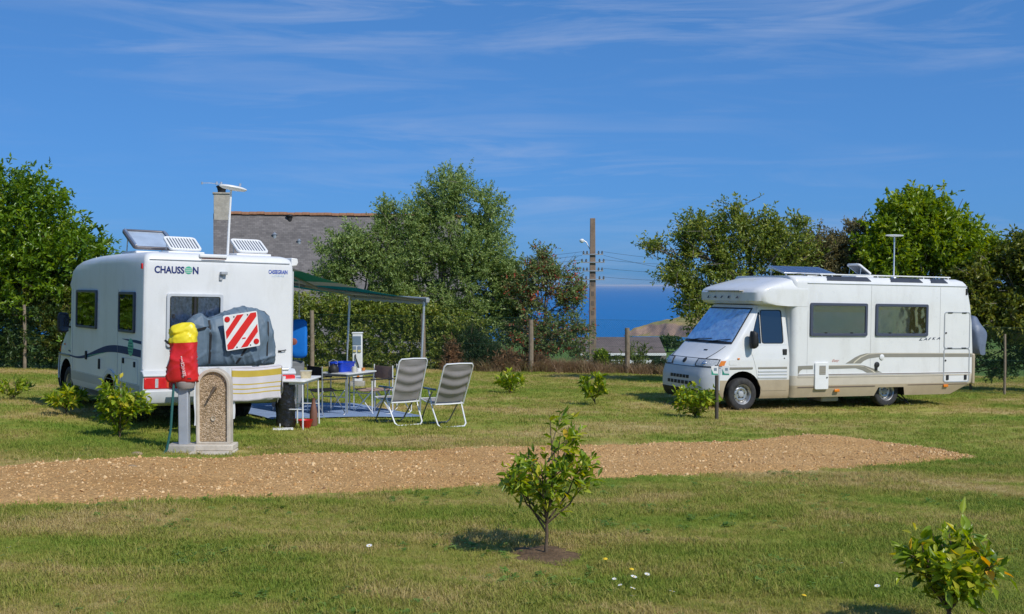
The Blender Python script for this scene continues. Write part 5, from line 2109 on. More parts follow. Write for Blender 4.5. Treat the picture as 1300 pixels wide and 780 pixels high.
band([(1.245, .665), (5.86, .665), (5.86, .69), (1.245, .69)], ya, lightbeige, 'skirt_moulding', lk, .008)
band([(1.245, .455), (3.24, .455), (3.24, .472), (1.245, .472)], ya, brownline, 'skirt_seam', lk, .002)
band([(4.12, .468), (5.80, .468), (5.80, .480), (4.12, .480)], ya, brownline, 'skirt_seam', lk, .002)
mb = MB()
for x in (1.47, 3.10, 4.98):
    mb.box((x, Y0 - .0015, 1.66 if x > 2 else 1.4), (.005, .005, 1.86 if x > 2 else 1.3))
mb.build('panel_joint', pm('sealant_grey', (.50, .50, .49), .6), lk)
# rear valance
mb = MB()
mb.box((5.955, 1.03, .80), (.09, 2.30, .68))
mb.build('rear_valance', beige, lk, bevel=.035, seg=3)
# roof gutter rail and dark strips painting the shade in the roof rail's open gaps
mb = MB()
mb.tube([(1.45, Y0 - .004, 2.615), (3.5, Y0 - .004, 2.615), (5.72, Y0 - .004, 2.615)], .011, 6)
mb.build('gutter', greyl, lk)
for x0, x1 in ((1.95, 3.10), (3.62, 4.50), (4.72, 5.20)):
    mb = MB()
    mb.prism([(x0, 0), (x1, 0), (x1 - .06, 1), (x0 + .04, 1)], lambda u, v, w_: (u, -.088 + .075 * v + w_ * .35, 2.672 + .082 * v + w_), .004, .012)
    mb.build('roof_rail_gap_shade', pm('painted_gap_shade', (.04, .045, .06), .3), lk)
mb = MB()
for x in (1.9, 3.36, 4.61, 5.3):
    mb.tube([(x, .02, 2.74), (x, .03, 2.80)], .014, 6)
mb.tube([(1.85, .03, 2.805), (3.6, .03, 2.805), (5.36, .03, 2.805)], .014, 8)
mb.build('roof_rail', whitep, lk)
# roof equipment
sp = empty('solar_panel', (2.0, .60, 2.80), parent=lk)
Mt = Matrix.Rotation(R(14), 3, 'X')
MB().box((0, .25, .10), (1.34, .62, .03), Mt).build('panel_frame', alu, sp, bevel=.004)
mb = MB()
for i in range(6):
    for j in range(3):
        c = Mt @ Vector((-.5375 + i * .215, -.195 + j * .195, .0165)) + Vector((0, .25, .10))
        mb.box(c, (.20, .18, .004), Mt)
mb.build('solar_cell', solar, sp)
mb = MB()
mb.tube([(-.6, -.04, -.07), (-.6, -.02, .0)], .015, 6)
mb.tube([(.6, -.04, -.07), (.6, -.02, .0)], .015, 6)
mb.tube([(-.6, .52, -.07), (-.6, .50, .17)], .012, 6)
mb.tube([(.6, .52, -.07), (.6, .50, .17)], .012, 6)
mb.build('support', alu, sp)


def roof_hatch(root, x, y, z, sx_, sy_, ang, ribs=9, toward=1):
    h = empty('roof_hatch', (x, y, z), parent=root)
    MB().box((0, 0, 0), (sx_ + .06, sy_ + .06, .05)).build('hatch_base', whitep, h, bevel=.012)
    lid = Matrix.Rotation(toward * R(ang), 3, 'Y')
    off = Vector((toward * sx_ / 2, 0, .03))

    def T(p):
        return off + lid @ (Vector(p) - Vector((toward * sx_ / 2, 0, 0)))
    mb = MB()
    frame_prism(mb, rrect(-sx_ / 2, -sy_ / 2, sx_ / 2, sy_ / 2, .06), rrect(-sx_ / 2 + .035, -sy_ / 2 + .035, sx_ / 2 - .035, sy_ / 2 - .035, .045), lambda u, v, w_: T((u, v, w_)), 0, .035)
    l_ = mb.build('hatch_lid', whitep, h, bevel=.006)
    mb = MB()
    mb.prism(rrect(-sx_ / 2 + .03, -sy_ / 2 + .03, sx_ / 2 - .03, sy_ / 2 - .03, .045), lambda u, v, w_: T((u, v, w_)), .006, .012)
    mb.build('lid_pane', pm('smoked_lid', (.16, .17, .18), .3, var=.1), l_)
    rib_me = None
    for k in range(ribs):
        v = -sy_ / 2 + .05 + (sy_ - .1) * (k + .5) / ribs
        mb = MB()
        mb.prism([(-sx_ / 2 + .03, -.012), (sx_ / 2 - .03, -.012), (sx_ / 2 - .03, .012), (-sx_ / 2 + .03, .012)], lambda u, vv_, w_: T((u, v + vv_, w_)), .0125, .030)
        mb.build('rib', whitep, l_, angle=None)
    mb = MB()
    for s in (-1, 1):
        mb.tube([(-toward * sx_ * .2, s * sy_ * .42, .02), T((-toward * sx_ * .25, s * sy_ * .42, .0))], .007, 5)
    mb.build('strut', alu, h)
    return h


roof_hatch(lk, 3.5, .85, 2.80, .42, .44, 32, 5, 1)
an = empty('antenna', (4.42, .75, 2.77), parent=lk)
MB().lathe([(.07, 0), (.06, .03), (.022, .05), (.016, .06), (.016, .95)], n=12).build('mast', alu, an)
mb = MB()
mb.rings([[(.24 * k * math.cos(a), .17 * k * math.sin(a), .95 + h_) for a in [2 * PI * j / 20 for j in range(20)]] for h_, k in ((-.02, .25), (-.005, .85), (.008, .95), (.020, .85), (.026, .4))])
mb.build('antenna_head', whitep, an, angle=40)
# hatches, caps, lamps and lettering on the side
fl = MB()
fl.prism(rrect(1.655, .415, 2.0, .975, .03), lambda u, v, w_: (u, Y0 + w_, v), .01, -.034)
fl = fl.build('boiler_flap', whitep, lk, bevel=.008)
mb = MB()
mb.prism(rrect(1.76, .72, 1.92, .91, .008), lambda u, v, w_: (u, Y0 + w_, v), -.030, -.037)
g_ = mb.build('vent_grille', pm('vent_tan', (.30, .25, .17), .6), fl)
for k in range(5):
    MB().box((1.84, Y0 - .039, .738 + k * .04), (.15, .006, .012)).build('louvre', greyp, g_)
MB().lathe([(0, .012), (.016, .011), (.017, 0)], (1.955, Y0 - .032, .66), (0, -1, 0), 12).build('lock', blackp, fl)
for (z0, z1) in ((1.262, 2.035), (.53, 1.24)):
    mb = MB()
    mb.prism(rrect(5.115, z0, 5.815, z1, .045), lambda u, v, w_: (u, Y0 + w_, v), .004, -.0035)
    d = mb.build('locker_door', white, lk, angle=30)
    mb = MB()
    frame_prism(mb, rrect(5.095, z0 - .018, 5.835, z1 + .018, .06), rrect(5.118, z0 + .003, 5.812, z1 - .003, .045), lambda u, v, w_: (u, Y0 - w_, v), -.003, .010)
    mb.build('door_trim', greyp, d, angle=30)
    zl = z0 + (.33 if z0 > 1 else .46)
    MB().lathe([(0, .016), (.018, .014), (.022, 0)], (5.15, Y0 - .004, zl), (0, -1, 0), 12).build('lock', blackp, d)
    if z0 > 1:
        for zz in (z0 + .0, z1 - .0):
            for xx in (5.26, 5.66):
                MB().box((xx, Y0 - .014, zz), (.13, .012, .022)).build('hinge', blackp, d, bevel=.003)
    else:
        for xx in (5.21, 5.72):
            MB().box((xx, Y0 - .012, .62), (.07, .016, .11)).build('latch', blackp, d, bevel=.006)
MB().lathe([(.060, 0), (.060, .012), (.045, .020), (0, .021)], (3.40, Y0 - .004, 1.075), (0, -1, 0), 20).build('filler_cap', whitep, lk)
cp = MB()
cp.lathe([(.062, 0), (.060, .02), (.045, .028), (0, .030)], (3.27, Y0 - .004, .915), (0, -1, 0), 20)
cp.box((3.25, Y0 - .014, .845), (.06, .02, .10))
cp.build('power_inlet', blackp, lk)
for x, z in ((2.235, .385), (5.165, .44)):
    MB().box((x, Y0 - .012, z), (.13, .03, .06)).build('side_marker', orange, lk, bevel=.012)
for k, ch_ in enumerate('LAIKA'):
    text_part('letter', ch_, .10, .052, (4.40 + k * .122, ya, 1.425 + k * .0055), (1, 0, .045), (0, 0, 1), frame_m, lk, .003, shear=.4, bold=.03)
text_part('lettering', 'Easy', .19, .07, (2.10, ya, .965), (1, 0, .03), (0, 0, 1), redtxt, lk, .002, shear=.4)
MB().box((5.715, Y0 - .006, 2.50), (.05, .014, .14)).build('corner_lamp', blackp, lk, bevel=.005)
# running gear
MB().box((2.6, 1.03, .36), (5.2, 1.3, .20)).build('chassis', arch_m, lk)
for (x, y, s) in ((0, .125, -1), (0, 1.835, 1), (3.70, .165, -1), (3.70, 1.895, 1)):
    wheel(lk, x, y, .33, .335, s)
mb = MB()
mb.tube([(4.05, .35, .30), (4.42, .18, .03)], .022, 6)
mb.tube([(4.30, .40, .30), (4.42, .18, .03)], .016, 6)
mb.box((4.43, .17, .018), (.14, .14, .03))
mb.build('steady_leg', blackp, lk)
mb = MB()
mb.box((2.35, .5, .20), (.45, .5, .16))
mb.build('water_tank', greyp, lk, bevel=.03)

# ================================================================== white motorhome with the awning (left)
cs = empty('motorhome', M=CM)
tag(cs, 'white motorhome seen from its rear, with green awning and blue lettering above its back window', 'motorhome')
XR = 4.9
W_ = 2.30
mb = MB()
lv = [(.42, .03, .95, XR - .02, .05, 2), (.52, .0, .90, XR, .05, 1), (.655, .0, .88, XR, .05, 0), (.87, 0, .85, XR, .06, 0), (1.3, 0, .84, XR, .06, 0), (1.9, 0, .84, XR, .06, 0), (2.20, 0, .85, XR, .06, 0), (2.33, .006, .90, XR, .06, 0), (2.42, .012, 1.08, XR - .002, .06, 0),
      (2.485, .02, 1.42, XR - .012, .07, 0), (2.53, .04, 1.9, XR - .035, .08, 0), (2.56, .075, 2.4, XR - .07, .09, 0), (2.58, .14, 3.0, XR - .13, .1, 0)]
mb.rings([ring(xf, xr, ins, W_ - ins, .10 if z < 2.4 else .18, rr, z) for z, ins, xf, xr, rr, m_ in lv], mats=[v[5] for v in lv[:-1]])
hb_ = mb.build('body', [white2, greyp, greyl, arch_m], cs, angle=28)
cuts = []
for a, b in ((-.3, .40), (1.90, 2.6)):
    c = MB()
    pr = [(3.30 + .40 * math.cos(2 * PI * k / 24), max(.2, .34 + .40 * math.sin(2 * PI * k / 24))) for k in range(24)]
    c.prism(pr, lambda u, v, w_: (u, w_, v), a, b)
    cuts.append(c.mesh('arch', arch_m, 30))
boolean_cut(hb_, cuts, None)
for y, s in ((0, -1), (W_, 1)):
    mb = MB()
    po = [(3.30 + .47 * math.cos(PI * k / 14), .36 + .45 * math.sin(PI * k / 14)) for k in range(15)]
    pi_ = [(3.30 + .40 * math.cos(PI * k / 14), .36 + .385 * math.sin(PI * k / 14)) for k in range(15)]
    mb.prism(po + pi_[::-1], lambda u, v, w_: (u, y + s * w_, v), -.004, .018)
    mb.build('wheel_arch_trim', greyl, cs, angle=40)
build_cab(cs, .17, greyl)
mb = MB()
lt = [(2.02, .40, .35), (2.06, .22, .4), (2.12, .16, .42), (2.20, .24, .44), (2.32, .50, .46), (2.42, .85, .48), (2.48, 1.2, .5), (2.53, 1.7, .5), (2.555, 2.3, .5)]
mb.rings([ring(xf, 2.9, .06 + max(0, z - 2.3) * .3, W_ - .06 - max(0, z - 2.3) * .3, rf, .02, z, bow=.12) for z, xf, rf in lt])
mb.build('cab_roof', white2, cs, angle=30)
for (x, y, s) in ((0, .30, -1), (0, 2.0, 1), (3.30, .22, -1), (3.30, 2.08, 1)):
    wheel(cs, x, y, .33, .335, s)
MB().box((2.2, 1.15, .38), (4.6, 1.3, .20)).build('chassis', arch_m, cs)
# left side windows, stripes, locks
side_window(cs, 3.77, 1.40, 4.55, 2.0, 0, -1, frame_m, pane_dark, inner, .04)
side_window(cs, 1.34, 1.40, 2.55, 2.02, 0, -1, frame_m, pane_dark, inner, .04)
side_window(cs, 2.6, 1.40, 3.6, 2.0, W_, 1, frame_m, pane_dark, inner, .04)


def wave(pts, name, mat, y, th=.002, parent=cs):
    n = 40
    xs = np.array([p[0] for p in pts])
    P = []
    q = np.linspace(0, 1, n)
    idx = np.linspace(0, 1, len(pts))
    # smooth through the points
    def sm(vals):
        v = np.interp(q, idx, vals)
        for _ in range(3):
            v = np.r_[v[0], (v[:-2] + 2 * v[1:-1] + v[2:]) / 4, v[-1]]
        return v
    X, Z, T_ = sm(xs), sm([p[1] for p in pts]), sm([p[2] for p in pts])
    poly = [(X[i], Z[i] + T_[i]) for i in range(n)] + [(X[i], Z[i] - T_[i]) for i in range(n - 1, -1, -1)]
    mb = MB()
    for i in range(n - 1):
        a, b, c, d = (X[i], Z[i] + T_[i]), (X[i + 1], Z[i + 1] + T_[i + 1]), (X[i + 1], Z[i + 1] - T_[i + 1]), (X[i], Z[i] - T_[i])
        mb._f([mb.bm.verts.new((u, y - th, v)) for u, v in (a, b, c, d)])
    bmesh.ops.remove_doubles(mb.bm, verts=mb.bm.verts, dist=1e-5)
    r_ = bmesh.ops.extrude_face_region(mb.bm, geom=mb.bm.faces[:])
    for v in [g for g in r_['geom'] if isinstance(g, bmesh.types.BMVert)]:
        v.co.y += th * .8
    return mb.build(name, mat, parent, angle=None)


wave([(.90, .905, .012), (1.25, .893, .014), (1.6, .905, .020), (2.1, .965, .030), (2.6, 1.045, .042), (3.1, 1.115, .050), (3.6, 1.14, .055), (4.2, 1.135, .056), (4.83, 1.118, .052)], 'stripe', navy, -.001)
wave([(4.84, 1.275, .022), (4.6, 1.285, .022), (4.3, 1.29, .015), (3.92, 1.30, .002)], 'stripe', navy, -.001)
wave([(2.0, .945, .004), (2.5, 1.0, .005), (3.0, 1.05, .003)], 'stripe', teal, -.0032, .0008)
wave([(.15, .955, .010), (.4, .935, .012), (.84, .908, .012)], 'stripe', navy, .158, .002)
MB().lathe([(0, .004), (.125, .0038), (.13, 0)], (4.34, -.002, 1.19), (0, -1, 0), 24).build('logo_disc', teal, cs)
mb = MB()
for k in range(4):
    mb.box((4.34, -.0085, 1.125 + k * .042), (.24 - .05 * abs(k - 1.5), .003, .010))
mb.build('logo_line', navy, cs)
text_part('lettering', 'Welcome', .30, .06, (.42, .160, .985), (1, 0, -.03), (0, 0, 1), teal, cs, .003, shear=.4)
mb = MB()
for x, z in ((4.0, .98), (4.55, .95)):
    mb.box((x, -.01, z), (.05, .022, .08))
mb.box((2.72, -.012, .86), (.05, .024, .16))
mb.box((1.95, -.012, .96), (.06, .024, .14))
mb.build('locker_lock', blackp, cs, bevel=.004)
mb = MB()
frame_prism(mb, rrect(3.9, .66, 4.7, 1.03, .03), rrect(3.912, .672, 4.688, 1.018, .025), lambda u, v, w_: (u, -w_, v), -.002, .004)
mb.build('locker_trim', greyl, cs, angle=None)
MB().box((4.83, -.008, 2.37), (.05, .018, .08)).build('side_marker', redl, cs, bevel=.004)
mb = MB()
for x in (1.05, 3.68):
    mb.box((x, -.0015, 1.35), (.006, .005, 1.36))
mb.box((2.9, -.0015, .665), (3.8, .005, .006))
mb.build('panel_joint', greyp, cs)
mb = MB()
for y in (.035, W_ - .035):
    mb = MB()
    mb.tube([(XR - .018, .012 if y < 1 else W_ - .012, .9), (XR - .018, .012 if y < 1 else W_ - .012, 1.6), (XR - .020, .014 if y < 1 else W_ - .014, 2.36)], .012, 6)
    mb.build('corner_profile', greyl, cs)
# rear wall
rx = XR
mb = MB()
mb.box((rx + .001, W_ / 2, 2.472), (.006, W_ - .16, .010))
mb.build('roof_seam', greyp, cs)
fnr = lambda u, v, w_: (rx + w_, u, v)
mb = MB()
frame_prism(mb, rrect(.33, 1.21, 1.17, 1.99, .04), rrect(.375, 1.255, 1.125, 1.945, .03), fnr, -.004, .036)
rw = mb.build('rear_window', greyl, cs, bevel=.008)
mb = MB()
mb.prism(rrect(.37, 1.25, 1.13, 1.95, .03), fnr, .002, .005)
mb.build('window_backing', inner, rw, angle=None)
curt = cloth('lace_curtain', (.80, .78, .84), .35, var=.45, vscale=26)
for a, b in ((.39, .70), (.79, 1.11)):
    mb = MB()
    mb.grid(lambda u, v: (rx + .014 + .006 * math.sin(u * 34 + 2 * math.sin(v * 3)) + .003 * math.sin(u * 71), a + (b - a) * u, 1.26 + .68 * v), 40, 4)
    mb.build('curtain', curt, rw, angle=60)
MB().box((rx + .030, .745, 1.60), (.014, .035, .70)).build('window_bar', blackp, rw)
mb = MB()
mb.prism(rrect(.37, 1.25, 1.13, 1.95, .03), fnr, .022, .026)
mb.build('pane', glassmat('rear_pane', (.95, .95, .96), .0), rw, angle=None)
mb = MB()
for y in (.43, 1.07):
    mb.box((rx + .032, y, 1.66), (.016, .03, .06))
mb.build('latch', blackp, rw)
# lettering on the rear
x_ = rx + .001
text_part('lettering', 'CHAUSS', .435, .105, (x_, .15, 2.275), (0, 1, -.0), (0, 0, 1), bluel, cs, .003, bold=.032)
text_part('lettering', 'N', .085, .105, (x_, .71, 2.275), (0, 1, 0), (0, 0, 1), bluel, cs, .003, bold=.032)
mb = MB()
mb.lathe([(0, .004), (.055, .0038), (.057, 0)], (x_, .648, 2.328), (1, 0, 0), 24)
mb.build('logo_disc', teal, cs)
mb = MB()
for k in range(3):
    mb.box((x_ + .0045, .648, 2.300 + k * .024), (.002, .10, .007))
mb.build('logo_line', white2, cs)
text_part('lettering', 'CASSEGRAIN', .305, .062, (x_, 1.88, 2.312), (0, 1, 0), (0, 0, 1), pm('bright_blue_letters', (.015, .07, .42), .4), cs, .003, bold=.022)
text_part('lettering', 'LOISIRS', .20, .026, (x_, 1.935, 2.268), (0, 1, 0), (0, 0, 1), pm('pale_blue_letters', (.45, .58, .72), .5), cs, .002)
cm_ = MB()
cm_.box((rx + .035, 1.165, 2.30), (.07, .10, .045))
cm_.box((rx + .012, 1.13, 2.24), (.02, .05, .10))
cm_.build('reversing_camera', greyp, cs, bevel=.008)
mb = MB()
mb.tube([(rx, 2.10, 1.14), (rx + .03, 2.10, 1.15), (rx + .03, 2.17, 1.16), (rx, 2.17, 1.16)], .008, 6)
mb.box((rx + .005, 2.08, 1.14), (.012, .05, .03))
mb.build('rack_bracket', blackp, cs)
MB().box((XR - .02, 1.02, 2.545), (.05, .42, .05)).build('roof_step', whitep, cs, bevel=.012)
MB().box((XR + .012, 1.02, 2.505), (.012, .36, .012)).build('brake_light', pm('dark_red', (.10, .02, .02), .4), cs)
# rear bumper with lamps
mb = MB()
pr = [(XR - .06, .88), (XR + .05, .875), (XR + .10, .83), (XR + .11, .80), (XR + .085, .79), (XR + .085, .615), (XR + .12, .60), (XR + .125, .50), (XR + .10, .42), (XR + .02, .375), (XR - .1, .37)]
mb.prism(pr, lambda u, v, w_: (u, w_, v), -.015, W_ + .015)
bp_ = mb.build('rear_bumper', greyl, cs, bevel=.02, seg=3)
for y0, y1, s in ((.0, .50, 1), (W_ - .5, W_, -1)):
    tl = MB()
    tl.prism(rrect(y0, .625, y1, .785, .02), lambda u, v, w_: (XR + w_, u, v), .06, .098)
    tl = tl.build('tail_light', redl, cs, bevel=.008)
    for q, w__, mt in ((.36, .045, clearl), (.70, .06, pm('orange_red_lens', (.70, .07, .03), .2, coat=.5))):
        yq = y0 + (y1 - y0) * (q if s > 0 else 1 - q)
        MB().box((XR + .099, yq, .705), (.006, w__, .13)).build('lamp_segment', mt, tl, bevel=.002)
# roof: skylight with raised lid, two ribbed hatches, antenna
sl = empty('skylight', (3.10, .62, 2.60), parent=cs)
MB().box((0, 0, 0), (.78, .62, .07)).build('skylight_base', whitep, sl, bevel=.015)
Ms = Matrix.Rotation(R(24), 3, 'Y')
T_ = lambda p: Vector((.37, 0, .05)) + Ms @ (Vector(p) - Vector((.37, 0, 0)))
mb = MB()
frame_prism(mb, rrect(-.37, -.34, .37, .36, .06), rrect(-.33, -.30, .33, .32, .05), lambda u, v, w_: T_((u, v, w_)), 0, .05)
fr_ = mb.build('skylight_frame', pm('dark_bronze_frame', (.14, .13, .14), .35, metal=.4), sl, bevel=.008)
mb = MB()
mb.prism(rrect(-.34, -.31, .34, .33, .05), lambda u, v, w_: T_((u, v, w_)), .018, .026)
mb.build('pane', pm('skylight_painted_sky', (.42, .50, .60), .12, spec=.6, var=.15, vscale=3, coat=.5), fr_)  # opaque pale blue painted in place of sky seen through the pane
mb = MB()
mb.tube([T_((-.33, -.30, .055)), T_((.33, -.30, .055))], .018, 7)
mb.tube([T_((-.33, .32, .055)), T_((.33, .32, .055))], .018, 7)
mb.tube([(-.2, -.28, .04), T_((-.2, -.28, .0))], .010, 6)
mb.tube([(-.2, .28, .04), T_((-.2, .28, .0))], .010, 6)
mb.build('skylight_bar', alu, fr_)
roof_hatch(cs, XR - .95, .86, 2.60, .42, .50, 29, 9, 1)
roof_hatch(cs, XR - .62, 1.80, 2.595, .42, .50, 29, 9, 1)
an = empty('antenna', (XR - .6, 1.46, 2.575), parent=cs)
MB().tube([(0, 0, 0), (-.01, .02, .5), (-.02, .045, 1.02)], [.02, .018, .016], 10).build('mast', whitep, an)
mb = MB()
mb.rings([[(.15 * k * math.cos(a), .07 + .25 * k * math.sin(a), 1.05 + h_ - .03 * k * math.sin(a)) for a in [2 * PI * j / 22 for j in range(22)]] for h_, k in ((-.04, .22), (-.028, .7), (-.005, .88), (.012, .85), (.026, .66), (.034, .26))])
mb.build('antenna_head', whitep, an, angle=40)
mb = MB()
mb.tube([(0, -.10, 1.09), (0, -.30, 1.10), (0, -.42, 1.09)], .006, 5)
for y in (-.12, -.19, .18):
    mb.lathe([(.0, .05), (.018, .045), (.022, .0)], (0, y, 1.08), n=8)
mb.lathe([(.0, .02), (.016, .015), (.016, -.02)], (0, -.42, 1.09), n=8)
mb.build('antenna_element', alu, an)
# entrance door on the far side
mb = MB()
mb.prism(rrect(1.45, .55, 2.05, 2.15, .05), lambda u, v, w_: (u, W_ + w_, v), -.004, .012)
mb.build('door', white2, cs, bevel=.004)

# ---- awning, a part of the motorhome: cassette, fabric, arms, front rail, two legs
aw = empty('awning', (0, 0, 0), parent=cs)
s0, s1, wl = .975, 3.90, 2.90


def A(s, w_, z):
    return Vector((XR - s, W_ + w_, z))


CMi = CM.inverted()


def local_ground(s, w_):
    p = CM @ A(s, w_, 0)
    q = CMi @ G(p.x, p.y)
    return q.z


zA = 2.50
lead0 = (CMi @ Vector((-1.53, 20.5, 1.445))).z
lead1 = (CMi @ Vector((-3.19, 22.9, 1.51))).z
mb = MB()
mb.prism([(.0, -.06), (.09, -.05), (.115, 0), (.10, .06), (0, .07)], lambda u, v, w_: (w_, W_ + u + .001, zA + v), XR - .12, XR - s1 - .25)
mb.build('cassette', whitep, aw, bevel=.01)
fab = bpy.data.materials.new('awning_fabric')
fab.use_nodes = True
t = fab.node_tree
t.nodes.clear()
o_ = N(t, 'ShaderNodeOutputMaterial')
uvn = N(t, 'ShaderNodeUVMap')
cr = N(t, 'ShaderNodeValToRGB')
cr.color_ramp.interpolation = 'CONSTANT'
e = cr.color_ramp.elements
gcol, scol, bcol = (0.085, 0.20, 0.145, 1), (0.27, 0.28, 0.24, 1), (0.05, 0.19, 0.19, 1)
e[0].color = scol
e[1].position = .16
e[1].color = gcol
for p_, c_ in ((.40, scol), (.52, bcol), (.86, scol)):
    q = e.new(p_)
    q.color = c_
sxn = N(t, 'ShaderNodeSeparateXYZ')
t.links.new(uvn.outputs[0], sxn.inputs[0])
t.links.new(sxn.outputs[1], cr.inputs[0])
df = N(t, 'ShaderNodeBsdfDiffuse')
tl_ = N(t, 'ShaderNodeBsdfTranslucent')
ms = N(t, 'ShaderNodeMixShader')
ms.inputs[0].default_value = .62
t.links.new(cr.outputs[0], df.inputs[0])
hs_ = N(t, 'ShaderNodeHueSaturation', Saturation=1.15, Value=1.5)
t.links.new(cr.outputs[0], hs_.inputs['Color'])
t.links.new(hs_.outputs[0], tl_.inputs[0])
t.links.new(df.outputs[0], ms.inputs[1])
t.links.new(tl_.outputs[0], ms.inputs[2])
t.links.new(ms.outputs[0], o_.inputs[0])


def fabz(u, v):
    lz = lead0 + (lead1 - lead0) * u
    return zA + .02 + (lz - zA - .02) * v - .09 * math.sin(PI * v) * (1 - .25 * math.sin(PI * u)) - .0 * u


mb = MB()
mb.grid(lambda u, v: A(s0 + (s1 - s0) * u, .09 + (wl - .09) * v, fabz(u, v)), 20, 24, thick=.003)
fo = mb.build('fabric', fab, aw, angle=60)
uvl = fo.data.uv_layers.new(name='UVMap')
for lp in fo.data.loops:
    co = fo.data.vertices[lp.vertex_index].co
    uvl.data[lp.index].uv = ((XR - co.x - s0) / (s1 - s0), (co.y - W_ - .09) / (wl - .09))
mb = MB()
mb.prism([(-.03, -.05), (.03, -.05), (.045, 0), (.03, .04), (-.03, .03)], lambda u, v, w_: A(s0 + (s1 - s0) * w_, wl + u, lead0 + (lead1 - lead0) * w_ + v), -.02, 1.02)
mb.build('front_rail', pm('grey_rail', (.34, .36, .36), .4, metal=.3), aw, bevel=.006)
mb = MB()
mb.grid(lambda u, v: A(s0 + (s1 - s0) * u, wl + .028, lead0 + (lead1 - lead0) * u - .045 - (.045 + .010 * math.sin(u * 60)) * v), 60, 2)
mb.build('valance', fab, aw, angle=60)
for nm, sa, la, sh in (('folding_arm', s0 + .25, lead0, 1), ('folding_arm', s1 - .25, lead1, -1)):
    mb = MB()
    el_ = A(sa + sh * .95, wl * .48, (zA + la) / 2 - .10)
    mb.tube([A(sa, .10, zA - .03), el_], .026, 8)
    mb.tube([el_, A(sa - sh * .05, wl - .02, la - .01)], .022, 8)
    mb.build(nm, pm('grey_arm', (.28, .29, .29), .45, metal=.3), aw)
for s, la in ((s0 + .03, lead0), (s1 - .03, lead1)):
    zg = local_ground(s, wl - .06)
    mb = MB()
    mb.tube([A(s, wl - .02, la - .03), A(s, wl - .05, (la + zg) * .5)], .021, 8)
    mb.tube([A(s, wl - .05, (la + zg) * .5 + .02), A(s, wl - .06, zg + .012)], .016, 8)
    mb.box(A(s, wl - .06, zg + .008), (.09, .07, .014))
    mb.build('leg', alu, aw)

# ================================================================== AT THE BACK OF THE LEFT MOTORHOME
U = lambda x, u, z: CM @ Vector((XR + x, u, z))          # x metres behind the rear wall, u across, z up
tarp = pm('grey_tarpaulin', (0.115, 0.165, 0.215), .55, spec=.4, var=.10, vscale=5, bump=.006, bscale=16)
strap_m = pm('black_strap', (.012, .012, .014), .7)

# the rear carrier is part of the motorhome
mb = MB()
for x, z in ((.25, .90), (.55, .90), (.74, .915)):
    mb.tube([(XR + x, .35, z), (XR + x, 1.1, z), (XR + x, 1.90, z)], .022, 8)
for u in (.55, 1.65):
    mb.tube([(XR + .12, u, .80), (XR + .2, u, .86), (XR + .78, u, .90)], .022, 8)
    mb.tube([(XR + .02, u, 1.5), (XR + .10, u, 1.45), (XR + .22, u, .90)], .016, 8)
mb.build('rear_carrier', alu, cs)

bx = empty('covered_bicycles', M=Matrix.Translation(U(.42, 1.15, .95)) @ CM3.to_4x4())
tag(bx, 'bicycles under a creased blue grey tarpaulin on the rear carrier below the curtained window', 'bicycle cover')
tu = [.40, .46, .52, .60, .68, .78, .86, .98, 1.10, 1.22, 1.34, 1.50, 1.64, 1.71, 1.76, 1.80]
tt = [1.36, 1.52, 1.62, 1.70, 1.73, 1.66, 1.68, 1.72, 1.77, 1.81, 1.83, 1.80, 1.77, 1.70, 1.50, 1.32]
td_ = [.08, .12, .16, .19, .21, .17, .20, .21, .22, .22, .21, .20, .19, .16, .14, .09]


def tarp_pt(u, a):
    top = float(np.interp(u, tu, tt))
    dep = float(np.interp(u, tu, td_))
    bot = .955 + .05 * max(0, abs(u - 1.1) - .55) * 2
    zc, hz_ = (top + bot) / 2, (top - bot) / 2
    ca, sa = math.cos(a), math.sin(a)
    x = dep * math.copysign(abs(ca) ** .62, ca)
    z = zc + hz_ * math.copysign(abs(sa) ** .55, sa)
    # taper to the top, waist, creases
    x *= 1 - .28 * max(0, sa)
    rg = lambda q, e: (1 - abs(math.sin(q))) ** e
    cr_ = (.008 * math.sin(9 * u + 7 * z) * math.sin(5 * z - 3 * u) + .034 * rg(4.5 * u - 7 * z + .8 * math.sin(4 * z + 3 * u), 5) * (.5 + .5 * math.sin(3 * u + 2))
           + .030 * rg(5.5 * z + 6.5 * u + .9 * math.sin(5 * u), 6) + .020 * rg(12 * u + 2.5 * z + 1.1 * math.sin(7 * z), 5) + .016 * rg(11 * z - 3 * u + 1.2 * math.sin(6 * u), 6) - .018)
    fold = -.035 * math.exp(-((u - .79) / .045) ** 2) - .025 * math.exp(-((u - 1.66) / .035) ** 2) - .022 * math.exp(-((u - 1.22 + (z - 1.2) * .5) / .04) ** 2)
    k = 1 if ca > 0 else .4
    return Vector((x + (cr_ + fold) * k * (1 if abs(sa) < .97 else .4), u - 1.15, z - .95 + (cr_ * .6 if sa > .8 else 0)))


mb = MB()
NA = 84
mb.rings([[tarp_pt(u, 2 * PI * j / NA) for j in range(NA)] for u in np.linspace(.40, 1.80, 132)])
mb.build('tarpaulin', tarp, bx, angle=75)


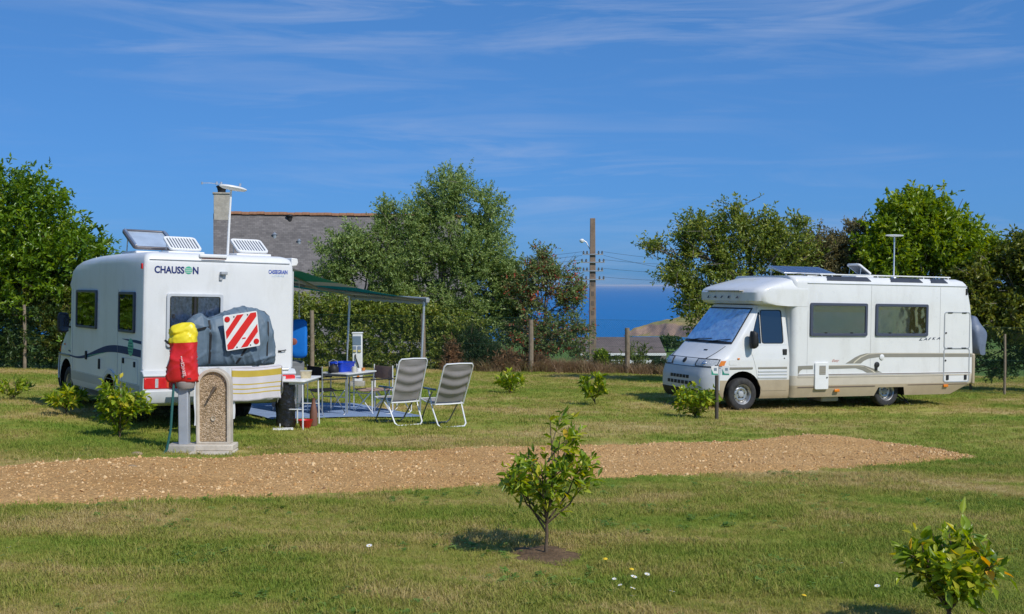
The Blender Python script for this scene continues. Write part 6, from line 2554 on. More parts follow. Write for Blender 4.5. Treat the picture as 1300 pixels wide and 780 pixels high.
def strap_on(pts, wd=.030):
    mb = MB()
    P = []
    for u, z in pts:
        best = None
        for j in range(-28, 29):
            a = j / 28 * PI / 2
            p = tarp_pt(u, a)
            if best is None or abs(p.z + .95 - z) < best[0]:
                best = (abs(p.z + .95 - z), p)
        P.append(best[1])
    for a, b in zip(P[:-1], P[1:]):
        d = (b - a).normalized()
        s = d.cross(Vector((1, 0, 0))).normalized() * wd / 2
        o = Vector((.012, 0, 0))
        o2 = Vector((.004, 0, 0))
        vs = [mb.bm.verts.new(q) for q in (a + o - s, a + o + s, b + o + s, b + o - s, a + o2 - s, a + o2 + s, b + o2 + s, b + o2 - s)]
        for f in ((0, 1, 2, 3), (0, 4, 5, 1), (1, 5, 6, 2), (2, 6, 7, 3), (3, 7, 4, 0)):
            mb._f([vs[i] for i in f])
    return mb.build('strap', strap_m, bx, angle=50)


strap_on([(.79, z) for z in (1.62, 1.56, 1.5, 1.4, 1.3, 1.2, 1.1, 1.0)], .032)
strap_on([(1.30, 1.22), (1.26, 1.15), (1.21, 1.07), (1.17, .99)], .03)
strap_on([(1.66, 1.60), (1.655, 1.5), (1.65, 1.4), (1.64, 1.25), (1.64, 1.1)], .022)
strap_on([(.44, 1.40), (.55, 1.47), (.68, 1.50), (.78, 1.52)], .028)

# red and white warning board
Mb = Matrix.Translation(U(.72, 1.19, 1.472)) @ CM3.to_4x4() @ Matrix.Rotation(R(5), 4, 'Y') @ Matrix.Rotation(R(9), 4, 'X')
wb = empty('warning_board', M=Mb)
tag(wb, 'square white board with red diagonal stripes strapped on the grey tarpaulin', 'warning sign')
hs2 = .255
fnb = lambda u, v, w_: (w_, u * hs2, v * hs2)
redb = pm('board_red', (.72, .025, .025), .35, var=.06)
MB().prism(rrect(-1, -1, 1, 1, .10), fnb, -.010, 0).build('board', pm('board_white', (.80, .80, .79), .35), wb, bevel=.002)
for poly in ([(-.93, -.66), (-.93, -.93), (-.60, -.93), (.93, .70), (.93, .93), (.60, .93)], [(-.93, -.34), (-.93, .10), (-.20, .93), (.20, .93)], [(-.16, -.93), (.24, -.93), (.93, -.18), (.93, .26)]):
    MB().prism(poly, fnb, .0005, .0025).build('stripe', redb, wb, angle=None)
for u, v in ((-.78, .77), (.78, -.72)):
    MB().lathe([(0, .012), (.036, .010), (.042, .004), (.042, 0)], (0.0, u * hs2, v * hs2), (1, 0, 0), 18).build('reflector', redl, wb)
mb = MB()
for u, v in ((-.38, .86), (.42, .86), (-.38, -.87), (.42, -.87)):
    mb.lathe([(0, .006), (.010, .005), (.011, 0)], (.0005, u * hs2, v * hs2), (1, 0, 0), 9)
mb.build('eyelet', blackp, wb)
MB().box((.0045, .02 * 1, -.42 * hs2), (.002, .05, .018)).build('maker_mark', redb, wb)

# white sheet and striped towel hung on the carrier
shm = cloth('white_cotton', (.80, .80, .81), .22, var=.03)
tow_y = cloth('towel_yellow', (.62, .46, .08), .15, var=.06, weave=.002)
tow_w = cloth('towel_white', (.72, .68, .70), .15, var=.04, weave=.002)
sh = empty('white_sheet', M=Matrix.Translation(U(.76, .8, .94)) @ CM3.to_4x4())
tag(sh, 'plain white cloth hanging from the carrier behind the stone fountain, down to the grass', 'cloth')
mb = MB()


def sheet_fn(u, v):
    y = -.32 + .60 * u
    L_ = .80 if u < .42 else .80 - .12 * (u - .42)
    return (.03 + .022 * math.sin(u * 17 + .6) * (.3 + v) + .012 * math.sin(u * 31 + v * 3), y + .01 * math.sin(v * 9), .02 - L_ * v)


mb.grid(sheet_fn, 34, 18, thick=.004)
mb.build('cloth', shm, sh, angle=70)
mb = MB()
mb.grid(lambda u, v: (.03 - .10 * v, -.32 + .85 * u, .022 + .018 * math.sin(v * PI) - .05 * v * v), 12, 5, thick=.004)
mb.build('folded_top', shm, sh, angle=70)
tw = empty('striped_towel', M=Matrix.Translation(U(.80, 1.38, .95)) @ CM3.to_4x4())
tag(tw, 'white and mustard striped towel hanging on the carrier right of the stone fountain', 'towel')
mb = MB()
zs_ = [0, .035, .125, .16, .22, .237, .285, .302, .345, .362, .41, .44, .465]
NUt = 30


def towel_pt(u, z):
    y = -.37 + .755 * u
    sag = .018 * math.sin(u * PI)
    return Vector((.008 + .015 * math.sin(u * 11 + z * 4) * (z / .4) + .008 * math.sin(u * 25) * z * 2, y + .008 * math.sin(z * 14), .0 + .025 * u - sag - z * (1 + .02 * math.sin(u * 7))))


V_ = [[mb.bm.verts.new(towel_pt(k / NUt, z)) for z in zs_] for k in range(NUt + 1)]
for k in range(NUt):
    for j in range(len(zs_) - 1):
        mb.mi = 1 if j in (1, 4, 6, 8) else 0
        mb._f([V_[k][j], V_[k + 1][j], V_[k + 1][j + 1], V_[k][j + 1]])
to = mb.build('cloth', [tow_w, tow_y], tw, angle=70)
sm_ = to.modifiers.new('thick', 'SOLIDIFY')
sm_.thickness = .006
mb = MB()
mb.grid(lambda u, v: (.012 - .22 * u, .385 + .02 * math.sin(u * 5) + .035 * u + .02 * v, .02 - (.30 + .22 * u) * v - .03 * u), 8, 10, thick=.006)
mb.build('corner', tow_w, tw, angle=70)
mb = MB()
mb.grid(lambda u, v: (.012 - .12 * v, -.37 + .755 * u, .004 + .024 * u - .018 * math.sin(u * PI) + .012 * math.sin(v * PI)), 16, 4, thick=.005)
mb.build('fold', tow_w, tw, angle=70)

# ---- service post with its bag, hose and base
px_, py_ = -4.11, 14.75
zg = hz(px_, py_)
postm = pm('galvanised_post', (.40, .43, .47), .5, metal=.25, var=.12, vscale=5)
sp_ = empty('service_post', (px_, py_, zg))
tag(sp_, 'square grey metal service post on a concrete block, topped by a red and yellow bag', 'post')
MB().box((.0, .02, .03), (.37, .32, .14)).build('base_block', conc, sp_, bevel=.012)
MB().box((.005, .02, .47), (.125, .115, .78)).build('shaft', postm, sp_, bevel=.012)
mb = MB()
mb.lathe([(.01, .80), (.10, .80), (.118, .84), (.118, .88), (.10, .90)], (.03, .0, 0), n=20)
mb.build('outlet_collar', pm('collar_grey', (.30, .27, .25), .5), sp_)
redbag = pm('red_vinyl', (.62, .018, .020), .38, spec=.5, var=.10, vscale=6, bump=.006, bscale=12)
yelbag = pm('yellow_vinyl', (.80, .66, .02), .40, spec=.5, var=.06, vscale=6, bump=.006, bscale=12)
bag = empty('dry_bag', (px_ + .0, py_, zg + .88))
tag(bag, 'red waterproof bag with a yellow top pulled over the grey service post', 'bag')
BZ = [0, .02, .06, .14, .24, .34, .42, .47, .495, .51, .55, .60, .66, .70, .725, .735]
BL = [-.165, -.185, -.190, -.195, -.175, -.150, -.135, -.150, -.165, -.168, -.166, -.170, -.165, -.13, -.05, .0]
BR = [.165, .180, .180, .175, .168, .162, .165, .165, .165, .165, .165, .165, .155, .14, .12, .09]
BD = [.10, .115, .12, .12, .12, .115, .11, .11, .11, .11, .105, .095, .085, .065, .045, .025]


def bag_pt(z, a):
    l_, r_, d_ = (float(np.interp(z, BZ, q)) for q in (BL, BR, BD))
    c, s = math.cos(a), math.sin(a)
    x = (l_ + r_) / 2 + (r_ - l_) / 2 * math.copysign(abs(c) ** .7, c)
    y = d_ * math.copysign(abs(s) ** .75, s)
    rg = lambda q, e: (1 - abs(math.sin(q))) ** e
    cr_ = .006 * math.sin(14 * z + 4 * a) + .020 * rg(9 * z + 1.5 * a + .6 * math.sin(2 * a), 6) + .016 * rg(3 * z - 2 * a + .7, 7) + .014 * rg(21 * z - 2.2 * a, 6) + .012 * math.exp(-((z - .58) / .03) ** 2) * math.sin(3 * a + 1) - .025 * math.exp(-((z - .60 - .2 * x) / .018) ** 2) * (1 if s < 0 and c < .35 else 0)
    return Vector((x + cr_ * c + .028 * (z - .5) * (0), y + cr_ * s, z + (.04 * x if z > .45 else .0)))


zr = list(np.linspace(0, .49, 26))
zy = list(np.linspace(.487, .735, 18))
mb = MB()
mb.rings([[bag_pt(z, 2 * PI * j / 40) for j in range(40)] for z in zr])
rb = mb.build('red_body', redbag, bag, angle=75)
mb = MB()
mb.rings([[bag_pt(z, 2 * PI * j / 40) * 1.0 + Vector((0, 0, .004)) for j in range(40)] for z in zy])
yb = mb.build('yellow_top', yelbag, bag, angle=75)
mb = MB()
mb.tube([bag_pt(.485, 3.4) + Vector((-.005, 0, 0)), bag_pt(.50, 3.14) + Vector((-.04, -.02, .02)), bag_pt(.47, 2.9) + Vector((-.01, 0, 0))], .014, 6)
mb.tube([bag_pt(.05, -1.2) + Vector((0, -.004, 0)), bag_pt(.045, -.9) + Vector((0, -.006, 0))], .006, 5)
mb.build('buckle', blackp, bag)
text_part('lettering', 'SERVICE+•••', .25, .036, (.080, -.150, .085), (-.17, .03, .98), (-.98, 0, -.17), pm('bag_print_white', (.80, .72, .70), .5), rb, .012)
MB().lathe([(0, .008), (.014, .007), (.015, 0)], (.035, -.128, .075), (0, -1, 0), 10).build('snap', pm('snap_pale', (.8, .55, .45), .4), rb)
hose = MB().tube([(px_ - .10, py_ - .06, zg + .86), (px_ - .11, py_ - .10, zg + .6), (px_ - .125, py_ - .12, zg + .3), (px_ - .165, py_ - .14, zg + .06), (px_ - .19, py_ - .16, zg + .012), (px_ - .17, py_ - .30, zg + .01)], .016, 8).build('hose', pm('teal_hose', (.015, .10, .09), .5), None)
tag(hose, 'dark green hose running down the left side of the service post', 'hose')

# ---- stone drinking fountain
fx, fy = -3.742, 14.80
zf = hz(fx, fy - .1)
ft = empty('fountain', (fx, fy, zf))
tag(ft, 'arched concrete drinking fountain with a pebble panel and small tap beside the path', 'fountain')
hw_, top_ = .216, 1.045
zsp = top_ - hw_


def arch_poly(h_, z0, n=18):
    return [(-h_, z0)] + [(h_ * math.cos(PI - PI * k / n), zsp + h_ * math.sin(PI - PI * k / n)) for k in range(n + 1)] + [(h_, z0)]


conc2 = pm('cast_concrete', (.56, .50, .41), .85, spec=.2, var=.20, vscale=5, bump=.003, bscale=70, dirt=((.22, .19, .14), 4, .5))
mb = MB()
frame_prism(mb, arch_poly(hw_, .10), arch_poly(hw_ - .045, .125), lambda u, v, w_: (u, w_, v), .12, -.05)
mb.prism(arch_poly(hw_ - .002, .102), lambda u, v, w_: (u, w_, v), .119, .0)
mb.build('arch', conc2, ft, bevel=.012, seg=3)
agg = bpy.data.materials.new('exposed_pebbles')
agg.use_nodes = True
t = agg.node_tree
b = t.nodes['Principled BSDF']
b.inputs['Roughness'].default_value = .8
tcn = N(t, 'ShaderNodeTexCoord')
vo = N(t, 'ShaderNodeTexVoronoi', Scale=70.0)
t.links.new(tcn.outputs['Object'], vo.inputs['Vector'])
cr = N(t, 'ShaderNodeValToRGB')
e = cr.color_ramp.elements
e[0].color = (.26, .18, .10, 1)
e[1].color = (.66, .50, .34, 1)
q = e.new(.5)
q.color = (.43, .30, .17, 1)
sxn = N(t, 'ShaderNodeSeparateColor')
t.links.new(vo.outputs['Color'], sxn.inputs[0])
t.links.new(sxn.outputs[0], cr.inputs[0])
t.links.new(cr.outputs[0], b.inputs['Base Color'])
bpn = N(t, 'ShaderNodeBump', Strength=.9)
bpn.inputs['Distance'].default_value = .012
bpn.invert = True
t.links.new(vo.outputs['Distance'], bpn.inputs['Height'])
t.links.new(bpn.outputs[0], b.inputs['Normal'])
mb = MB()
mb.prism(arch_poly(hw_ - .040, .13), lambda u, v, w_: (u, w_, v), -.002, -.018)
mb.build('pebble_panel', agg, ft)
rust = pm('rusty_brass', (.17, .13, .09), .5, metal=.4, var=.3, vscale=20)
mb = MB()
mb.lathe([(0, .05), (.022, .045), (.026, .0)], (.02, -.018, .80), (0, -1, 0), 12)
mb.tube([(.035, -.055, .815), (-.01, -.075, .74), (-.045, -.085, .67)], [.018, .016, .012], 8)
mb.build('tap', rust, ft)
MB().lathe([(.030, .012), (.020, .010), (.014, -.0)], (0, -.02, .42), (0, -1, 0), 14).build('spout_hole', pm('worn_cement', (.5, .43, .32), .9), ft)
MB().box((.01, .0, .065), (.52, .32, .075)).build('plinth', conc2, ft, bevel=.012)
MB().prism([(-.235, -.33), (.31, -.36), (.27, .16), (-.235, .16)], lambda u, v, w_: (u, v, w_), -.06, .028).build('slab', conc2, ft, bevel=.010)

# ================================================================== CAMP FURNITURE BESIDE THE MOTORHOME
SW = lambda s, w_: (CM @ A(s, w_, 0)).to_2d()


def on_ground(s, w_, dz=0):
    p = SW(s, w_)
    return G(p.x, p.y, dz)


# groundsheet
matm = cloth('blue_grey_mat', (.22, .30, .46), 0, .9, var=.12, vscale=4, weave=.003)
gs_ = bpy.data.meshes.new('tmp')
mb = MB()


def mat_fn(u, v):
    p = on_ground(1.0 + 2.75 * u, .05 + 2.85 * v)
    p.z += .022 + .006 * math.sin(u * 13) * math.sin(v * 11 + 1)
    return p


mb.grid(mat_fn, 26, 26, thick=.01)
gsh = mb.build('groundsheet', matm, None, angle=70)
tag(gsh, 'blue grey woven mat spread on the grass under the awning', 'mat')

silver = pm('silver_tube', (.62, .63, .64), .3, metal=.75, var=.06)
whitet = pm('white_tube', (.76, .77, .78), .35, metal=.1, var=.04)
greymesh = cloth('grey_sling', (.36, .34, .335), .22, .8, var=.06, weave=.001)
brownc = cloth('brown_canvas', (.50, .35, .29), .35, .85, var=.1)
blackc = cloth('black_canvas', (.02, .02, .022), .05, .85, var=.1)
bluearm = pm('blue_grey_armrest', (.06, .13, .22), .5)


def recliner(loc, rz, label, armc, recl=.36):
    r = empty('reclining_chair', loc, rz)
    tag(r, label, 'chair', 'grey reclining chairs')
    hw = .255
    sb, st = Vector((0, -.16, .40)), Vector((0, -.16 - .74 * math.sin(recl), .38 + .74 * math.cos(recl)))
    mb = MB()

    def back(u, v):
        p = sb.lerp(st, v)
        n = Vector((0, -math.cos(recl), -math.sin(recl)))
        rip = .010 * math.sin(v * 26 + 2.0 * math.sin(u * 3)) * (1 if .2 < v < .85 else .35)
        p = p + n * (.030 * math.sin(u * PI) * math.sin(v * PI) + rip)
        return (p.x + (u - .5) * 2 * (hw - .012), p.y, p.z)
    mb.grid(back, 14, 40, thick=.006)
    mb.build('backrest', greymesh, r, angle=70)
    mb = MB()
    mb.grid(lambda u, v: ((u - .5) * 2 * (hw - .012), -.15 + .50 * v, .385 - .03 * math.sin(u * PI) * math.sin(v * PI) + .045 * v), 10, 12, thick=.006)
    mb.build('seat', greymesh, r, angle=70)
    mb = MB()
    # back frame: hoop
    dn = Vector((0, -math.sin(recl), math.cos(recl)))
    c1 = st - dn * .04
    pts = [sb + Vector((-hw, 0, -.03)), c1 + Vector((-hw, 0, 0)), st + Vector((-hw + .03, 0, 0)), st + Vector((0, 0, .006)), st + Vector((hw - .03, 0, 0)), c1 + Vector((hw, 0, 0)), sb + Vector((hw, 0, -.03))]
    mb.tube(pts, .0125, 8)
    mb.tube([sb + Vector((-hw, 0, -.03)), sb + Vector((0, 0, -.035)), sb + Vector((hw, 0, -.03))], .011, 8)
    mb.build('back_frame', whitet, r)
    mb = MB()
    for s in (-1, 1):
        mb.tube([(s * hw, -.17, .37), (s * hw, .10, .385), (s * hw, .36, .425)], .011, 8)
    mb.tube([(-hw, .36, .425), (0, .365, .422), (hw, .36, .425)], .011, 8)
    mb.build('seat_frame', whitet, r)
    # rear U leg and front U leg, crossing under the arms
    mb = MB()
    mb.tube([(-hw - .012, .05, .60), (-hw - .012, -.10, .30), (-hw + .005, -.26, .055), (-hw + .045, -.285, .014), (0, -.29, .012), (hw - .045, -.285, .014), (hw - .005, -.26, .055), (hw + .012, -.10, .30), (hw + .012, .05, .60)], .0125, 8)
    mb.build('rear_leg', whitet, r)
    mb = MB()
    mb.tube([(-hw - .028, -.12, .57), (-hw - .026, .12, .30), (-hw - .006, .33, .055), (-hw + .035, .355, .014), (0, .36, .012), (hw - .035, .355, .014), (hw + .006, .33, .055), (hw + .026, .12, .30), (hw + .028, -.12, .57)], .0125, 8)
    mb.build('front_leg', pm('grey_tube', (.25, .26, .28), .4, metal=.5), r)
    for s in (-1, 1):
        MB().box((s * (hw + .022), -.02, .612), (.05, .40, .026)).build('armrest', armc, r, bevel=.010)
    return r


yaw0 = math.atan2(.85, -.52) - PI / 2
recliner(G(-1.80, 18.97), yaw0 + .08, 'grey mesh reclining chair nearer the awning leg and mat, seen from behind', bluearm, .37)
recliner(G(-1.09, 19.05), yaw0 - .02, 'grey mesh reclining chair standing farther right on the open grass, seen from behind', bluearm, .50)


def director(loc, rz, label, can, tubem):
    r = empty('folding_chair', loc, rz)
    tag(r, label, 'chair', 'folding camp chairs')
    hw, hd = .27, .22
    mb = MB()
    mb.grid(lambda u, v: ((u - .5) * 2 * hw, -hd - .01 + .025 * math.sin(u * PI) * 1, .62 + .22 * v), 8, 3, thick=.006)
    mb.build('backrest', can, r, angle=60)
    mb = MB()
    mb.grid(lambda u, v: ((u - .5) * 2 * (hw - .01), -hd + 2 * hd * v, .445 - .03 * math.sin(u * PI)), 8, 4, thick=.008)
    mb.build('seat', can, r, angle=60)
    for s in (-1, 1):
        x = s * (hw + .008)
        mb = MB()
        mb.tube([(x, -hd, .86), (x, -hd, .45), (x, -hd, .06), (x, -hd + .05, .014), (x, 0, .012), (x, hd - .05, .014), (x, hd, .06), (x, hd, .40), (x, hd, .62)], .011, 8)
        mb.build('side_frame', tubem, r)
        MB().box((x, .01, .635), (.045, .46, .022)).build('armrest', blackp, r, bevel=.008)
    mb = MB()
    for y in (-hd + .02, hd - .02):
        mb.tube([(-hw, y, .05), (0, y, .24), (hw, y, .44)], .009, 6)
        mb.tube([(hw, y + .014, .05), (0, y + .014, .24), (-hw, y + .014, .44)], .009, 6)
    mb.build('cross_brace', tubem, r)
    return r


# positions in metres beside the motorhome
director(on_ground(1.5, 1.3), yaw0 - 1.5, 'folding camp chair with dark seat at the left end of the dining table', blackc, silver)
director(on_ground(1.77, 2.33), yaw0 + 1.75, 'brown backed folding chair behind the table, left one of the pair', brownc, whitet)
director(on_ground(1.9, 2.80), yaw0 + 1.6, 'brown backed folding chair partly hidden by the grey recliner', brownc, whitet)


def table(name, loc, rz, L_, W__, h_, label, topm, legm, cat='table'):
    r = empty(name, loc, rz)
    tag(r, label, cat)
    MB().prism(rrect(-L_ / 2, -W__ / 2, L_ / 2, W__ / 2, .05), lambda u, v, w_: (u, v, w_), h_ - .026, h_).build('tabletop', topm, r, bevel=.006)
    MB().box((0, 0, h_ - .045), (L_ - .10, W__ - .10, .034)).build('apron', legm, r)
    for sx in (-1, 1):
        for sy in (-1, 1):
            mb = MB()
            mb.tube([(sx * (L_ / 2 - .06), sy * (W__ / 2 - .05), h_ - .03), (sx * (L_ / 2 - .05), sy * (W__ / 2 - .045), h_ * .5), (sx * (L_ / 2 - .04), sy * (W__ / 2 - .04), .0)], .0125, 8)
            mb.build('leg', legm, r)
        mb = MB()
        mb.tube([(sx * (L_ / 2 - .052), -(W__ / 2 - .045), h_ * .42), (sx * (L_ / 2 - .052), 0, h_ * .42), (sx * (L_ / 2 - .052), W__ / 2 - .045, h_ * .42)], .010, 6)
        mb.build('stretcher', legm, r)
    return r


ttop = pm('pale_table_top', (.66, .66, .65), .35, var=.04)
pt_ = on_ground(1.78, 1.85, .03)
dt = table('dining_table', pt_, yaw0 + .52, .88, .62, .71, 'folding dining table with pale top on the mat under the awning', ttop, silver)
MT = dt.matrix_basis.copy()
MT = Matrix.Translation(dt.location) @ Matrix.Rotation(yaw0 + .52, 4, 'Z')


def on_table(M, x, y, h_):
    return M @ Vector((x, y, h_))


blue_p = pm('blue_plastic', (.010, .055, .52), .35, spec=.5, var=.08)
tb = empty('washing_up_tub', on_table(MT, -.10, .06, .71), yaw0 + .52)
tag(tb, 'bright blue plastic tub standing on the folding dining table', 'tub')
mb = MB()
mb.rings([[(x * k, y * k, z) for x, y in rrect(-.21, -.15, .21, .15, .05, 6)] for z, k in ((0.002, .84), (.004, .86), (.15, .98), (.16, 1.04), (.17, 1.04), (.165, .97), (.02, .83))], caps=True)
mb.build('tub_wall', blue_p, tb, angle=40)
for s in (-1, 1):
    MB().tube([(s * .21, -.06, .15), (s * .245, -.04, .155), (s * .245, .04, .155), (s * .21, .06, .15)], .010, 6).build('handle', blue_p, tb)


def mug(p, rz, label, colm, h_=.095, r_=.042, handle=True, name='mug', cat='mug'):
    o = empty(name, p, rz)
    tag(o, label, cat)
    MB().lathe([(0, .001), (r_ * .9, .001), (r_, .01), (r_, h_), (r_ * .9, h_), (r_ * .88, .012), (0, .011)], n=18).build('cup', colm, o)
    if handle:
        MB().tube([(r_ * .95, 0, h_ * .8), (r_ + .025, 0, h_ * .75), (r_ + .028, 0, h_ * .4), (r_ * .95, 0, h_ * .2)], .006, 6).build('handle', colm, o)
    return o


crem = pm('cream_ceramic', (.62, .60, .50), .3)
mug(on_table(MT, -.10, -.20, .71), PI * .8, 'pale cream mug in front of the blue tub on the dining table', crem)
mug(on_table(MT, .04, -.19, .71), 0, 'low white tub right of the cream mug on the dining table', whitep, .06, .05, False, 'small_tub', 'tub')
mug(on_table(MT, .26, -.13, .71), 0, 'small orange pot near the right end of the dining table', pm('orange_pot', (.55, .20, .04), .5), .05, .035, False, 'pot', 'pot')
kt = empty('kettle', on_table(MT, -.36, .05, .71), .4)
tag(kt, 'dark kettle with a pale looped handle left of the blue tub', 'kettle')
MB().lathe([(0, .0), (.085, .0), (.095, .02), (.085, .09), (.05, .13), (.02, .135), (.015, .15), (0, .155)], n=18).build('pot', blackp, kt)
MB().tube([(-.07, 0, .10), (-.075, 0, .19), (0, 0, .225), (.075, 0, .19), (.07, 0, .10)], .008, 7).build('handle', silver, kt)
MB().tube([(.08, 0, .06), (.13, 0, .11), (.145, 0, .12)], [.016, .011, .009], 7).build('spout', blackp, kt)

# side table at the rear corner, with food box, rubbish bag, red bowl
s_rz = PI / 2 - .10
sx0, sy0 = -3.25, 18.08
stb = table('side_table', G(sx0, sy0), s_rz, 1.0, .43, .75, 'white topped folding side table at the rear corner of the left motorhome', whitep, whitet)
MS = Matrix.Translation(G(sx0, sy0)) @ Matrix.Rotation(s_rz, 4, 'Z')
fb = empty('food_box', on_table(MS, -.02, -.10, .75), s_rz + PI / 2 + .2)
tag(fb, 'translucent beige plastic food box on the white side table', 'box')
mb = MB()
mb.rings([[(x * k, y * k, z) for x, y in rrect(-.085, -.065, .085, .065, .02, 4)] for z, k in ((.001, .88), (.09, 1.0), (.095, 1.04), (.105, 1.04))])
mb.build('box_wall', pm('translucent_beige', (.55, .47, .30), .3, var=.25, vscale=20), fb)
MB().prism(rrect(-.09, -.07, .09, .07, .02), lambda u, v, w_: (u, v, w_), .1055, .118).build('lid', pm('box_lid', (.52, .50, .42), .35), fb, bevel=.004)
bagm = pm('black_polythene', (.012, .012, .014), .28, spec=.6, var=.3, vscale=9, bump=.02, bscale=14)
rbg = MS @ Vector((-.36, .12, 0))
r_ = np.random.default_rng(5)
mb = MB()
mb.rings([[(k * .135 * math.cos(a) * (1 + .10 * math.sin(5 * a + z * 9) + .06 * math.sin(9 * a - z * 14)), k * .12 * math.sin(a) * (1 + .10 * math.sin(4 * a - z * 7)), z) for a in [2 * PI * j / 28 for j in range(28)]]
          for z, k in ((.0, .7), (.015, .95), (.10, 1.05), (.22, 1.0), (.34, 1.05), (.46, .98), (.58, 1.0), (.66, 1.0), (.695, .98))])
rbo = mb.build('rubbish_bag', bagm, None, angle=75, loc=G(rbg.x, rbg.y, .005))
tag(rbo, 'shiny black rubbish bag hanging under the near end of the side table', 'bag')
mat2 = MS @ Vector((-.52, .10, 0))
fbm = MB()
fbm.box((0, 0, .012), (.30, .18, .022), Matrix.Rotation(.2, 3, 'Z'))
o = fbm.build('paper', whitep, None, bevel=.006, loc=G(mat2.x, mat2.y - .06))
tag(o, 'flat white scrap lying on the grass under the black rubbish bag', 'scrap')
rbw = MS @ Vector((-.02, -.16, 0))
rbo = MB().lathe([(0, .004), (.07, .0), (.075, .004), (.115, .12), (.12, .125), (.112, .125), (.07, .012), (0, .012)], n=22).build('bowl', pm('red_plastic', (.62, .02, .02), .35), None, loc=G(rbw.x - .04, rbw.y - .15, .005))
tag(rbo, 'red plastic bowl on the ground under the white side table', 'bowl')
bo = MB().lathe([(0, .0), (.055, .0), (.062, .03), (.06, .20), (.042, .30), (.028, .36), (.026, .42), (.03, .43), (0, .43)], n=18).build('jug', pm('terracotta_brown', (.20, .09, .06), .6, var=.12), None, loc=G(rbw.x + .02, rbw.y + .22, .004))
tag(bo, 'tall reddish brown tapered jug behind the red bowl', 'jug')

# grey cupboard and blue hanging cover beside the entrance
cq = on_ground(2.1, .86)
cup = empty('camp_cupboard', cq, yaw0)
tag(cup, 'low grey fabric camp cupboard beside the motorhome, below the hanging blue cover', 'cupboard')
MB().box((0, 0, .50), (.46, .40, .80)).build('cupboard_body', cloth('grey_fabric', (.17, .175, .18), 0, .85), cup, bevel=.03, seg=3)
mb = MB()
for sx in (-1, 1):
    for sy in (-1, 1):
        mb.tube([(sx * .2, sy * .17, .0), (sx * .2, sy * .17, .12)], .014, 6)
mb.build('foot', silver, cup)
MB().prism(rrect(-.19, .16, .19, .82, .03), lambda u, v, w_: (u, w_, v), -.212, -.204).build('door_flap', cloth('grey_flap', (.21, .215, .22), 0, .85), cup)
pq = SW(1.85, .96)
zt = (CM @ A(1.85, .96, fabz((1.85 - s0) / (s1 - s0), .96 / wl))).z
zb_ = hz(pq.x, pq.y) + .96
bl = empty('hanging_cover', (pq.x, pq.y, zb_), -.05)
tag(bl, 'bright blue rounded padded cover hanging under the awning beside the motorhome wall', 'cover')
mb = MB()
outl = rrect(-.135, .0, .135, .66, .085, 6)
cz_ = .33
mb.rings([[(x * k, d, cz_ + (z - cz_) * k) for x, z in outl] for d, k in ((-.045, .72), (-.040, .90), (-.015, 1.0), (.015, 1.0), (.04, .9), (.045, .72))])
mb.build('padded_panel', pm('bright_blue_fabric', (.008, .17, .62), .55, spec=.3, var=.05, bump=.006, bscale=9), bl, angle=60)
MB().lathe([(0, .004), (.055, .003), (.06, 0)], (-.085, -.0455, .28), (0, -1, 0), 16).build('emblem', pm('brown_red_emblem', (.30, .09, .06), .6), bl)
MB().tube([(0, 0, .655), (0, 0, .70), (0, 0, max(.75, zt - zb_ + .01))], .006, 5).build('cord', whitep, bl)
MB().lathe([(0, .735), (.02, .725), (.022, .70), (.01, .685), (0, .68)], n=10).build('hook', whitep, bl)

# white service terminal by the hedge
tm = empty('power_terminal', G(-3.82, 29.2))
tag(tm, 'white and grey electricity terminal standing on the grass before the middle hedge', 'terminal')
MB().box((0, 0, .06), (.34, .30, .14)).build('foot', conc, tm, bevel=.01)
MB().box((0, 0, .72), (.235, .20, 1.18)).build('case', whitep, tm, bevel=.02)
MB().box((0, -.104, 1.14), (.20, .012, .22)).build('top_panel', pm('terminal_blue_grey', (.16, .22, .29), .4), tm, bevel=.004)
MB().box((0, 0, 1.325), (.26, .22, .035)).build('cap', whitep, tm, bevel=.01)
for i, x in enumerate((-.058, .058)):
    s = MB().box((x, -.108, .93), (.085, .02, .15)).build('socket', pm('socket_blue_grey', (.20, .25, .34), .4), tm, bevel=.006)
    MB().box((x, -.122, .885), (.07, .012, .05)).build('flap', pm('socket_yellow', (.60, .50, .18), .5), s, bevel=.003)
MB().tube([(-.04, -.112, .80), (-.03, -.135, .72), (.03, -.13, .55), (.06, -.12, .38)], .016, 6).build('cable', blackp, tm)
MB().box((.03, -.11, .25), (.06, .02, .05)).build('label_plate', orange, tm)

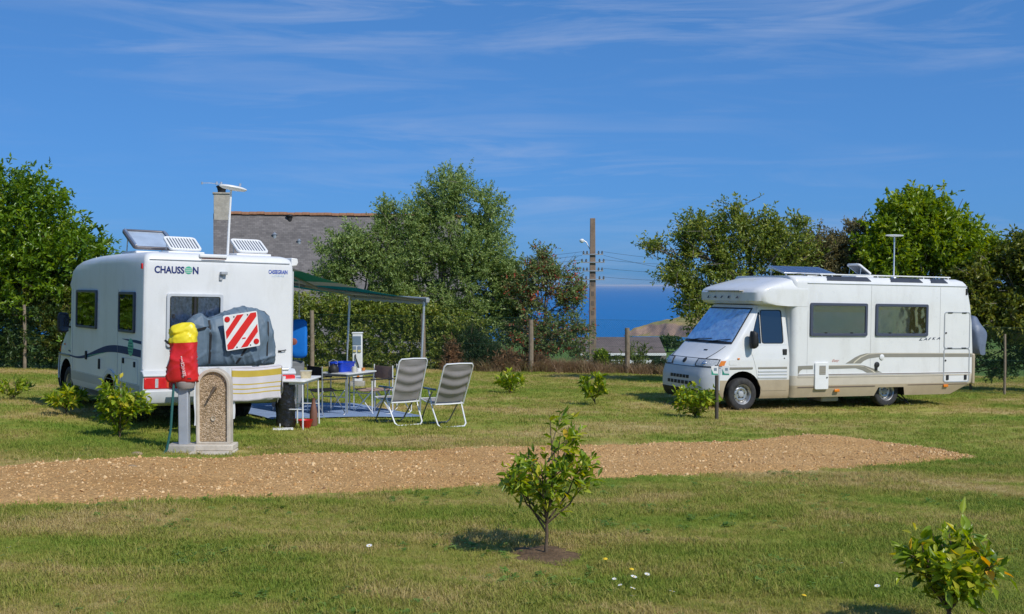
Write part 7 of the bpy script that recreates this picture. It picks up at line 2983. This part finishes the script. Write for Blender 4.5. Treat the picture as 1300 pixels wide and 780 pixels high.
# pitch marker post before the right hand motorhome
mk = empty('marker_post', G(3.74, 21.55))
tag(mk, 'slim dark post with two small green and white signs before the beige skirted motorhome', 'post')
MB().lathe([(.034, -.1), (.034, .80), (.036, .99), (.030, 1.0), (0, 1.0)], n=12).build('shaft', pm('dark_wood_post', (.075, .062, .05), .9, var=.2), mk)
gsn = pm('sign_green', (.02, .30, .20), .4)
for x, rz in ((-.045, 0.12), (.155, -.10)):
    f = MB().box((x, -.043, .90), (.135, .012, .17), Matrix.Rotation(rz, 3, 'Z')).build('sign_plate', whitep, mk, bevel=.003)
    MB().prism([(-.06, -.075), (.06, -.075), (.06, -.055), (-.025, -.05), (-.06, .03)], lambda u, v, w_: (x + u, w_ + u * math.tan(rz), .90 + v), -.0495, -.0515).build('sign_graphic', gsn, f, angle=None)
    MB().box((x + .012, -.0505, .925), (.05, .003, .05), Matrix.Rotation(rz, 3, 'Z')).build('sign_graphic', pm('sign_slate', (.20, .26, .32), .5), f, angle=None)

# covered bicycle on the rear of the right hand motorhome
rc = empty('covered_bicycles', M=LM @ Matrix.Translation((6.24, .68, 1.10)))
tag(rc, 'pale blue grey covered bicycles on the back of the motorhome with wide side windows', 'bicycle cover')
tu2 = [-.75, -.7, -.5, -.2, .1, .45, .7, .75]
tt2 = [.35, .62, .86, .90, .84, .88, .6, .35]


def cov(u, a):
    top = float(np.interp(u, tu2, tt2))
    ca, sa = math.cos(a), math.sin(a)
    z = top * .5 + top * .5 * math.copysign(abs(sa) ** .6, sa)
    x = (.15 + .05 * math.sin(z * 7 + 4) + .03 * math.sin(u * 9)) * math.copysign(abs(ca) ** .7, ca) * (1 - .3 * max(0, sa))
    x += .018 * math.sin(13 * z + 7 * u) + .012 * math.sin(25 * u - 17 * z)
    return (x, u, z)


mb = MB()
mb.rings([[cov(u, 2 * PI * j / 32) for j in range(32)] for u in np.linspace(-.75, .75, 44)])
mb.build('cover', pm('pale_blue_cover', (.13, .16, .225), .45, spec=.4, var=.15, vscale=6, bump=.006, bscale=14), rc, angle=75)
mb = MB()
for u in (-.45, .45):
    mb.tube([(-.22, u, .05), (.0, u, .02), (.16, u, .02)], .015, 6)
mb.build('rack', alu, rc)

# ================================================================== AIR
# sea haze: one closed box of even, very thin air round the whole scene
hzm = bpy.data.materials.new('sea_haze')
hzm.use_nodes = True
t = hzm.node_tree
t.nodes.clear()
o_ = N(t, 'ShaderNodeOutputMaterial')
pv_ = N(t, 'ShaderNodeVolumePrincipled')
pv_.inputs['Color'].default_value = (0.80, 0.88, 1.0, 1)
pv_.inputs['Density'].default_value = 0.000022
pv_.inputs['Anisotropy'].default_value = 0.0
t.links.new(pv_.outputs[0], o_.inputs['Volume'])
hzb = MB().box((0, 200000, -31), (800000, 620000, 80)).build('haze', hzm, None, angle=None)
tag(hzb, 'thin pale sea haze over the bay', kind='stuff')
